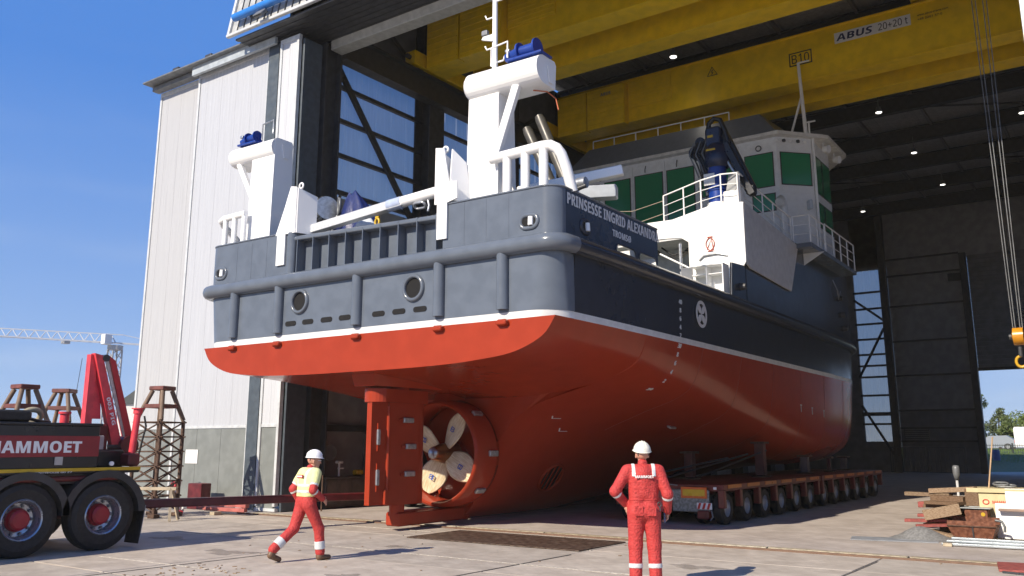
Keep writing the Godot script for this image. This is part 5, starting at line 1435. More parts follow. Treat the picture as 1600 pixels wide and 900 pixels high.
	for q in [[9.6, 6.15], [20.4, 7.3], [20.6, 6.7], [20.8, 6.2]]:
		part("side_light", MB.new().cone(Vector3(beam(q[0], 6) + 0.03, q[1], -q[0]), Vector3(beam(q[0], 6) + 0.18, q[1], -q[0]), 0.11, 0.09, 12), M.steel_dark, ship)
	part("hanging_wires", MB.new().tube([Vector3(5.3, 7.9, -19.6), Vector3(5.42, 7.5, -19.7), Vector3(5.38, 7.2, -19.9), Vector3(5.45, 7.5, -20.0)], 0.02, 5), M.galv, ship)

# ---------------------------------------------------------------- trailers below the hull
var tyre_s: ArrayMesh
var rim_s: ArrayMesh
func build_trailers() -> void:
	var red := mt("trailer_red", Color(0.17, 0.016, 0.014), 0.45, 0, {"mottle": 0.25, "world": false})
	var amber := mt("amber", Color(0.55, 0.17, 0.01), 0.35, 0, {"mottle": 0.1})
	tyre_s = MB.new().lathe([Vector2(0.20, -0.12), Vector2(0.33, -0.125), Vector2(0.365, -0.10), Vector2(0.375, -0.05), Vector2(0.375, 0.05), Vector2(0.365, 0.10), Vector2(0.33, 0.125), Vector2(0.20, 0.12)], Vector3.ZERO, Vector3.RIGHT, 26).mesh()
	rim_s = MB.new().lathe([Vector2(0.21, 0.10), Vector2(0.20, 0.06), Vector2(0.13, 0.0), Vector2(0.11, 0.03), Vector2(0.07, 0.05), Vector2(0.0, 0.055)], Vector3.ZERO, Vector3.RIGHT, 20).mesh()
	var rimm := mt("rim_grey", Color(0.40, 0.42, 0.47), 0.35, 0.4, {"mottle": 0.15, "world": false})
	var t := thing("heavy_trailer", "low red many-wheeled heavy transport trailer under the starboard side of the ship", "trailer", Vector3(-9.62, 0, -20.1), 0, "self propelled trailers under the hull")
	var W := 2.85
	for mod in 2:
		var z0 := -0.0 - mod * 7.85
		part("deck", MB.new().box(Vector3(0, 0.85, z0 - 3.86), Vector3(W - 0.1, 0.16, 7.7), 0.02).box(Vector3(0, 0.66, z0 - 3.86), Vector3(1.1, 0.26, 7.6), 0.02), red, t)
		for s in [-1.0, 1.0]:
			part("side_beam", MB.new().box(Vector3(s * (W / 2 - 0.05), 0.86, z0 - 3.86), Vector3(0.1, 0.15, 7.7), 0.015), red, t)
			for k in 7:
				var z := z0 - 0.06 - k * 1.27
				part("hanger", MB.new().box(Vector3(s * (W / 2 - 0.06), 0.60, z if k == 0 else z + 0.22), Vector3(0.16, 0.42, 0.16), 0.02), red, t)
			for k in 6:
				part("amber_strip", MB.new().box(Vector3(s * (W / 2 + 0.004), 0.885, z0 - 0.72 - k * 1.27), Vector3(0.02, 0.085, 0.85), 0.006), amber, t)
		for k in 6:
			var z := z0 - 0.42 - k * 1.29
			for s in [-1.0, 1.0]:
				var bo := bx("wheel_bogie", Vector3(s * 0.98, 0.5, z), Vector3(0.12, 0.36, 0.3), M.steel_dark, t, 0.02)
				for u in [-1.0, 1.0]:
					inst("tyre", tyre_s, M.rubber, bo, Transform3D(Basis(), Vector3(u * 0.24, -0.125, 0)))
					inst("rim", rim_s, rimm, bo, Transform3D(Basis(Vector3.UP, 0.0 if u > 0 else PI), Vector3(u * 0.25, -0.125, 0)))
	# end face towards the camera
	var ef := Node3D.new()
	ef.name = pname(t, "end_panel"); t.add_child(ef)
	part("bumper_plate", MB.new().box(Vector3(0.62, 0.55, 0.05), Vector3(0.95, 0.52, 0.06), 0.02), mt("dirty_galv", Color(0.30, 0.33, 0.33), 0.5, 0.3, {"mottle": 0.35, "scale": 2.0}), ef)
	part("amber_board", MB.new().box(Vector3(0.72, 0.74, 0.09), Vector3(0.66, 0.26, 0.02), 0.005), mt("board_orange", Color(0.70, 0.13, 0.01), 0.35, 0, {"mottle": 0.05}), ef)
	part("amber_board", MB.new().box(Vector3(0.72, 0.74, 0.102), Vector3(0.56, 0.15, 0.01)), mt("board_yellow", Color(0.70, 0.45, 0.01), 0.35, 0, {"mottle": 0.1}), ef)
	for s in [-1.0, 1.0]:
		var mb := part("hazard_board", MB.new().box(Vector3(s * 0.98, 0.44, 0.10), Vector3(0.38, 0.15, 0.02), 0.004), M.print_white, ef)
		for k in 3:
			part("red_bar", MB.new().prism([Vector2(-0.13 + 0.12 * k, -0.07), Vector2(-0.07 + 0.12 * k, -0.07), Vector2(-0.02 + 0.12 * k, 0.07), Vector2(-0.08 + 0.12 * k, 0.07)], Vector3(s * 0.98 - 0.05, 0.44, 0.111), Vector3.RIGHT, Vector3.UP, 0.004), M.print_red, mb)
	part("coupling_plate", MB.new().prism([Vector2(-0.62, 0.28), Vector2(0.1, 0.28), Vector2(0.05, 0.72), Vector2(-0.12, 0.72), Vector2(-0.3, 0.55), Vector2(-0.62, 0.5)], Vector3(-0.1, 0, 0.04), Vector3.RIGHT, Vector3.UP, 0.06), M.crane_red, ef)
	part("coupling_ring", MB.new().cone(Vector3(-0.15, 0.72, 0.06), Vector3(-0.15, 0.72, 0.16), 0.12, 0.12, 18), mt("pink_cap", Color(0.4, 0.10, 0.10), 0.5), ef)
	part("coupling_jaw", MB.new().box(Vector3(0.95, 0.24, 0.06), Vector3(0.3, 0.2, 0.18), 0.03), red, ef)
	part("hose_set", MB.new().tube([Vector3(1.15, 0.34, 0.1), Vector3(1.2, 0.2, 0.14), Vector3(1.12, 0.12, 0.12)], 0.02, 6).tube([Vector3(0.0, 0.86, 0.08), Vector3(0.1, 0.92, 0.1), Vector3(0.3, 0.9, 0.08)], 0.02, 6), M.steel_grey, ef)
	part("marker_lamp", MB.new().box(Vector3(1.24, 0.85, 0.05), Vector3(0.08, 0.06, 0.04), 0.01), M.print_white, ef)
	copy_of(t, "second low red trailer under the port side, half hidden behind rudder and nozzle", Vector3(-17.8, 0, -20.3))
	# stools and struts that carry the hull on the trailers
	var defs := [[-9.35, -25.9, 0.27, 1.02], [-9.2, -29.6, 0.24, 0.60], [-9.2, -32.3, 0.12, 0.52], [-9.3, -34.6, 0.22, 0.52], [-10.4, -23.2, 0.25, 0.75]]
	var dl := ["tall reddish steel stool nearest the stern on the right trailer", "grey-red steel stool in the middle of the right trailer under the bilge", "thin reddish strut on the right trailer between two stools", "reddish stool farthest forward on the right trailer below the bow", "low steel block on the right trailer just behind its amber board"]
	for k in 5:
		var q: Array = defs[k]
		var s := thing("support_stool", dl[k], "support", Vector3(q[0], 0.93, q[1]), 0, "stools carrying the hull")
		var hgt: float = q[3]
		part("post", MB.new().box(Vector3(0, hgt / 2, 0), Vector3(q[2], hgt - 0.1, q[2]), 0.02), mt("stool%d" % (k % 2), [Color(0.13, 0.035, 0.03), Color(0.16, 0.12, 0.12)][k % 2], 0.6, 0, {"mottle": 0.2}), s)
		part("foot_plate", MB.new().box(Vector3(0, 0.02, 0), Vector3(q[2] + 0.2, 0.04, q[2] + 0.2), 0.01), M.rust_brown, s)
		part("head_plate", MB.new().box(Vector3(0, hgt - 0.03, 0), Vector3(q[2] + 0.16, 0.06, q[2] + 0.16), 0.01), M.rust_brown, s)
	for k in 3:
		solo("lashing_bar", MB.new().cone(Vector3(-11.0 + k * 0.4, 1.0, -21.0 - k * 1.2), Vector3(-9.6 + k * 0.2, 1.5 + 0.1 * k, -24.0 - k * 1.0), 0.025, 0.025, 8), M.steel_dark, ["thin steel lashing bar nearest the end of the right trailer", "middle steel lashing bar slanting over the trailer deck", "farthest steel lashing bar slanting up towards the hull"][k], "lashing bar", "lashing bars between trailer and hull")

# ---------------------------------------------------------------- ballast tractor
func arc_band(c: Vector3, r: float, a0: float, a1: float, w: float, th: float) -> MB:   # mudguard: curved sheet about the x axis
	var rows: Array = []
	for k in 17:
		var a := lerpf(a0, a1, k / 16.0)
		var d := Vector3(0, sin(a), -cos(a))
		var row := PackedVector3Array()
		for e in [[r, 0.0], [r + th, 0.0], [r + th, -w], [r, -w], [r, 0.0]]: row.append(c + d * e[0] + Vector3(e[1], 0, 0))
		rows.append(row)
	var b := MB.new()
	for k in 16:
		for j in 4: b.quad(rows[k][j], rows[k][j + 1], rows[k + 1][j + 1], rows[k + 1][j])
	b.quad(rows[0][0], rows[0][1], rows[0][2], rows[0][3]); b.quad(rows[16][0], rows[16][1], rows[16][2], rows[16][3])
	return b

func build_truck() -> void:
	var t := thing("ballast_tractor", "black and red heavy haulage truck with MAMMOET lettering seen from its side", "truck", Vector3(0, 0, 0))
	var blk: Material = M.black_paint
	var X := -15.45
	# tyres, rims, hubs
	var tm := MB.new().lathe([Vector2(0.34, -0.17), Vector2(0.50, -0.185), Vector2(0.585, -0.16), Vector2(0.62, -0.11), Vector2(0.625, 0.0), Vector2(0.62, 0.11), Vector2(0.585, 0.16), Vector2(0.50, 0.185), Vector2(0.34, 0.17)], Vector3.ZERO, Vector3.RIGHT, 44).mesh()
	var rm := MB.new().lathe([Vector2(0.35, 0.17), Vector2(0.335, 0.19), Vector2(0.315, 0.17), Vector2(0.30, 0.10), Vector2(0.285, 0.06), Vector2(0.27, -0.02), Vector2(0.12, -0.06)], Vector3.ZERO, Vector3.RIGHT, 36).mesh()
	var hm := MB.new().lathe([Vector2(0.20, -0.06), Vector2(0.19, 0.02), Vector2(0.17, 0.05), Vector2(0.165, 0.10), Vector2(0.13, 0.125), Vector2(0.0, 0.13)], Vector3.ZERO, Vector3.RIGHT, 24).mesh()
	var lug := boxmesh(Vector3(0.05, 0.045, 0.045), 0.012)
	var lugb := boxmesh(Vector3(0.035, 0.035, 0.14))
	for z in [-7.62, -9.05, -3.2]:
		for s in [0, 1]:
			var w := Node3D.new()
			w.name = pname(t, "wheel"); t.add_child(w)
			w.position = Vector3(X - 0.2 if s == 0 else X - 2.55, 0.615, z)
			w.rotation.y = 0.0 if s == 0 else PI
			inst("tyre", tm, M.rubber, w); inst("rim", rm, mt("rim_bright", Color(0.42, 0.46, 0.53), 0.3, 0.7, {"mottle": 0.1, "world": false}), w)
			inst("hub", hm, mt("hub_red", Color(0.34, 0.012, 0.025), 0.5, 0, {"mottle": 0.15, "world": false}), w)
			for k in 10:
				var a := TAU * k / 10
				inst("wheel_nut", lug, M.steel_grey, w, Transform3D(Basis(), Vector3(0.0, 0.235 * sin(a), 0.235 * cos(a))))
			var tr := MB.new()
			for k in 40:
				var a := TAU * k / 40
				for e in [-0.12, 0.12]:
					tr.box(Vector3(e, 0.622 * sin(a), 0.622 * cos(a)), Vector3(0.09, 0.016, 0.05), 0, Basis(Vector3.RIGHT, PI / 2 - a))
	# body: ballast box with red band, chassis with yellow stripe
	part("ballast_box", MB.new().box(Vector3(X - 1.35, 1.82, -6.4), Vector3(2.66, 0.76, 4.9), 0.03), blk, t)
	part("box_lid", MB.new().box(Vector3(X - 1.35, 2.21, -6.4), Vector3(2.72, 0.05, 4.96), 0.015), blk, t)
	part("red_band", MB.new().box(Vector3(X - 0.015, 1.83, -6.4), Vector3(0.02, 0.36, 4.88), 0.004), M.band_red, t)
	part("lower_box", MB.new().box(Vector3(X - 1.35, 1.30, -6.55), Vector3(2.5, 0.26, 5.8), 0.02), blk, t)
	part("chassis_deck", MB.new().box(Vector3(X - 1.35, 1.40, -6.7), Vector3(2.66, 0.10, 5.98), 0.02), blk, t)
	part("yellow_stripe", MB.new().box(Vector3(X - 0.014, 1.425, -6.7), Vector3(0.03, 0.06, 5.98), 0.006), M.yellow_stripe, t)
	part("side_guard", MB.new().cone(Vector3(X - 0.1, 1.27, -4.2), Vector3(X - 0.1, 1.27, -9.3), 0.05, 0.05, 10), M.maroon, t)
	part("frame_rail", MB.new().box(Vector3(X - 1.0, 0.95, -6.7), Vector3(0.12, 0.34, 6.1)).box(Vector3(X - 1.8, 0.95, -6.7), Vector3(0.12, 0.34, 6.1)), blk, t)
	for z in [-7.62, -9.05]: part("axle", MB.new().cone(Vector3(X - 0.3, 0.615, z), Vector3(X - 2.4, 0.615, z), 0.14, 0.14, 10), M.maroon, t)
	var g := mt("mudguard", Color(0.035, 0.037, 0.042), 0.42, 0, {"mottle": 0.2, "world": false})
	for z in [-7.62, -9.05]:
		part("mudguard", arc_band(Vector3(X + 0.02, 0.615, z), 0.66, 0.05, PI - 0.05, 0.46, 0.13), g, t)
	part("mud_flap", MB.new().box(Vector3(X - 0.22, 0.42, -9.80), Vector3(0.44, 0.72, 0.025), 0.005, Basis(Vector3.RIGHT, -0.12)), M.rubber, t)
	part("mud_flap", MB.new().box(Vector3(X - 0.20, 0.45, -9.825), Vector3(0.40, 0.6, 0.008), 0, Basis(Vector3.RIGHT, -0.12)), mt("flap_edge", Color(0.5, 0.5, 0.5), 0.5), t)
	lettering("company_lettering", "MAMMOET", M.print_white, t, Vector3(X - 0.004, 1.82, -7.70), 1.62, 0.20, Vector3(0, 0, -1), Vector3.UP, true, 0.5)
	lettering("small_print", "TWENTYFOUR 00 27", M.print_white, t, Vector3(X + 0.004, 1.385, -8.0), 0.75, 0.025, Vector3(0, 0, -1), Vector3.UP, false)
	part("data_plate", MB.new().box(Vector3(X - 0.003, 1.58, -8.12), Vector3(0.014, 0.14, 0.14)), mt("plate_grey", Color(0.45, 0.43, 0.4), 0.5), t)
	part("yellow_button", MB.new().cone(Vector3(X - 0.02, 1.52, -9.1), Vector3(X + 0.02, 1.52, -9.1), 0.04, 0.04, 12), M.print_white, t)
	# gear on top of the box
	part("cable_reel", MB.new().tube(ring_path(Vector3(X - 1.0, 2.36, -8.05), 0.34, 0.3, Vector3(0, 0, -1), Vector3(0.5, 0.8, 0)), 0.05, 8, true), mt("rope_tan", Color(0.38, 0.33, 0.22), 0.8), t)
	part("hose_run", MB.new().tube([Vector3(X - 0.6, 2.25, -7.2), Vector3(X - 0.5, 2.36, -7.55), Vector3(X - 0.6, 2.27, -8.0), Vector3(X - 0.8, 2.26, -8.3)], 0.03, 7), M.rubber, t)
	part("spare_mat", MB.new().box(Vector3(X - 0.9, 2.34, -6.5), Vector3(1.6, 0.2, 2.3), 0.05), M.rubber, t)
	part("spare_mat", MB.new().box(Vector3(X - 1.1, 2.48, -6.2), Vector3(1.3, 0.1, 1.7), 0.03), M.steel_dark, t)
	part("red_bollard", MB.new().lathe([Vector2(0.0, 0.24), Vector2(0.11, 0.24), Vector2(0.11, 0.2), Vector2(0.08, 0.19), Vector2(0.08, 0.0)], Vector3(X - 0.9, 2.22, -8.62), Vector3.UP, 16), M.crane_red, t)
	# folded loader crane behind the box
	var c := Node3D.new()
	c.name = pname(t, "loader_crane"); t.add_child(c)
	var r: Material = M.crane_red
	var cx := X - 1.15
	part("crane_base", MB.new().box(Vector3(cx, 1.6, -9.35), Vector3(1.1, 0.34, 0.75), 0.05), blk, c)
	part("slew_column", MB.new().box(Vector3(cx, 1.95, -9.3), Vector3(0.5, 0.6, 0.45), 0.05), M.maroon, c)
	part("inner_mast", MB.new().prism([Vector2(9.08, 2.2), Vector2(9.22, 2.2), Vector2(9.21, 3.3), Vector2(9.28, 3.56), Vector2(9.08, 3.58)], Vector3(cx - 0.02, 0, 0), Vector3(0, 0, -1), Vector3.UP, 0.15), r, c)
	part("mast_web", MB.new().prism([Vector2(9.24, 2.35), Vector2(9.42, 2.35), Vector2(9.36, 2.9), Vector2(9.24, 3.3)], Vector3(cx + 0.02, 0, 0), Vector3(0, 0, -1), Vector3.UP, 0.06), r, c)
	part("main_boom", MB.new().prism([Vector2(9.12, 3.6), Vector2(9.28, 3.57), Vector2(9.84, 1.86), Vector2(9.63, 1.86)], Vector3(cx + 0.06, 0, 0), Vector3(0, 0, -1), Vector3.UP, 0.14), r, c)
	part("outer_boom", MB.new().prism([Vector2(9.42, 3.58), Vector2(9.57, 3.48), Vector2(10.14, 1.80), Vector2(9.98, 1.80)], Vector3(cx + 0.04, 0, 0), Vector3(0, 0, -1), Vector3.UP, 0.14), mt("crane_red_d", Color(0.52, 0.026, 0.036), 0.4, 0, {"mottle": 0.1, "world": false}), c)
	for k in 2:
		part("ram_rod", MB.new().cone(Vector3(cx + 0.19 - 0.04 * k, 3.56, -9.33 - 0.05 * k), Vector3(cx + 0.19 - 0.04 * k, 1.95, -9.89 - 0.05 * k), 0.024, 0.022, 8), M.galv, c)
	part("head_plate", MB.new().cone(Vector3(cx - 0.05, 3.52, -9.35), Vector3(cx + 0.22, 3.52, -9.35), 0.07, 0.07, 14), M.steel_dark, c)
	part("pivot_housing", MB.new().cone(Vector3(cx - 0.2, 1.84, -9.95), Vector3(cx + 0.3, 1.84, -9.95), 0.19, 0.19, 18), M.maroon, c)
	part("control_box", MB.new().box(Vector3(cx + 0.42, 1.88, -9.22), Vector3(0.1, 0.3, 0.2), 0.02), mt("plate_grey"), c)
	lettering("crane_number", "003 PIG", M.print_white, c, Vector3(cx + 0.202, 2.50, -9.55), 0.55, 0.075, Vector3(0, -0.95, -0.31), Vector3(0, 0.31, -0.95))
	part("guy_wire", MB.new().cone(Vector3(cx, 3.5, -8.98), Vector3(cx, 2.7, -8.92), 0.005, 0.005, 5), M.rubber, c)
	var j := Node3D.new()
	j.name = pname(t, "outrigger_leg"); t.add_child(j)
	part("leg_cylinder", MB.new().cone(Vector3(X - 0.3, 1.66, -9.66), Vector3(X - 0.3, 2.44, -9.72), 0.062, 0.062, 14), r, j)
	part("leg_cap", MB.new().cone(Vector3(X - 0.3, 2.44, -9.72), Vector3(X - 0.3, 2.53, -9.725), 0.085, 0.085, 14).cone(Vector3(X - 0.3, 2.53, -9.725), Vector3(X - 0.3, 2.55, -9.725), 0.12, 0.12, 14), r, j)
	part("leg_foot", MB.new().box(Vector3(X - 0.3, 1.58, -9.64), Vector3(0.3, 0.24, 0.26), 0.04), M.maroon, j)
	part("leg_hose", MB.new().tube([Vector3(X - 0.2, 2.4, -9.8), Vector3(X - 0.18, 2.2, -9.84), Vector3(X - 0.2, 1.95, -9.8), Vector3(X - 0.24, 1.6, -9.76)], 0.02, 6), M.rubber, j)
	part("rear_bumper", MB.new().box(Vector3(X - 1.35, 0.95, -9.72), Vector3(2.4, 0.3, 0.12), 0.03), M.maroon, t)
	# cab (left of the picture)
	var cab := part("cab", MB.new().box(Vector3(X - 1.35, 1.9, -2.4), Vector3(2.5, 2.3, 1.9), 0.12), M.band_red, t)
	part("cab_window", MB.new().box(Vector3(X - 0.09, 2.4, -2.3), Vector3(0.03, 0.7, 1.1), 0.01), M.glass_dark, cab)
	# tow bar running to the ship
	var tb := thing("tow_bar", "long dark red tow bar from the truck's rear towards the ship's rudder", "tow bar")
	part("bar", MB.new().bar(Vector3(-16.75, 0.70, -9.85), Vector3(-14.85, 0.60, -19.4), 0.26, 0.17, 0.03), M.maroon, tb)
	part("eye", MB.new().tube(ring_path(Vector3(-16.78, 0.70, -9.85), 0.3, 0.3, Vector3(0, 0, -1), Vector3.RIGHT), 0.05, 8, true), M.maroon, tb)
	part("end_fork", MB.new().box(Vector3(-14.82, 0.62, -19.6), Vector3(0.5, 0.3, 0.5), 0.05), M.maroon, tb)

# ---------------------------------------------------------------- yard
func lattice_tower(label: String, at: Vector3, turn: float, hb: float, low: bool) -> Node3D:
	var t := thing("lattice_tower", label, "support tower", at, turn, "steel support towers beside the door leaves")
	var m: Material = M.rust_brown
	var h := 0.42; var yt := hb
	for s in [[-1, -1], [1, -1], [1, 1], [-1, 1]]:
		part("corner_post", MB.new().cone(Vector3(s[0] * h, 0.1, s[1] * h), Vector3(s[0] * h, yt, s[1] * h), 0.05, 0.05, 8), m, t)
		part("top_leg", MB.new().cone(Vector3(s[0] * h, yt, s[1] * h), Vector3(s[0] * 0.17, yt + 0.80, s[1] * 0.17), 0.06, 0.06, 8), mt("leg_tan", Color(0.24, 0.16, 0.11), 0.8, 0, {"mottle": 0.3}), t)
		part("foot", MB.new().box(Vector3(s[0] * h, 0.05, s[1] * h), Vector3(0.22, 0.1, 0.22), 0.01), m, t)
	part("top_plate", MB.new().box(Vector3(0, yt + 0.86, 0), Vector3(0.50, 0.11, 0.50), 0.02), mt("top_red", Color(0.20, 0.06, 0.05), 0.7, 0, {"mottle": 0.3}), t)
	var mid := 0.30
	for k in 4:
		var a := Vector3(mid, yt + 0.38, mid); var b := Vector3(-mid, yt + 0.38, mid)
		var rot := Basis(Vector3.UP, PI / 2 * k)
		part("ring_beam", MB.new().bar(rot * a, rot * b, 0.08, 0.1), mt("top_red"), t)
		var bays := 6
		for i in bays:
			var y0 := 0.15 + (yt - 0.2) * i / bays; var y1 := 0.15 + (yt - 0.2) * (i + 1) / bays
			part("rung", MB.new().cone(rot * Vector3(-h - 0.1, y1, h), rot * Vector3(h + 0.1, y1, h), 0.022, 0.022, 6), m, t)
			part("cross_brace", MB.new().cone(rot * Vector3(-h, y0, h), rot * Vector3(h, y1, h), 0.02, 0.02, 6), m, t)
			part("cross_brace", MB.new().cone(rot * Vector3(h, y0, h), rot * Vector3(-h, y1, h), 0.02, 0.02, 6), m, t)
	return t

func plank(label: String, a: Vector3, b: Vector3, w: float, h: float, m: Material, grp := "", up := Vector3.UP, cat := "plank") -> void:
	solo("timber_plank", MB.new().bar(a, b, w, h, 0.006, up), m, label, cat, grp)

func build_yard() -> void:
	lattice_tower("rusty lattice tower with flared top standing complete beside the white door leaf", Vector3(-21.6, 0, -14.0), 0.25, 2.50, true)
	lattice_tower("lattice tower whose pinkish flat top shows left of the red crane, with four legs", Vector3(-24.6, 0, -12.9), 0.62, 2.48, true)
	lattice_tower("leftmost lattice tower, only its two-legged top showing above the truck", Vector3(-22.7, 0, -10.9), 0.06, 2.42, true)
	# things in front of the door leaves
	solo("red_cabinet", MB.new().box(Vector3(-23.1, 0.37, -16.45), Vector3(0.66, 0.74, 0.35), 0.02), M.maroon, "dark red steel cabinet against the grey base of the door leaf", "cabinet")
	var vc := thing("valve_cluster", "small red pipe fittings heaped at the foot of the lattice tower", "pipe fittings", Vector3(-21.9, 0, -14.9))
	for k in 7:
		var p := Vector3(rng.randf_range(-0.3, 0.3), 0.15 + 0.12 * k, rng.randf_range(-0.15, 0.15))
		part("valve_wheel", MB.new().tube(ring_path(p, 0.22, 0.2, Vector3(1, rng.randf_range(-0.4, 0.4), 0.2).normalized(), Vector3.UP), 0.035, 7, true), M.crane_red if k % 3 else M.print_white, vc)
		part("pipe_stub", MB.new().cone(p - Vector3(0.1, 0.1, 0), p + Vector3(0.12, -0.08, 0.1), 0.06, 0.06, 10), M.crane_red, vc)
	var sh := thing("saw_horse", "pale wooden saw horse standing under the tow bar near the tower's foot", "trestle", Vector3(-20.45, 0, -13.2), 0.5)
	for s in [-1.0, 1.0]:
		part("leg", MB.new().bar(Vector3(s * 0.62, 0.02, -0.22), Vector3(s * 0.5, 0.8, -0.02), 0.06, 0.06), mt("pale_wood", Color(0.50, 0.42, 0.30), 0.7, 0, {"mottle": 0.2}), sh)
		part("leg", MB.new().bar(Vector3(s * 0.62, 0.02, 0.22), Vector3(s * 0.5, 0.8, 0.02), 0.06, 0.06), mt("pale_wood"), sh)
	part("top_beam", MB.new().box(Vector3(0, 0.78, 0), Vector3(1.3, 0.08, 0.1), 0.01), mt("pale_wood"), sh)
	var pk := mt("pink_beam", Color(0.50, 0.15, 0.13), 0.6, 0, {"mottle": 0.2})
	for k in 4:
		solo("steel_beam", MB.new().box(Vector3(-20.55 - 0.55 * (k % 2), 0.14 + 0.11 * int(k / 2.0), -15.5 - 0.08 * k), Vector3(1.5, 0.10, 0.14), 0.015, Basis(Vector3.UP, 0.12 - 0.08 * k)), pk, ["pinkish red steel beam lying lowest and nearest under the tow bar", "pinkish red steel beam lying lowest, behind its twin under the tow bar", "upper pinkish steel beam on top of the pile under the tow bar", "topmost pinkish steel beam at the back of the pile by the door leaf"][k], "steel beam", "pinkish steel beams by the door leaf")
	solo("timber_block", MB.new().box(Vector3(-20.7, 0.045, -15.3), Vector3(0.2, 0.09, 0.24), 0.01), mt("pale_wood"), "small pale timber block propping the pinkish steel beams", "timber block")
	var heap := thing("scrap_heap", "low heap of reddish and pale scrap between truck and lattice tower", "scrap", Vector3(-21.2, 0, -12.4))
	for k in 14:
		part("scrap_piece", MB.new().box(Vector3(rng.randf_range(-0.8, 0.5), 0.08 + 0.05 * (k % 5), rng.randf_range(-0.5, 0.4)), Vector3(rng.randf_range(0.2, 0.6), 0.07, rng.randf_range(0.08, 0.2)), 0.01, Basis.from_euler(Vector3(rng.randf_range(-0.3, 0.3), rng.randf_range(0, 3), rng.randf_range(-0.3, 0.3)))), [pk, mt("pale_wood"), M.rust, M.steel_grey][k % 4], heap)
	# inside the left corner of the hall: cabinet bench with hose reel and valve
	var bn := thing("work_bench", "dark brown steel work bench just inside the hall beside the walking man", "bench", Vector3(-20.2, 0, -19.3))
	var bm := mt("bench_brown", Color(0.10, 0.075, 0.065), 0.6, 0, {"mottle": 0.2})
	part("cabinet", MB.new().box(Vector3(0, 0.44, 0), Vector3(0.6, 0.84, 1.6), 0.02), bm, bn)
	part("worktop", MB.new().box(Vector3(0.02, 0.89, 0), Vector3(0.7, 0.05, 1.7), 0.01), bm, bn)
	for k in 3: part("door_panel", MB.new().box(Vector3(0.31, 0.45, -0.52 + 0.52 * k), Vector3(0.02, 0.7, 0.48), 0.006), bm, bn)
	solo("hose_reel", MB.new().lathe([Vector2(0.05, -0.12), Vector2(0.24, -0.12), Vector2(0.24, -0.09), Vector2(0.17, -0.08), Vector2(0.17, 0.08), Vector2(0.24, 0.09), Vector2(0.24, 0.12), Vector2(0.0, 0.12)], Vector3(-20.5, 1.62, -19.1), Vector3(1, 0, 0.2), 20), M.steel_grey, "grey hose reel on the dark wall above the work bench", "hose reel")
	var tp := MB.new().cone(Vector3(-20.1, 0.92, -19.2), Vector3(-20.1, 1.30, -19.2), 0.035, 0.035, 8)
	tp.box(Vector3(-20.1, 1.34, -19.2), Vector3(0.12, 0.08, 0.26), 0.02); tp.box(Vector3(-20.08, 1.16, -19.24), Vector3(0.1, 0.05, 0.2), 0.01)
	solo("bench_valve", tp, mt("white_in", Color(0.7, 0.7, 0.69), 0.45), "small white valve standing on the dark work bench", "valve")
	solo("yellow_tool", MB.new().box(Vector3(-20.05, 1.02, -19.95), Vector3(0.22, 0.18, 0.34), 0.05), M.yellow_stripe, "yellow power tool lying on the work bench", "tool")
	solo("wall_ladder", MB.new().bar(Vector3(-20.55, 0, -20.7), Vector3(-20.55, 2.2, -20.7), 0.06, 0.06).bar(Vector3(-20.55, 0, -21.15), Vector3(-20.55, 2.2, -21.15), 0.06, 0.06).bar(Vector3(-20.55, 0.5, -20.7), Vector3(-20.55, 0.5, -21.15), 0.04, 0.04).bar(Vector3(-20.55, 1.0, -20.7), Vector3(-20.55, 1.0, -21.15), 0.04, 0.04).bar(Vector3(-20.55, 1.5, -20.7), Vector3(-20.55, 1.5, -21.15), 0.04, 0.04), M.steel_grey, "grey ladder leaning on the hall wall just left of the rudder", "ladder")
	solo("upright_pole", MB.new().cone(Vector3(-19.4, 0, -17.9), Vector3(-19.4, 1.0, -17.9), 0.022, 0.022, 8), M.rust_brown, "thin brown pole standing upright before the work bench", "pole")
	# ---- scrap and timber at the right
	var w1 := mt("wood_pale", Color(0.42, 0.32, 0.22), 0.8, 0, {"scale": 1.0, "tex": noise_tex("wood", 0.03, Color(0.62, 0.54, 0.46), Color(1, 1, 1), 512, 4), "stretch": Vector3(1.0, 5.0, 5.0)})
	var w2 := mt("wood_grey", Color(0.30, 0.23, 0.16), 0.85, 0, {"tex": noise_tex("wood"  , 0.03, Color(0.6, 0.55, 0.5), Color(1, 1, 1)), "stretch": Vector3(1.0, 5.0, 5.0)})
	var w3 := mt("wood_red", Color(0.36, 0.085, 0.07), 0.75, 0, {"mottle": 0.25, "scale": 1.5})
	var w4 := mt("wood_brown", Color(0.23, 0.15, 0.09), 0.85, 0, {"tex": noise_tex("wood", 0.03, Color(0.6, 0.55, 0.5), Color(1, 1, 1)), "stretch": Vector3(1.0, 5.0, 5.0)})
	var grp := "planks in the scrap pile"
	plank("pale plank on the very top of the scrap pile below the grey meter", Vector3(-3.92, 0.88, -21.2), Vector3(-3.0, 0.95, -21.0), 0.2, 0.10, w1, grp)
	plank("grey weathered plank sticking out farthest left of the pile's top", Vector3(-4.45, 0.80, -21.4), Vector3(-3.5, 0.80, -21.1), 0.18, 0.08, w2, grp)
	plank("brown rough board in the pile under the topmost pale plank", Vector3(-3.85, 0.74, -21.0), Vector3(-3.2, 0.72, -20.9), 0.3, 0.14, w4, grp)
	plank("thick pale beam with a knot leaning on the front of the pile", Vector3(-3.90, 0.43, -20.2), Vector3(-3.22, 0.58, -20.3), 0.12, 0.21, w1, grp)
	plank("brown square board on edge behind the rusty pot", Vector3(-3.20, 0.78, -20.9), Vector3(-2.95, 0.78, -20.9), 0.06, 0.34, w4, grp)
	plank("red painted plank highest among the red ones left of the pile", Vector3(-4.12, 0.60, -21.0), Vector3(-3.4, 0.62, -20.9), 0.22, 0.12, w3, grp)
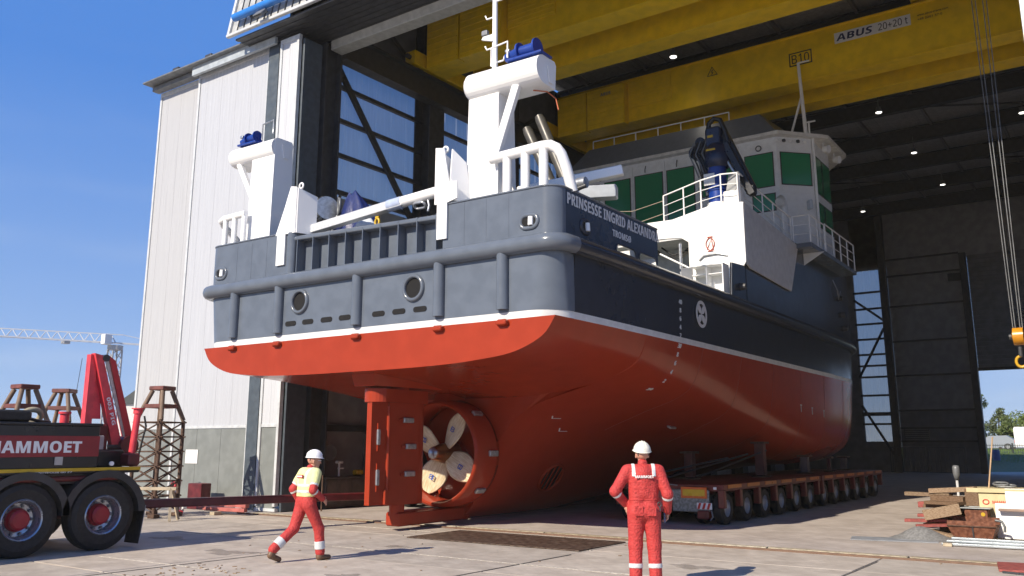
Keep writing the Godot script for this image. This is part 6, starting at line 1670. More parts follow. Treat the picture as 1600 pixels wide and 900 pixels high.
	plank("red painted plank lowest, pointing left from the pile", Vector3(-4.32, 0.30, -20.4), Vector3(-3.5, 0.32, -20.5), 0.2, 0.06, w3, grp)
	plank("red painted plank between two others, second from below", Vector3(-4.1, 0.40, -20.6), Vector3(-3.4, 0.42, -20.7), 0.2, 0.06, w3, grp)
	plank("red painted plank reaching under the rusty skip", Vector3(-4.05, 0.22, -20.1), Vector3(-3.3, 0.26, -20.3), 0.22, 0.05, w3, grp)
	plank("pale plank at the bottom of the pile beside the grey sand", Vector3(-3.9, 0.16, -20.1), Vector3(-3.3, 0.06, -19.9), 0.16, 0.05, w1, grp)
	plank("pale offcut poking out left of the thick beam", Vector3(-4.0, 0.48, -20.7), Vector3(-3.7, 0.44, -20.5), 0.08, 0.05, w1, grp)
	var body := MB.new()
	for k in 9: body.box(Vector3(-3.55 + rng.randf_range(-0.2, 0.2), 0.06 + k * 0.075, -20.9 + rng.randf_range(-0.1, 0.1)), Vector3(0.7, 0.065, 0.5), 0.005, Basis(Vector3.UP, rng.randf_range(-0.3, 0.3)))
	solo("timber_stack", body, w4, "dark core of stacked short boards inside the scrap pile", "timber").set_meta("kind", "stuff")
	var sand := MB.new()
	var rows: Array = []
	for i in 12:
		var row := PackedVector3Array()
		for j in 14:
			var u := i / 11.0; var v := j / 13.0
			var e := sin(PI * u) * sin(PI * v)
			row.append(Vector3(-4.5 + 1.4 * v, 0.004 + 0.22 * pow(e, 1.3) * (0.7 + 0.5 * sin(v * 5.0)), -19.3 - 1.0 * u))
		rows.append(row)
	solo("sand_heap", sand.sheet(rows), mt("sand_grey", Color(0.26, 0.26, 0.26), 0.95, 0, {"mottle": 0.3, "scale": 2.0, "bump": 0.8}), "low heap of grey sand spilling left of the rusty skip", "sand heap")
	solo("sheet_scrap", MB.new().box(Vector3(-4.3, 0.008, -19.2), Vector3(1.6, 0.012, 0.7), 0.003, Basis(Vector3.UP, 0.2)), mt("sheet_blue", Color(0.36, 0.38, 0.41), 0.5, 0, {"mottle": 0.2}), "flat bluish grey sheet lying before the sand heap", "sheet")
	# rusty skip with carrying handle, and the pot standing behind it
	var sk := thing("rusty_skip", "small rusty steel skip with a handle in front of the scrap pile", "skip", Vector3(-2.98, 0.02, -20.15))
	var sb := MB.new()
	var lo := [Vector3(-0.33, 0, -0.25), Vector3(0.33, 0, -0.25), Vector3(0.33, 0, 0.25), Vector3(-0.33, 0, 0.25)]
	var hi := [Vector3(-0.43, 0.26, -0.33), Vector3(0.43, 0.26, -0.33), Vector3(0.43, 0.26, 0.33), Vector3(-0.43, 0.26, 0.33)]
	for k in 4: sb.quad(lo[k], lo[(k + 1) % 4], hi[(k + 1) % 4], hi[k])
	sb.quad(lo[0], lo[1], lo[2], lo[3])
	part("tub", sb, M.rust, sk)
	part("rim", MB.new().tube(hi, 0.018, 6, true), M.rust_brown, sk)
	part("upstand", MB.new().box(Vector3(0, 0.33, -0.33), Vector3(0.86, 0.14, 0.02)), M.rust, sk)
	part("upstand", MB.new().box(Vector3(0, 0.31, 0.33), Vector3(0.86, 0.1, 0.015)), M.rust, sk)
	part("rib", MB.new().bar(Vector3(0.02, 0.02, 0.262), Vector3(0.02, 0.25, 0.335), 0.025, 0.02), M.steel_dark, sk)
	part("handle", MB.new().tube([Vector3(0.40, 0.38, 0.1), Vector3(0.52, 0.36, 0.1), Vector3(0.56, 0.26, 0.1), Vector3(0.55, 0.16, 0.1)], 0.025, 8), M.steel_grey, sk)
	part("load", MB.new().box(Vector3(-0.05, 0.2, 0), Vector3(0.72, 0.16, 0.52), 0.04), M.rust_brown, sk)
	var po := thing("rusty_pot", "square rusty steel box with a grey plate lid behind the skip", "steel box", Vector3(-2.98, 0.02, -20.75))
	part("box", MB.new().box(Vector3(0, 0.28, 0), Vector3(0.44, 0.54, 0.38), 0.03), M.rust, po)
	part("lid_plate", MB.new().box(Vector3(-0.02, 0.565, 0), Vector3(0.60, 0.02, 0.46), 0.005), mt("lid", Color(0.42, 0.45, 0.45), 0.5, 0.3), po)
	part("yellow_sticker", MB.new().cone(Vector3(0.13, 0.45, 0.19), Vector3(0.13, 0.45, 0.196), 0.04, 0.04, 14), M.yellow_stripe, po)
	# cream crates
	var cr := mt("crate_cream", Color(0.62, 0.52, 0.30), 0.7, 0, {"mottle": 0.1})
	var cb := thing("crate", "cream crate with a red logo behind the rusty pot", "crate", Vector3(-2.62, 0, -21.25))
	part("crate_body", MB.new().box(Vector3(0, 0.44, 0), Vector3(1.15, 0.86, 0.7), 0.01), cr, cb)
	part("crate_lid", MB.new().box(Vector3(0.08, 0.93, 0), Vector3(1.25, 0.09, 0.78), 0.01), cr, cb)
	part("logo_mark", MB.new().tube(ring_path(Vector3(-0.2, 0.70, 0.352), 0.11, 0.09, Vector3.RIGHT, Vector3.UP), 0.012, 5, true), M.print_red, cb)
	lettering("lettering", "MAMMOET", M.print_red, cb, Vector3(0.12, 0.70, 0.352), 0.4, 0.06, Vector3.RIGHT, Vector3.UP)
	part("label_sheet", MB.new().box(Vector3(-0.43, 0.60, 0.354), Vector3(0.2, 0.24, 0.006)), M.print_white, cb)
	solo("white_board", MB.new().box(Vector3(-2.27, 0.80, -20.86), Vector3(0.36, 0.36, 0.02), 0.003, Basis(Vector3.RIGHT, -0.08)), M.print_white, "smaller white board leaning on the cream crate, above the other board", "board")
	solo("white_board", MB.new().box(Vector3(-2.33, 0.36, -20.55), Vector3(0.58, 0.68, 0.02), 0.003, Basis(Vector3.RIGHT, -0.12)), M.print_white, "larger white board standing on the floor right of the rusty skip", "board")
	solo("brown_post", MB.new().box(Vector3(-1.87, 0.42, -19.6), Vector3(0.16, 0.84, 0.16), 0.015, Basis(Vector3(0, 0, 1), 0.05)), mt("post_brown", Color(0.22, 0.075, 0.06), 0.7, 0, {"mottle": 0.2}), "reddish brown post at the right picture edge beside the white board", "post")
	solo("brown_rail", MB.new().box(Vector3(-2.1, 0.58, -20.45), Vector3(0.9, 0.05, 0.1), 0.01), mt("rail_beige", Color(0.40, 0.28, 0.22), 0.7, 0, {"mottle": 0.2}), "horizontal reddish batten between the two white boards", "batten")
	solo("broom_stick", MB.new().cone(Vector3(-2.78, 0.96, -21.2), Vector3(-2.62, 2.02, -21.3), 0.017, 0.015, 8), mt("stick", Color(0.50, 0.34, 0.20), 0.6), "long thin wooden broom stick rising from the cream crate", "stick")
	var mp := thing("meter_post", "short white post with a grey meter head behind the planks", "post", Vector3(-3.45, 0, -21.7))
	part("post_tube", MB.new().cone(Vector3(0, 0, 0), Vector3(0, 1.14, 0), 0.028, 0.028, 10), mt("white_in"), mp)
	part("meter_head", MB.new().lathe([Vector2(0.0, 0.32), Vector2(0.06, 0.31), Vector2(0.075, 0.25), Vector2(0.07, 0.12), Vector2(0.04, 0.0), Vector2(0.0, 0.0)], Vector3(0, 1.10, 0), Vector3.UP, 16, true), M.steel_grey, mp)
	solo("cable_coil", MB.new().tube(ring_path(Vector3(-2.45, 1.02, -21.2), 0.34, 0.16, Vector3.RIGHT, Vector3(0, 0.2, -1)), 0.025, 6, true).tube(ring_path(Vector3(-2.55, 1.06, -21.2), 0.28, 0.16, Vector3(1, 0, 0.2), Vector3(0, 0.3, -1)), 0.022, 6, true), M.steel_grey, "loose grey cable coil lying on the cream crate", "cable")
	for k in 5:
		solo("steel_profile", MB.new().box(Vector3(-2.28 + 0.07 * k, 0.04 + 0.045 * (k % 3), -18.65 - 0.09 * k), Vector3(2.1, 0.04, 0.075), 0.008, Basis(Vector3.UP, -0.03 * (k - 1))), mt("profile_blue", Color(0.50, 0.56, 0.60), 0.35, 0.4, {"mottle": 0.1}), ["pale steel profile lying nearest in front of the skip", "second pale steel profile from the front before the skip", "topmost pale steel profile of the bundle before the skip", "fourth pale steel profile, low in the bundle", "rearmost pale steel profile touching the skip"][k], "steel profile", "bundle of pale steel profiles")
	solo("timber_block", MB.new().box(Vector3(-3.22, 0.03, -18.6), Vector3(0.16, 0.06, 0.14), 0.01), mt("pale_wood"), "small pale block under the end of the steel profiles", "timber block")
	solo("red_plate", MB.new().box(Vector3(-1.65, 0.02, -15.9), Vector3(0.85, 0.035, 1.0), 0.008, Basis(Vector3.UP, 0.15)), w3, "flat red painted plate on the concrete at the lower right corner", "plate")
	for k in 2:
		solo("black_bar", MB.new().box(Vector3(-1.82 + 0.2 * k, 0.015, -15.2 + 0.05 * k), Vector3(0.24, 0.03, 0.04), 0.005, Basis(Vector3.UP, -0.3)), M.steel_dark, ["left one of two short black bars by the red plate", "right one of two short black bars by the red plate"][k], "bar", "short black bars")
	var chips := MB.new()
	for k in 90:
		var p := Vector3(rng.randf_range(-12.5, -11.0), 0.006, rng.randf_range(-9.2, -7.6)) if k < 55 else Vector3(rng.randf_range(-14, -1.5), 0.006, rng.randf_range(-15.8, -8))
		chips.box(p, Vector3(rng.randf_range(0.02, 0.07), 0.01, rng.randf_range(0.01, 0.03)), 0, Basis(Vector3.UP, rng.randf_range(0, 3)))
	solo("wood_chips", chips, w1, "scattered pale wood chips on the concrete in the foreground", "wood chips").set_meta("kind", "stuff")
	# portable barriers along the back wall
	var br := thing("barrier", "dark blue steel barrier standing along the hall's back wall", "barrier", Vector3(-13.0, 0, BACK_Z + 2.0), 0, "barriers at the back wall")
	var bm2 := mt("barrier_navy", Color(0.03, 0.04, 0.07), 0.5)
	part("frame", MB.new().tube([Vector3(-1.1, 0.1, 0), Vector3(-1.1, 1.7, 0), Vector3(1.1, 1.7, 0), Vector3(1.1, 0.1, 0)], 0.03, 6, true), bm2, br)
	for k in 8: part("bar", MB.new().cone(Vector3(-0.96 + k * 0.275, 0.1, 0), Vector3(-0.96 + k * 0.275, 1.7, 0), 0.015, 0.015, 5), bm2, br)
	copy_of(br, "second dark steel barrier right of the first along the back wall", Vector3(-10.6, 0, BACK_Z + 2.1), 0.1)

# ---------------------------------------------------------------- far things
func tree(label: String, at: Vector3, h: float, r: float, seed_: int, tone: Color, loose: float) -> void:
	var g := RandomNumberGenerator.new()
	g.seed = seed_
	var t := thing("tree", label, "tree", at, 0, "trees behind the hall")
	var tk := MB.new()
	tk.cone(Vector3.ZERO, Vector3(0.1, h * 0.55, 0), 0.16, 0.08, 8)
	var crown := MB.new()
	var lv := MB.new()
	for k in 11:
		var a := g.randf_range(0, TAU)
		var p := Vector3(cos(a) * r * g.randf_range(0.25, 0.8), h * g.randf_range(0.38, 0.92), sin(a) * r * g.randf_range(0.25, 0.8))
		tk.cone(Vector3(0, h * 0.3 + 0.02 * k, 0), p, 0.05, 0.015, 5, false)
		var cr := r * g.randf_range(0.30, 0.5) * (1.15 - p.y / h * 0.5)
		for q in int(230 * loose):
			var d := Vector3(g.randfn(), g.randfn() * 0.8, g.randfn()).normalized() * cr * pow(g.randf(), 0.4)
			var u := Vector3(g.randfn(), g.randfn(), g.randfn()).normalized() * g.randf_range(0.10, 0.2)
			var w := u.cross(Vector3(g.randfn(), g.randfn(), g.randfn())).normalized() * g.randf_range(0.06, 0.12)
			var c := p + d
			(crown if q % 2 else lv).quad(c - u, c - w, c + u, c + w)
	part("trunk", tk, mt("bark", Color(0.07, 0.055, 0.04), 0.9, 0, {"mottle": 0.3}), t)
	var i1 := part("crown", crown, mt("leaf%d" % seed_, tone, 0.6, 0, {"mottle": 0, "back": tone * 1.6}), t)
	var i2 := part("crown", lv, mt("leafb%d" % seed_, tone * 0.7, 0.6, 0, {"mottle": 0, "back": tone}), t)
	i1.set_meta("kind", "stuff"); i2.set_meta("kind", "stuff")

func vehicle(called: String, label: String, cat: String, at: Vector3, turn: float, paint: Material, van: bool) -> void:
	var t := thing(called, label, cat, at, turn)
	var prof: Array
	if van: prof = [Vector2(-2.5, 0.35), Vector2(2.6, 0.35), Vector2(2.65, 0.9), Vector2(2.4, 1.15), Vector2(1.75, 1.35), Vector2(1.2, 2.15), Vector2(0.9, 2.3), Vector2(-2.45, 2.3), Vector2(-2.55, 2.1)]
	else: prof = [Vector2(-2.1, 0.3), Vector2(2.1, 0.3), Vector2(2.15, 0.65), Vector2(1.9, 0.85), Vector2(1.0, 0.98), Vector2(0.35, 1.42), Vector2(-1.3, 1.48), Vector2(-1.95, 1.05), Vector2(-2.15, 0.9)]
	part("body", MB.new().prism(prof, Vector3(0, 0, -0.88), Vector3.RIGHT, Vector3.UP, 1.76), paint, t)
	var wy := 1.7 if van else 1.18
	if van:
		part("side_window", MB.new().prism([Vector2(0.45, 1.4), Vector2(1.6, 1.4), Vector2(1.15, 2.05), Vector2(0.45, 2.05)], Vector3(0, 0, 0.875), Vector3.RIGHT, Vector3.UP, 0.015), M.glass_dark, t)
	else:
		part("side_window", MB.new().prism([Vector2(-0.25, 1.0), Vector2(0.8, 1.0), Vector2(0.3, 1.36), Vector2(-0.25, 1.38)], Vector3(0, 0, 0.875), Vector3.RIGHT, Vector3.UP, 0.015), M.glass_dark, t)
		part("side_window", MB.new().prism([Vector2(-1.75, 1.02), Vector2(-0.32, 1.0), Vector2(-0.32, 1.38), Vector2(-1.25, 1.40)], Vector3(0, 0, 0.875), Vector3.RIGHT, Vector3.UP, 0.015), M.glass_dark, t)
	for x in [-1.35, 1.4]:
		for s in [-1.0, 1.0]:
			var w := part("wheel", MB.new().cone(Vector3(x, 0.33, s * 0.66), Vector3(x, 0.33, s * 0.90), 0.33, 0.33, 18), M.rubber, t)
			part("rim", MB.new().cone(Vector3(x, 0.33, s * 0.90), Vector3(x, 0.33, s * 0.91), 0.2, 0.2, 14), M.galv, w)
	part("headlight", MB.new().box(Vector3(2.12 if not van else 2.58, 0.72, 0.65), Vector3(0.1, 0.14, 0.3), 0.03), M.print_white, t)
	part("tail_light", MB.new().box(Vector3(-2.12 if not van else -2.54, 0.85, 0.7), Vector3(0.06, 0.3, 0.16), 0.02), M.print_red, t)

func build_outside() -> void:
	# grass bank behind the hall
	var rows: Array = []
	for i in 25:
		var row := PackedVector3Array()
		var z := -72.0 - i * 5.0
		for j in 30:
			var x := -60.0 + j * 4.0
			var y := 1.32 * smoothstep(-74.0, -100.0, z) + 0.04 * sin(x * 0.9 + i * 1.7)
			row.append(Vector3(x, y - 0.02, z))
		rows.append(row)
	struct("grass_bank", MB.new().sheet(rows), mt("grass", Color(0.085, 0.135, 0.028), 0.9, 0, {"mottle": 0.35, "scale": 0.5, "bump": 0.8}))
	var bl := MB.new()
	for k in 9000:
		var x := rng.randf_range(-24, 2); var z := rng.randf_range(-112, -84)
		var y := 1.32 * smoothstep(-74.0, -100.0, z)
		var d := Vector3(rng.randf_range(-0.05, 0.05), rng.randf_range(0.08, 0.18), rng.randf_range(-0.05, 0.05))
		var w := Vector3(0.02, 0, rng.randf_range(-0.02, 0.02))
		bl.tri(Vector3(x, y, z) - w, Vector3(x, y, z) + w, Vector3(x, y, z) + d)
	solo("grass", bl, mt("blade_grass", Color(0.10, 0.165, 0.03), 0.8, 0, {"mottle": 0}), "green grass growing on the bank behind the open gate", "grass").set_meta("kind", "stuff")
	var fe := thing("railing_fence", "black steel bar fence along the foot of the grass bank", "fence", Vector3(0, 0.28, -93.5))
	var fm := mt("fence_black", Color(0.02, 0.03, 0.032), 0.5)
	for y in [0.25, 1.15]: part("rail", MB.new().box(Vector3(-10.0, y + 0.4, 0), Vector3(16, 0.05, 0.04)), fm, fe)
	for k in 90: inst("bar", boxmesh(Vector3(0.03, 1.25, 0.03)), fm, fe, Transform3D(Basis(), Vector3(-17.9 + k * 0.178, 1.05, 0)))
	for k in 7: inst("post", boxmesh(Vector3(0.12, 1.7, 0.12)), fm, fe, Transform3D(Basis(), Vector3(-17.9 + k * 2.65, 0.9, 0.02)))
	vehicle("parked_car", "silver estate car parked on the road behind the fence", "car", Vector3(-12.9, 1.36, -105.5), PI, mt("car_silver", Color(0.40, 0.44, 0.50), 0.3, 0.5, {"mottle": 0}), false)
	vehicle("parked_van", "white van parked right of the silver car behind the fence", "van", Vector3(-8.2, 1.36, -104.0), 0.0, mt("van_white", Color(0.80, 0.80, 0.80), 0.35, 0, {"mottle": 0}), true)
	var rb := thing("barrier_board", "red and dark road barrier board at the right edge behind the gate", "barrier", Vector3(-6.7, 0.0, -78.0))
	part("board", MB.new().box(Vector3(0, 0.95, 0), Vector3(0.9, 0.42, 0.05), 0.01), M.print_red, rb)
	for s in [-0.38, 0.38]: part("leg", MB.new().box(Vector3(s, 0.4, 0), Vector3(0.06, 0.8, 0.06)), M.steel_dark, rb)
	var blb := MB.new().lathe([Vector2(0.0, 0.0), Vector2(0.29, 0.0), Vector2(0.3, 0.28), Vector2(0.31, 0.3), Vector2(0.3, 0.32), Vector2(0.3, 0.58), Vector2(0.31, 0.6), Vector2(0.3, 0.62), Vector2(0.29, 0.9), Vector2(0.0, 0.88)], Vector3(-10.2, 0.6, -84.0), Vector3.UP, 20)
	solo("blue_barrel", blb, mt("barrel_blue", Color(0.03, 0.09, 0.25), 0.4), "blue barrel standing just inside the fence by the gate's left edge", "barrel")
	tree("loose leafy tree at the left edge of the open gate", Vector3(-17.2, 1.3, -121), 8.4, 2.3, 11, Color(0.115, 0.155, 0.04), 1.0)
	tree("small slender tree in the middle above the silver car", Vector3(-13.6, 1.3, -116), 5.2, 1.5, 12, Color(0.10, 0.13, 0.05), 0.5)
	tree("broad green tree rising above the white van", Vector3(-10.0, 1.3, -119), 6.8, 2.9, 13, Color(0.125, 0.175, 0.035), 1.4)
	tree("low bushy tree between the slender and the broad tree", Vector3(-12.0, 1.3, -114), 3.6, 2.0, 14, Color(0.11, 0.15, 0.04), 1.0)
	tree("low bushy tree behind the silver car's bonnet", Vector3(-15.6, 1.3, -118), 3.2, 1.8, 15, Color(0.105, 0.145, 0.04), 0.9)
	tree("round tree right of the white van, mostly past the picture edge", Vector3(-4.5, 1.3, -118), 6.2, 2.6, 16, Color(0.12, 0.165, 0.04), 1.2)
	tree("tall tree beyond the right end of the fence", Vector3(1.5, 1.3, -122), 7.6, 2.8, 17, Color(0.11, 0.155, 0.04), 1.2)
	# tower crane on the skyline
	var tc := thing("tower_crane", "distant white lattice tower crane on the skyline above the truck", "tower crane", Vector3(-129.6, 0, -75.2))
	var wm := mt("crane_white", Color(0.62, 0.64, 0.66), 0.5, 0, {"mottle": 0})
	var dr := Vector3(-0.46, 0.012, 0.89).normalized()
	var sd := Vector3(dr.z, 0, -dr.x)
	var mast := MB.new()
	for s in [[-1, -1], [1, -1], [1, 1], [-1, 1]]: mast.bar(Vector3(s[0] * 0.75, 0, s[1] * 0.75), Vector3(s[0] * 0.75, 16.4, s[1] * 0.75), 0.2, 0.2)
	for k in 11:
		var y := k * 1.5
		for s in [[-1, -1, 1, -1], [1, -1, 1, 1], [1, 1, -1, 1], [-1, 1, -1, -1]]:
			mast.bar(Vector3(s[0] * 0.75, y, s[1] * 0.75), Vector3(s[2] * 0.75, y + 1.5, s[3] * 0.75), 0.1, 0.1)
	part("mast", mast, mt("mast_grey", Color(0.34, 0.35, 0.36), 0.5, 0, {"mottle": 0}), tc)
	part("slewing_ring", MB.new().cone(Vector3(0, 16.4, 0), Vector3(0, 17.1, 0), 1.15, 1.15, 16), mt("mast_grey"), tc)
	part("cab", MB.new().box(Vector3(0, 17.9, 0) + dr * 1.4 + sd * 0.9, Vector3(1.2, 1.6, 1.2), 0.1), wm, tc)
	part("counterweight", MB.new().box(Vector3(0, 17.2, 0) - dr * 8.5, Vector3(1.6, 1.8, 1.8), 0.1), mt("mast_grey"), tc)
	var jib := MB.new()
	var b0 := Vector3(0, 17.5, 0)
	for s in [-0.55, 0.55]: jib.bar(b0 - dr * 10 + sd * s, b0 + dr * 42 + sd * s, 0.16, 0.16)
	jib.bar(b0 + Vector3(0, 1.35, 0) - dr * 1, b0 + Vector3(0, 0.95, 0) + dr * 42, 0.16, 0.16)
	jib.bar(b0 + Vector3(0, 1.35, 0) - dr * 1, b0 - dr * 9, 0.1, 0.1)
	for k in 28:
		var p := b0 + dr * (k * 1.5); var q := b0 + dr * (k * 1.5 + 0.75) + Vector3(0, 1.33 - 0.013 * k, 0); var e := b0 + dr * (k * 1.5 + 1.5)
		for s in [-0.55, 0.55]:
			jib.bar(p + sd * s, q, 0.08, 0.08); jib.bar(q, e + sd * s, 0.08, 0.08)
	part("jib", jib, wm, tc)
	part("trolley", MB.new().box(b0 + dr * 7 - Vector3(0, 0.35, 0), Vector3(1.0, 0.4, 1.0), 0.05), mt("mast_grey"), tc)
	# small house beyond the hall's left corner
	var ho := thing("house", "small white house with a dark roof beyond the hall's left edge", "house", Vector3(-77.6, 0, -48.6), 0.55)
	part("wall", MB.new().box(Vector3(0, 2.8, 0), Vector3(3.2, 5.6, 4)), mt("house_white", Color(0.7, 0.69, 0.66), 0.7), ho)
	part("roof", MB.new().prism([Vector2(-1.8, 5.6), Vector2(1.8, 5.6), Vector2(0, 6.9)], Vector3(0, 0, -2.2), Vector3.RIGHT, Vector3.UP, 4.4), mt("roof_slate", Color(0.05, 0.06, 0.065), 0.7), ho)
	for k in 2:
		var w := part("window", MB.new().box(Vector3(1.6, 3.6, -1.0 + 2.0 * k), Vector3(0.1, 1.3, 1.0), 0.02), M.print_white, ho)
		part("pane", MB.new().box(Vector3(1.65, 3.6, -1.0 + 2.0 * k), Vector3(0.04, 1.1, 0.8)), M.glass_dark, w)

# ---------------------------------------------------------------- people
func nets(out: MB, bones: Array, cell: float, k := 0.03, inflate := 0.0, clips := []) -> MB:   # skin over tapered capsules joined by a smooth minimum
	var lo := Vector3.INF; var hi := -Vector3.INF
	for b: Array in bones:
		var r: float = maxf(b[2], b[3]) + inflate + cell * 2.5
		lo = lo.min((b[0] as Vector3).min(b[1]) - Vector3.ONE * r); hi = hi.max((b[0] as Vector3).max(b[1]) + Vector3.ONE * r)
	var n := Vector3i(((hi - lo) / cell).ceil()) + Vector3i.ONE
	var nx := n.x; var nxy := n.x * n.y
	var f := PackedFloat32Array()
	f.resize(nxy * n.z); f.fill(1.0)
	for b: Array in bones:
		var a: Vector3 = b[0]; var e: Vector3 = b[1]
		var ra: float = b[2] + inflate; var rb: float = b[3] + inflate
		var d := e - a
		var dd := maxf(d.length_squared(), 1e-9)
		var m := maxf(ra, rb) + maxf(k, cell * 2.0)
		var i0 := Vector3i(((a.min(e) - Vector3.ONE * m - lo) / cell).floor()).clamp(Vector3i.ZERO, n - Vector3i.ONE)
		var i1 := Vector3i(((a.max(e) + Vector3.ONE * m - lo) / cell).ceil()).clamp(Vector3i.ZERO, n - Vector3i.ONE)
		for z in range(i0.z, i1.z + 1):
			for y in range(i0.y, i1.y + 1):
				var base := z * nxy + y * nx
				for x in range(i0.x, i1.x + 1):
					var p := lo + Vector3(x, y, z) * cell - a
					var t := clampf(p.dot(d) / dd, 0.0, 1.0)
					var v := (p - d * t).length() - lerpf(ra, rb, t)
					var o := f[base + x]
					var h := maxf(k - absf(v - o), 0.0)
					f[base + x] = minf(v, o) - h * h * 0.25 / k
	for c: Array in clips:   # keep the slab |(p - point) . normal| < half
		for z in n.z:
			for y in n.y:
				for x in nx:
					var i := z * nxy + y * nx + x
					if f[i] < 0.2:
						var q := absf((lo + Vector3(x, y, z) * cell - (c[0] as Vector3)).dot(c[1])) - float(c[2])
						if q > f[i]: f[i] = q
	var id := {}
	var pos := PackedVector3Array(); var nor := PackedVector3Array()
	var cs := [0, 1, nx, nx + 1, nxy, nxy + 1, nxy + nx, nxy + nx + 1]
	var ed := [[0, 1], [2, 3], [4, 5], [6, 7], [0, 2], [1, 3], [4, 6], [5, 7], [0, 4], [1, 5], [2, 6], [3, 7]]
	for z in n.z - 1:
		for y in n.y - 1:
			for x in nx - 1:
				var i := z * nxy + y * nx + x
				if f[i] > 0.3: continue
				var s := 0
				for c in 8:
					if f[i + cs[c]] < 0.0: s += 1
				if s == 0 or s == 8: continue
				var sum := Vector3.ZERO; var cnt := 0
				for e: Array in ed:
					var va := f[i + cs[e[0]]]; var vb := f[i + cs[e[1]]]
					if (va < 0.0) != (vb < 0.0):
						var t := va / (va - vb)
						var pa := Vector3(e[0] & 1, (e[0] >> 1) & 1, e[0] >> 2); var pb := Vector3(e[1] & 1, (e[1] >> 1) & 1, e[1] >> 2)
						sum += pa.lerp(pb, t); cnt += 1
				id[i] = pos.size()
				pos.append(lo + (Vector3(x, y, z) + sum / cnt) * cell)
				nor.append(Vector3(f[i + 1] - f[i] + f[i + nx + 1] - f[i + nx] + f[i + nxy + 1] - f[i + nxy] + f[i + nxy + nx + 1] - f[i + nxy + nx], f[i + nx] - f[i] + f[i + nx + 1] - f[i + 1] + f[i + nxy + nx] - f[i + nxy] + f[i + nxy + nx + 1] - f[i + nxy + 1], f[i + nxy] - f[i] + f[i + nxy + 1] - f[i + 1] + f[i + nxy + nx] - f[i + nx] + f[i + nxy + nx + 1] - f[i + nx + 1]).normalized())
	for i: int in id:
		for ax in 3:
			var st: int = [1, nx, nxy][ax]
			var u: int = [nx, nxy, 1][ax]; var w: int = [nxy, 1, nx][ax]
			if (f[i] < 0.0) == (f[i + st] < 0.0): continue
			if not (id.has(i - u) and id.has(i - w) and id.has(i - u - w)): continue
			var A: int = id[i]; var B: int = id[i - u]; var C: int = id[i - u - w]; var D: int = id[i - w]
			out.tri(pos[A], pos[B], pos[C], nor[A], nor[B], nor[C]); out.tri(pos[A], pos[C], pos[D], nor[A], nor[C], nor[D])
	return out

func J(x: float, y: float, f: float) -> Vector3: return Vector3(x, y, -f)

func hand_bones(w: Vector3, dir: Vector3, palm_n: Vector3, thumb_side: Vector3, curl: float) -> Array:
	var out: Array = []
	var side := thumb_side.normalized(); var d := dir.normalized()
	out.append([w, w + d * 0.04, 0.026, 0.028])
	for k in 4:
		var s := 0.033 - 0.022 * k
		var base := w + d * 0.085 + side * s
		out.append([w + d * 0.035 + side * s * 0.8, base, 0.015, 0.012])
		var L: float = [0.040, 0.046, 0.042, 0.033][k]
		var d1 := (d * cos(curl) + palm_n * sin(curl)).normalized()
		var d2 := (d * cos(curl * 2.1) + palm_n * sin(curl * 2.1)).normalized()
		var m := base + d1 * L
		out.append([base, m, 0.0095, 0.009]); out.append([m, m + d2 * L * 0.85, 0.009, 0.0075])
	var tb := w + d * 0.03 + side * 0.028
	var t1 := tb + (d * 0.6 + side * 0.7 + palm_n * 0.3).normalized() * 0.042
	out.append([tb - side * 0.01, t1, 0.014, 0.011]); out.append([t1, t1 + (d * 0.9 + side * 0.15 + palm_n * 0.4).normalized() * 0.032, 0.0105, 0.009])
	return out

func head_bones(c: Vector3, fwd: Vector3) -> Array:
	var f := fwd.normalized(); var r := f.cross(Vector3.UP).normalized(); var u := r.cross(f)
	return [[c + u * 0.03 - f * 0.015, c + u * 0.03 + f * 0.02, 0.090, 0.086], [c - u * 0.03 + f * 0.03, c - u * 0.075 + f * 0.055, 0.066, 0.042],
		[c - u * 0.02 + f * 0.075 + r * 0.03, c - u * 0.02 + f * 0.075 - r * 0.03, 0.026, 0.026],
		[c + u * 0.012 + f * 0.098, c - u * 0.022 + f * 0.116, 0.009, 0.014], [c - u * 0.055 + f * 0.092 - r * 0.016, c - u * 0.055 + f * 0.092 + r * 0.016, 0.009, 0.009],
		[c + r * 0.083 - f * 0.005 + u * 0.01, c + r * 0.088 - f * 0.012 - u * 0.028, 0.014, 0.010], [c - r * 0.083 - f * 0.005 + u * 0.01, c - r * 0.088 - f * 0.012 - u * 0.028, 0.014, 0.010],
		[c + u * 0.028 + f * 0.088 - r * 0.03, c + u * 0.028 + f * 0.088 + r * 0.03, 0.012, 0.012]]

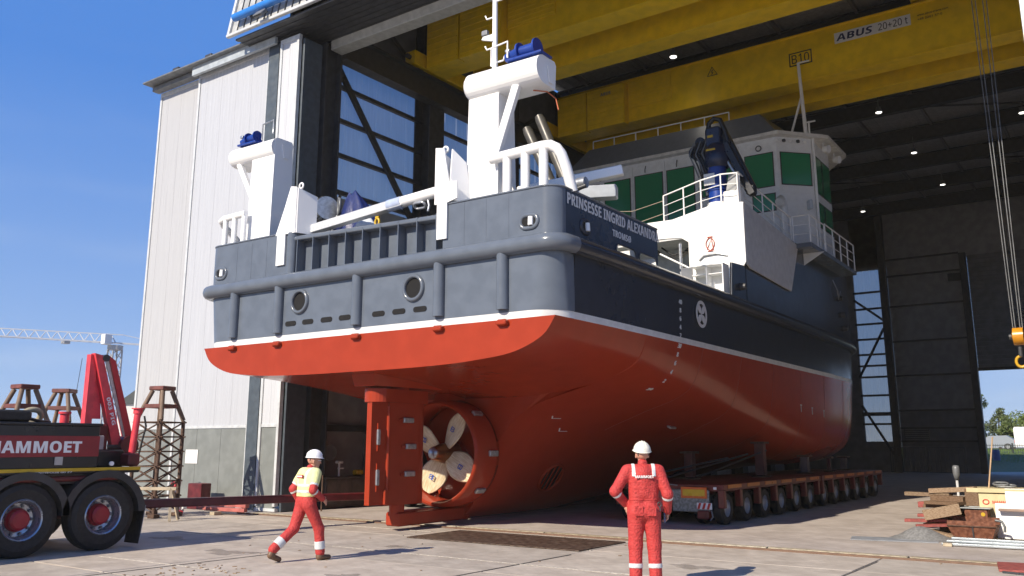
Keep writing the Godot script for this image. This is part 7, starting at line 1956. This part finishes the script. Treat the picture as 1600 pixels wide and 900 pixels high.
func helmet(p: Node3D, c: Vector3, fwd: Vector3, m: Material) -> void:
	var f := fwd.normalized(); var r := f.cross(Vector3.UP).normalized(); var u := r.cross(f)
	var rows: Array = []
	for i in 11:
		var a := PI / 2 * i / 10.0
		var row := PackedVector3Array()
		for j in 28:
			var t := TAU * j / 28
			var rr := cos(a)
			row.append(c + u * (0.062 + 0.128 * sin(a)) + f * (cos(t) * rr * 0.138 + 0.004) + r * (sin(t) * rr * 0.118))
		rows.append(row)
	var h := part("helmet", MB.new().sheet(rows, Vector3.ZERO, true), m, p)
	rows = []
	for i in 3:
		var row := PackedVector3Array()
		for j in 28:
			var t := TAU * j / 28
			var ext: float = 1.0 + [0.0, 0.09 + 0.16 * maxf(cos(t), 0.0), 0.0][i]
			row.append(c + u * ([0.070, 0.058, 0.052][i] - (0.012 * maxf(cos(t), 0) if i == 1 else 0.0)) + f * (cos(t) * 0.138 * ext + 0.004) + r * (sin(t) * 0.118 * ext))
		rows.append(row)
	part("helmet_brim", MB.new().sheet(rows, Vector3.ZERO, true), m, h)
	for s in [-1.0, 0.0, 1.0]:
		var pts: Array = []
		for i in 9:
			var a := PI * (0.12 + 0.76 * i / 8.0)
			pts.append(c + u * (0.062 + 0.130 * sin(a) * (1.0 - 0.05 * absf(s))) + f * (cos(a) * 0.14 * (1.0 - 0.1 * absf(s)) + 0.004) + r * s * 0.03)
		part("helmet_ridge", MB.new().tube(pts, 0.006, 5), m, h)
	part("head_band", MB.new().tube(ring_path(c + u * 0.03 - f * 0.07, 0.15, 0.05, r, u), 0.008, 5, true), M.steel_dark, h)

func person(called: String, label: String, at: Vector3, turn: float, q: Dictionary) -> Node3D:
	var p := thing(called, label, "person", at, turn)
	var skin := mt("skin", Color(0.52, 0.26, 0.18), 0.5, 0, {"mottle": 0.05})
	var torso: Array = q.torso; var arms: Array = q.arms; var legs: Array = q.legs
	var body := MB.new()
	var all: Array = []
	for b: Array in torso + arms + legs: all.append([b[0], b[1], b[2] * 0.86, b[3] * 0.86])
	all.append([q.neck - Vector3(0, 0.08, 0), q.head - Vector3(0, 0.05, 0), 0.056, 0.054])
	nets(body, all, 0.02, 0.03)
	nets(body, head_bones(q.head, q.look), 0.006, 0.018)
	for h: Array in q.hands: nets(body, h, 0.0045, 0.008)
	part("body", body, skin, p)
	var cloth: Material = q.cloth
	part("coverall", nets(MB.new(), torso + arms + legs, 0.0155, 0.035), cloth, p)
	part("collar", nets(MB.new(), [[q.neck - Vector3(0, 0.055, 0), q.neck + Vector3(0, 0.005, 0), 0.078, 0.067]], 0.01, 0.01), cloth, p)
	helmet(p, q.head, q.look, q.helmet)
	for b: Array in q.boots:
		part("boot", nets(MB.new(), b, 0.011, 0.025), mt("boot_leather", q.boot, 0.6, 0, {"mottle": 0.2}), p)
	for s: Array in q.bands:
		part("reflective_band", nets(MB.new(), s[0], 0.011, 0.03, 0.007, [s[1]]), s[2], p)
	return p

func build_people() -> void:
	var red := mt("cloth_red", Color(0.52, 0.043, 0.040), 0.85, 0, {"world": false, "mottle": 0.14, "scale": 3.0, "bump": 1.6, "bumptex": noise_tex("fold", 0.016, grey(0), grey(1), 512, 3, FastNoiseLite.TYPE_SIMPLEX_SMOOTH, true, 9.0)})
	var refl := mt("reflective", Color(0.66, 0.68, 0.68), 0.35, 0, {"mottle": 0.08})
	# walking man: hi-vis top, red trousers
	var hip := 0.92
	var torso: Array = [[J(-0.085, 1.30, 0.03), J(-0.075, 1.0, 0.0), 0.115, 0.108], [J(0.085, 1.30, 0.03), J(0.075, 1.0, 0.0), 0.115, 0.108], [J(-0.15, 1.40, 0.05), J(0.15, 1.40, 0.05), 0.075, 0.075], [J(-0.08, 0.93, 0.0), J(0.08, 0.93, 0.0), 0.122, 0.122], [J(0, 1.36, 0.0), J(0, 1.12, -0.01), 0.12, 0.11]]
	var ra := [J(0.195, 1.39, 0.05), J(0.275, 1.13, -0.05), J(0.225, 0.985, 0.17)]
	var la := [J(-0.195, 1.39, 0.05), J(-0.28, 1.13, -0.08), J(-0.27, 0.93, 0.04)]
	var arms: Array = [[ra[0], ra[1], 0.075, 0.062], [ra[1], ra[2], 0.062, 0.05], [la[0], la[1], 0.075, 0.062], [la[1], la[2], 0.062, 0.05]]
	var rk := J(0.115, 0.50, 0.20); var ran := J(0.115, 0.13, 0.24); var lk := J(-0.10, 0.51, -0.14); var lan := J(-0.105, 0.21, -0.50)
	var legs: Array = [[J(0.10, 0.88, 0.01), rk, 0.112, 0.083], [rk, ran, 0.083, 0.078], [J(-0.10, 0.88, -0.01), lk, 0.112, 0.083], [lk, lan, 0.083, 0.078]]
	var hd := J(0.01, 1.585, 0.11)
	var look := J(0.45, -0.05, 0.9)
	var q := {"torso": torso, "arms": arms, "legs": legs, "neck": J(0, 1.465, 0.06), "head": hd, "look": look, "cloth": red, "helmet": mt("helmet_white", Color(0.82, 0.82, 0.82), 0.35, 0, {"mottle": 0}), "boot": Color(0.16, 0.09, 0.05)}
	var rdir: Vector3 = (ra[2] - ra[1]).normalized(); var ldir: Vector3 = (la[2] - la[1]).normalized()
	q.hands = [hand_bones(ra[2] + rdir * 0.02, rdir, Vector3(-1, -0.2, 0).normalized(), Vector3.UP, 0.6), hand_bones(la[2] + ldir * 0.02, ldir, Vector3(1, 0, 0), J(0, 0, 1), 0.6)]
	q.boots = [[[J(0.115, 0.13, 0.235), J(0.118, 0.06, 0.24), 0.062, 0.058], [J(0.118, 0.048, 0.22), J(0.13, 0.04, 0.40), 0.048, 0.04]], [[J(-0.105, 0.20, -0.50), J(-0.107, 0.13, -0.53), 0.062, 0.056], [J(-0.107, 0.115, -0.54), J(-0.115, 0.045, -0.38), 0.048, 0.042]]]
	var mid := func(a: Vector3, b: Vector3, t: float) -> Vector3: return a.lerp(b, t)
	q.bands = []
	for L: Array in [[rk, ran, legs[1]], [lk, lan, legs[3]]]:
		var d: Vector3 = (L[1] - L[0]).normalized()
		q.bands.append([[L[2]], [mid.call(L[0], L[1], 0.70), d, 0.065], refl])
	for A: Array in [[arms[0]], [arms[2]]]:
		var d: Vector3 = (A[0][1] - A[0][0]).normalized()
		q.bands.append([A, [mid.call(A[0][0], A[0][1], 0.66), d, 0.028], refl])
	for A: Array in [[arms[1], ra], [arms[3], la]]:
		var d: Vector3 = (A[1][2] - A[1][1]).normalized()
		q.bands.append([[A[0]], [mid.call(A[1][1], A[1][2], 0.12), d, 0.03], refl])
	var p1 := person("person", "walking person seen from behind in a yellow hi-vis top, red trousers and white helmet", Vector3(-11.43, 0, -10.2), -0.16, q)
	var vis := mt("hivis", Color(0.76, 0.77, 0.36), 0.8, 0, {"mottle": 0.08, "world": false, "bump": 0.6, "scale": 3.0, "bumptex": TX["fold"]})
	var uarm: Array = []
	for A: Array in [ra, la]: uarm.append([A[0], (A[0] as Vector3).lerp(A[1], 0.55), 0.078, 0.070])
	var vest := part("hivis_top", nets(MB.new(), torso.slice(0, 3) + [torso[4]] + uarm, 0.0155, 0.035, 0.010, [[J(0, 1.25, 0), Vector3.UP, 0.235]]), vis, p1)
	for y in [1.20, 1.10]:
		part("reflective_band", nets(MB.new(), torso.slice(0, 3) + [torso[4]], 0.012, 0.035, 0.015, [[J(0, y, 0), Vector3.UP, 0.024]]), refl, vest)
	for s in [-1.0, 1.0]:
		part("reflective_band", nets(MB.new(), torso.slice(0, 3) + [torso[4]], 0.012, 0.035, 0.015, [[J(s * 0.105, 1.33, 0), Vector3.RIGHT, 0.022], [J(0, 1.35, 0), Vector3.UP, 0.14]]), refl, vest)
	part("logo_patch", MB.new().box(J(0.0, 1.345, -0.134), Vector3(0.17, 0.052, 0.02), 0.004), M.print_red, vest)
	part("logo_patch", MB.new().box(J(0.0, 1.345, -0.1455), Vector3(0.15, 0.024, 0.004)), M.print_white, vest)
	part("spectacles", MB.new().tube([hd + J(0.08, 0.015, 0.0), hd + J(0.10, 0.012, 0.05), hd + J(0.09, 0.01, 0.09)], 0.005, 5), M.print_white, p1)
	# standing man: red coverall, hand on hip
	torso = [[J(-0.092, 1.43, 0.0), J(-0.085, 1.12, 0.0), 0.122, 0.112], [J(0.092, 1.43, 0.0), J(0.085, 1.12, 0.0), 0.122, 0.112], [J(-0.16, 1.52, 0.0), J(0.16, 1.52, 0.0), 0.078, 0.078], [J(-0.09, 1.0, 0.0), J(0.09, 1.0, 0.0), 0.128, 0.128], [J(0, 1.47, -0.03), J(0, 1.22, -0.02), 0.125, 0.11], [J(-0.075, 0.965, -0.045), J(0.075, 0.965, -0.045), 0.11, 0.11]]
	ra = [J(0.215, 1.51, 0.0), J(0.315, 1.20, -0.06), J(0.325, 0.98, 0.08)]
	la = [J(-0.215, 1.51, 0.0), J(-0.39, 1.24, -0.07), J(-0.245, 1.08, 0.06)]
	arms = [[ra[0], ra[1], 0.082, 0.070], [ra[1], ra[2], 0.070, 0.058], [la[0], la[1], 0.082, 0.070], [la[1], la[2], 0.070, 0.058]]
	rk = J(0.125, 0.54, 0.01); ran = J(0.13, 0.12, -0.02); lk = J(-0.125, 0.54, 0.01); lan = J(-0.135, 0.12, -0.02)
	legs = [[J(0.105, 0.95, 0.0), rk, 0.122, 0.093], [rk, ran, 0.093, 0.084], [J(-0.105, 0.95, 0.0), lk, 0.122, 0.093], [lk, lan, 0.093, 0.084]]
	hd = J(0.0, 1.715, 0.035)
	look = J(-0.12, 0.22, 1.0)
	q = {"torso": torso, "arms": arms, "legs": legs, "neck": J(0, 1.60, 0.01), "head": hd, "look": look, "cloth": red, "helmet": mt("helmet_cream", Color(0.80, 0.77, 0.66), 0.4, 0, {"mottle": 0.05}), "boot": Color(0.02, 0.02, 0.02)}
	rdir = J(0.0, -1.0, 0.15).normalized()
	var lh: Vector3 = la[2]
	q.hands = [hand_bones(ra[2] + J(0, -0.02, 0.01), rdir, Vector3(-1, 0, 0), J(0, 0, 1), 0.75), hand_bones(lh + J(0.01, -0.03, 0.0), J(0.12, -0.95, 0.1), J(1, 0, 0), J(0, 0, 1), 0.3)]
	q.boots = [[[J(0.13, 0.13, -0.02), J(0.13, 0.06, -0.02), 0.066, 0.06], [J(0.13, 0.05, -0.02), J(0.15, 0.045, 0.17), 0.05, 0.045]], [[J(-0.135, 0.13, -0.02), J(-0.135, 0.06, -0.02), 0.066, 0.06], [J(-0.135, 0.05, -0.02), J(-0.16, 0.045, 0.17), 0.05, 0.045]]]
	q.bands = []
	for L: Array in [[rk, ran, legs[1]], [lk, lan, legs[3]]]:
		var d: Vector3 = (L[1] - L[0]).normalized()
		q.bands.append([[L[2]], [mid.call(L[0], L[1], 0.62), d, 0.03], refl])
	for A: Array in [[arms[1], ra], [arms[3], la]]:
		var d: Vector3 = (A[1][2] - A[1][1]).normalized()
		q.bands.append([[A[0]], [mid.call(A[1][1], A[1][2], 0.12), d, 0.033], refl])
	var p2 := person("person", "standing person seen from behind in a red coverall and cream helmet, hand on hip", Vector3(-5.61, 0, -10.97), 0.60, q)
	for s in [-1.0, 1.0]:
		part("shoulder_strip", nets(MB.new(), torso.slice(0, 3) + [torso[4]], 0.011, 0.035, 0.007, [[J(s * 0.135, 1.50, -0.06), Vector3.RIGHT, 0.026], [J(0, 1.52, 0), Vector3.UP, 0.085]]), refl, p2)
	lettering("back_lettering", "MAMMOET", M.print_white, p2, J(0.0, 1.435, -0.158), 0.25, 0.035, Vector3.RIGHT, Vector3.UP)
	part("belt_seam", nets(MB.new(), torso, 0.012, 0.035, 0.004, [[J(0, 1.13, 0), Vector3.UP, 0.012]]), red, p2)
	for s in [-1.0, 1.0]: part("back_pocket", MB.new().box(J(s * 0.085, 0.99, -0.157), Vector3(0.12, 0.13, 0.012), 0.005), red, p2)
	part("key_ring", MB.new().tube(ring_path(J(0.20, 1.07, -0.07), 0.05, 0.06, Vector3.RIGHT, Vector3.UP), 0.008, 5, true).tube([J(0.2, 1.05, -0.07), J(0.21, 1.0, -0.08), J(0.19, 0.96, -0.08)], 0.008, 5), M.steel_dark, p2)
	solo("mobile_phone", MB.new().box(Vector3.ZERO, Vector3(0.014, 0.13, 0.065), 0.004), mt("phone", Color(0.10, 0.16, 0.30), 0.2, 0, {"mottle": 0}), "small dark blue phone in the right hand of the standing person", "phone").transform = p2.transform * Transform3D(Basis(), J(0.285, 0.885, 0.085))
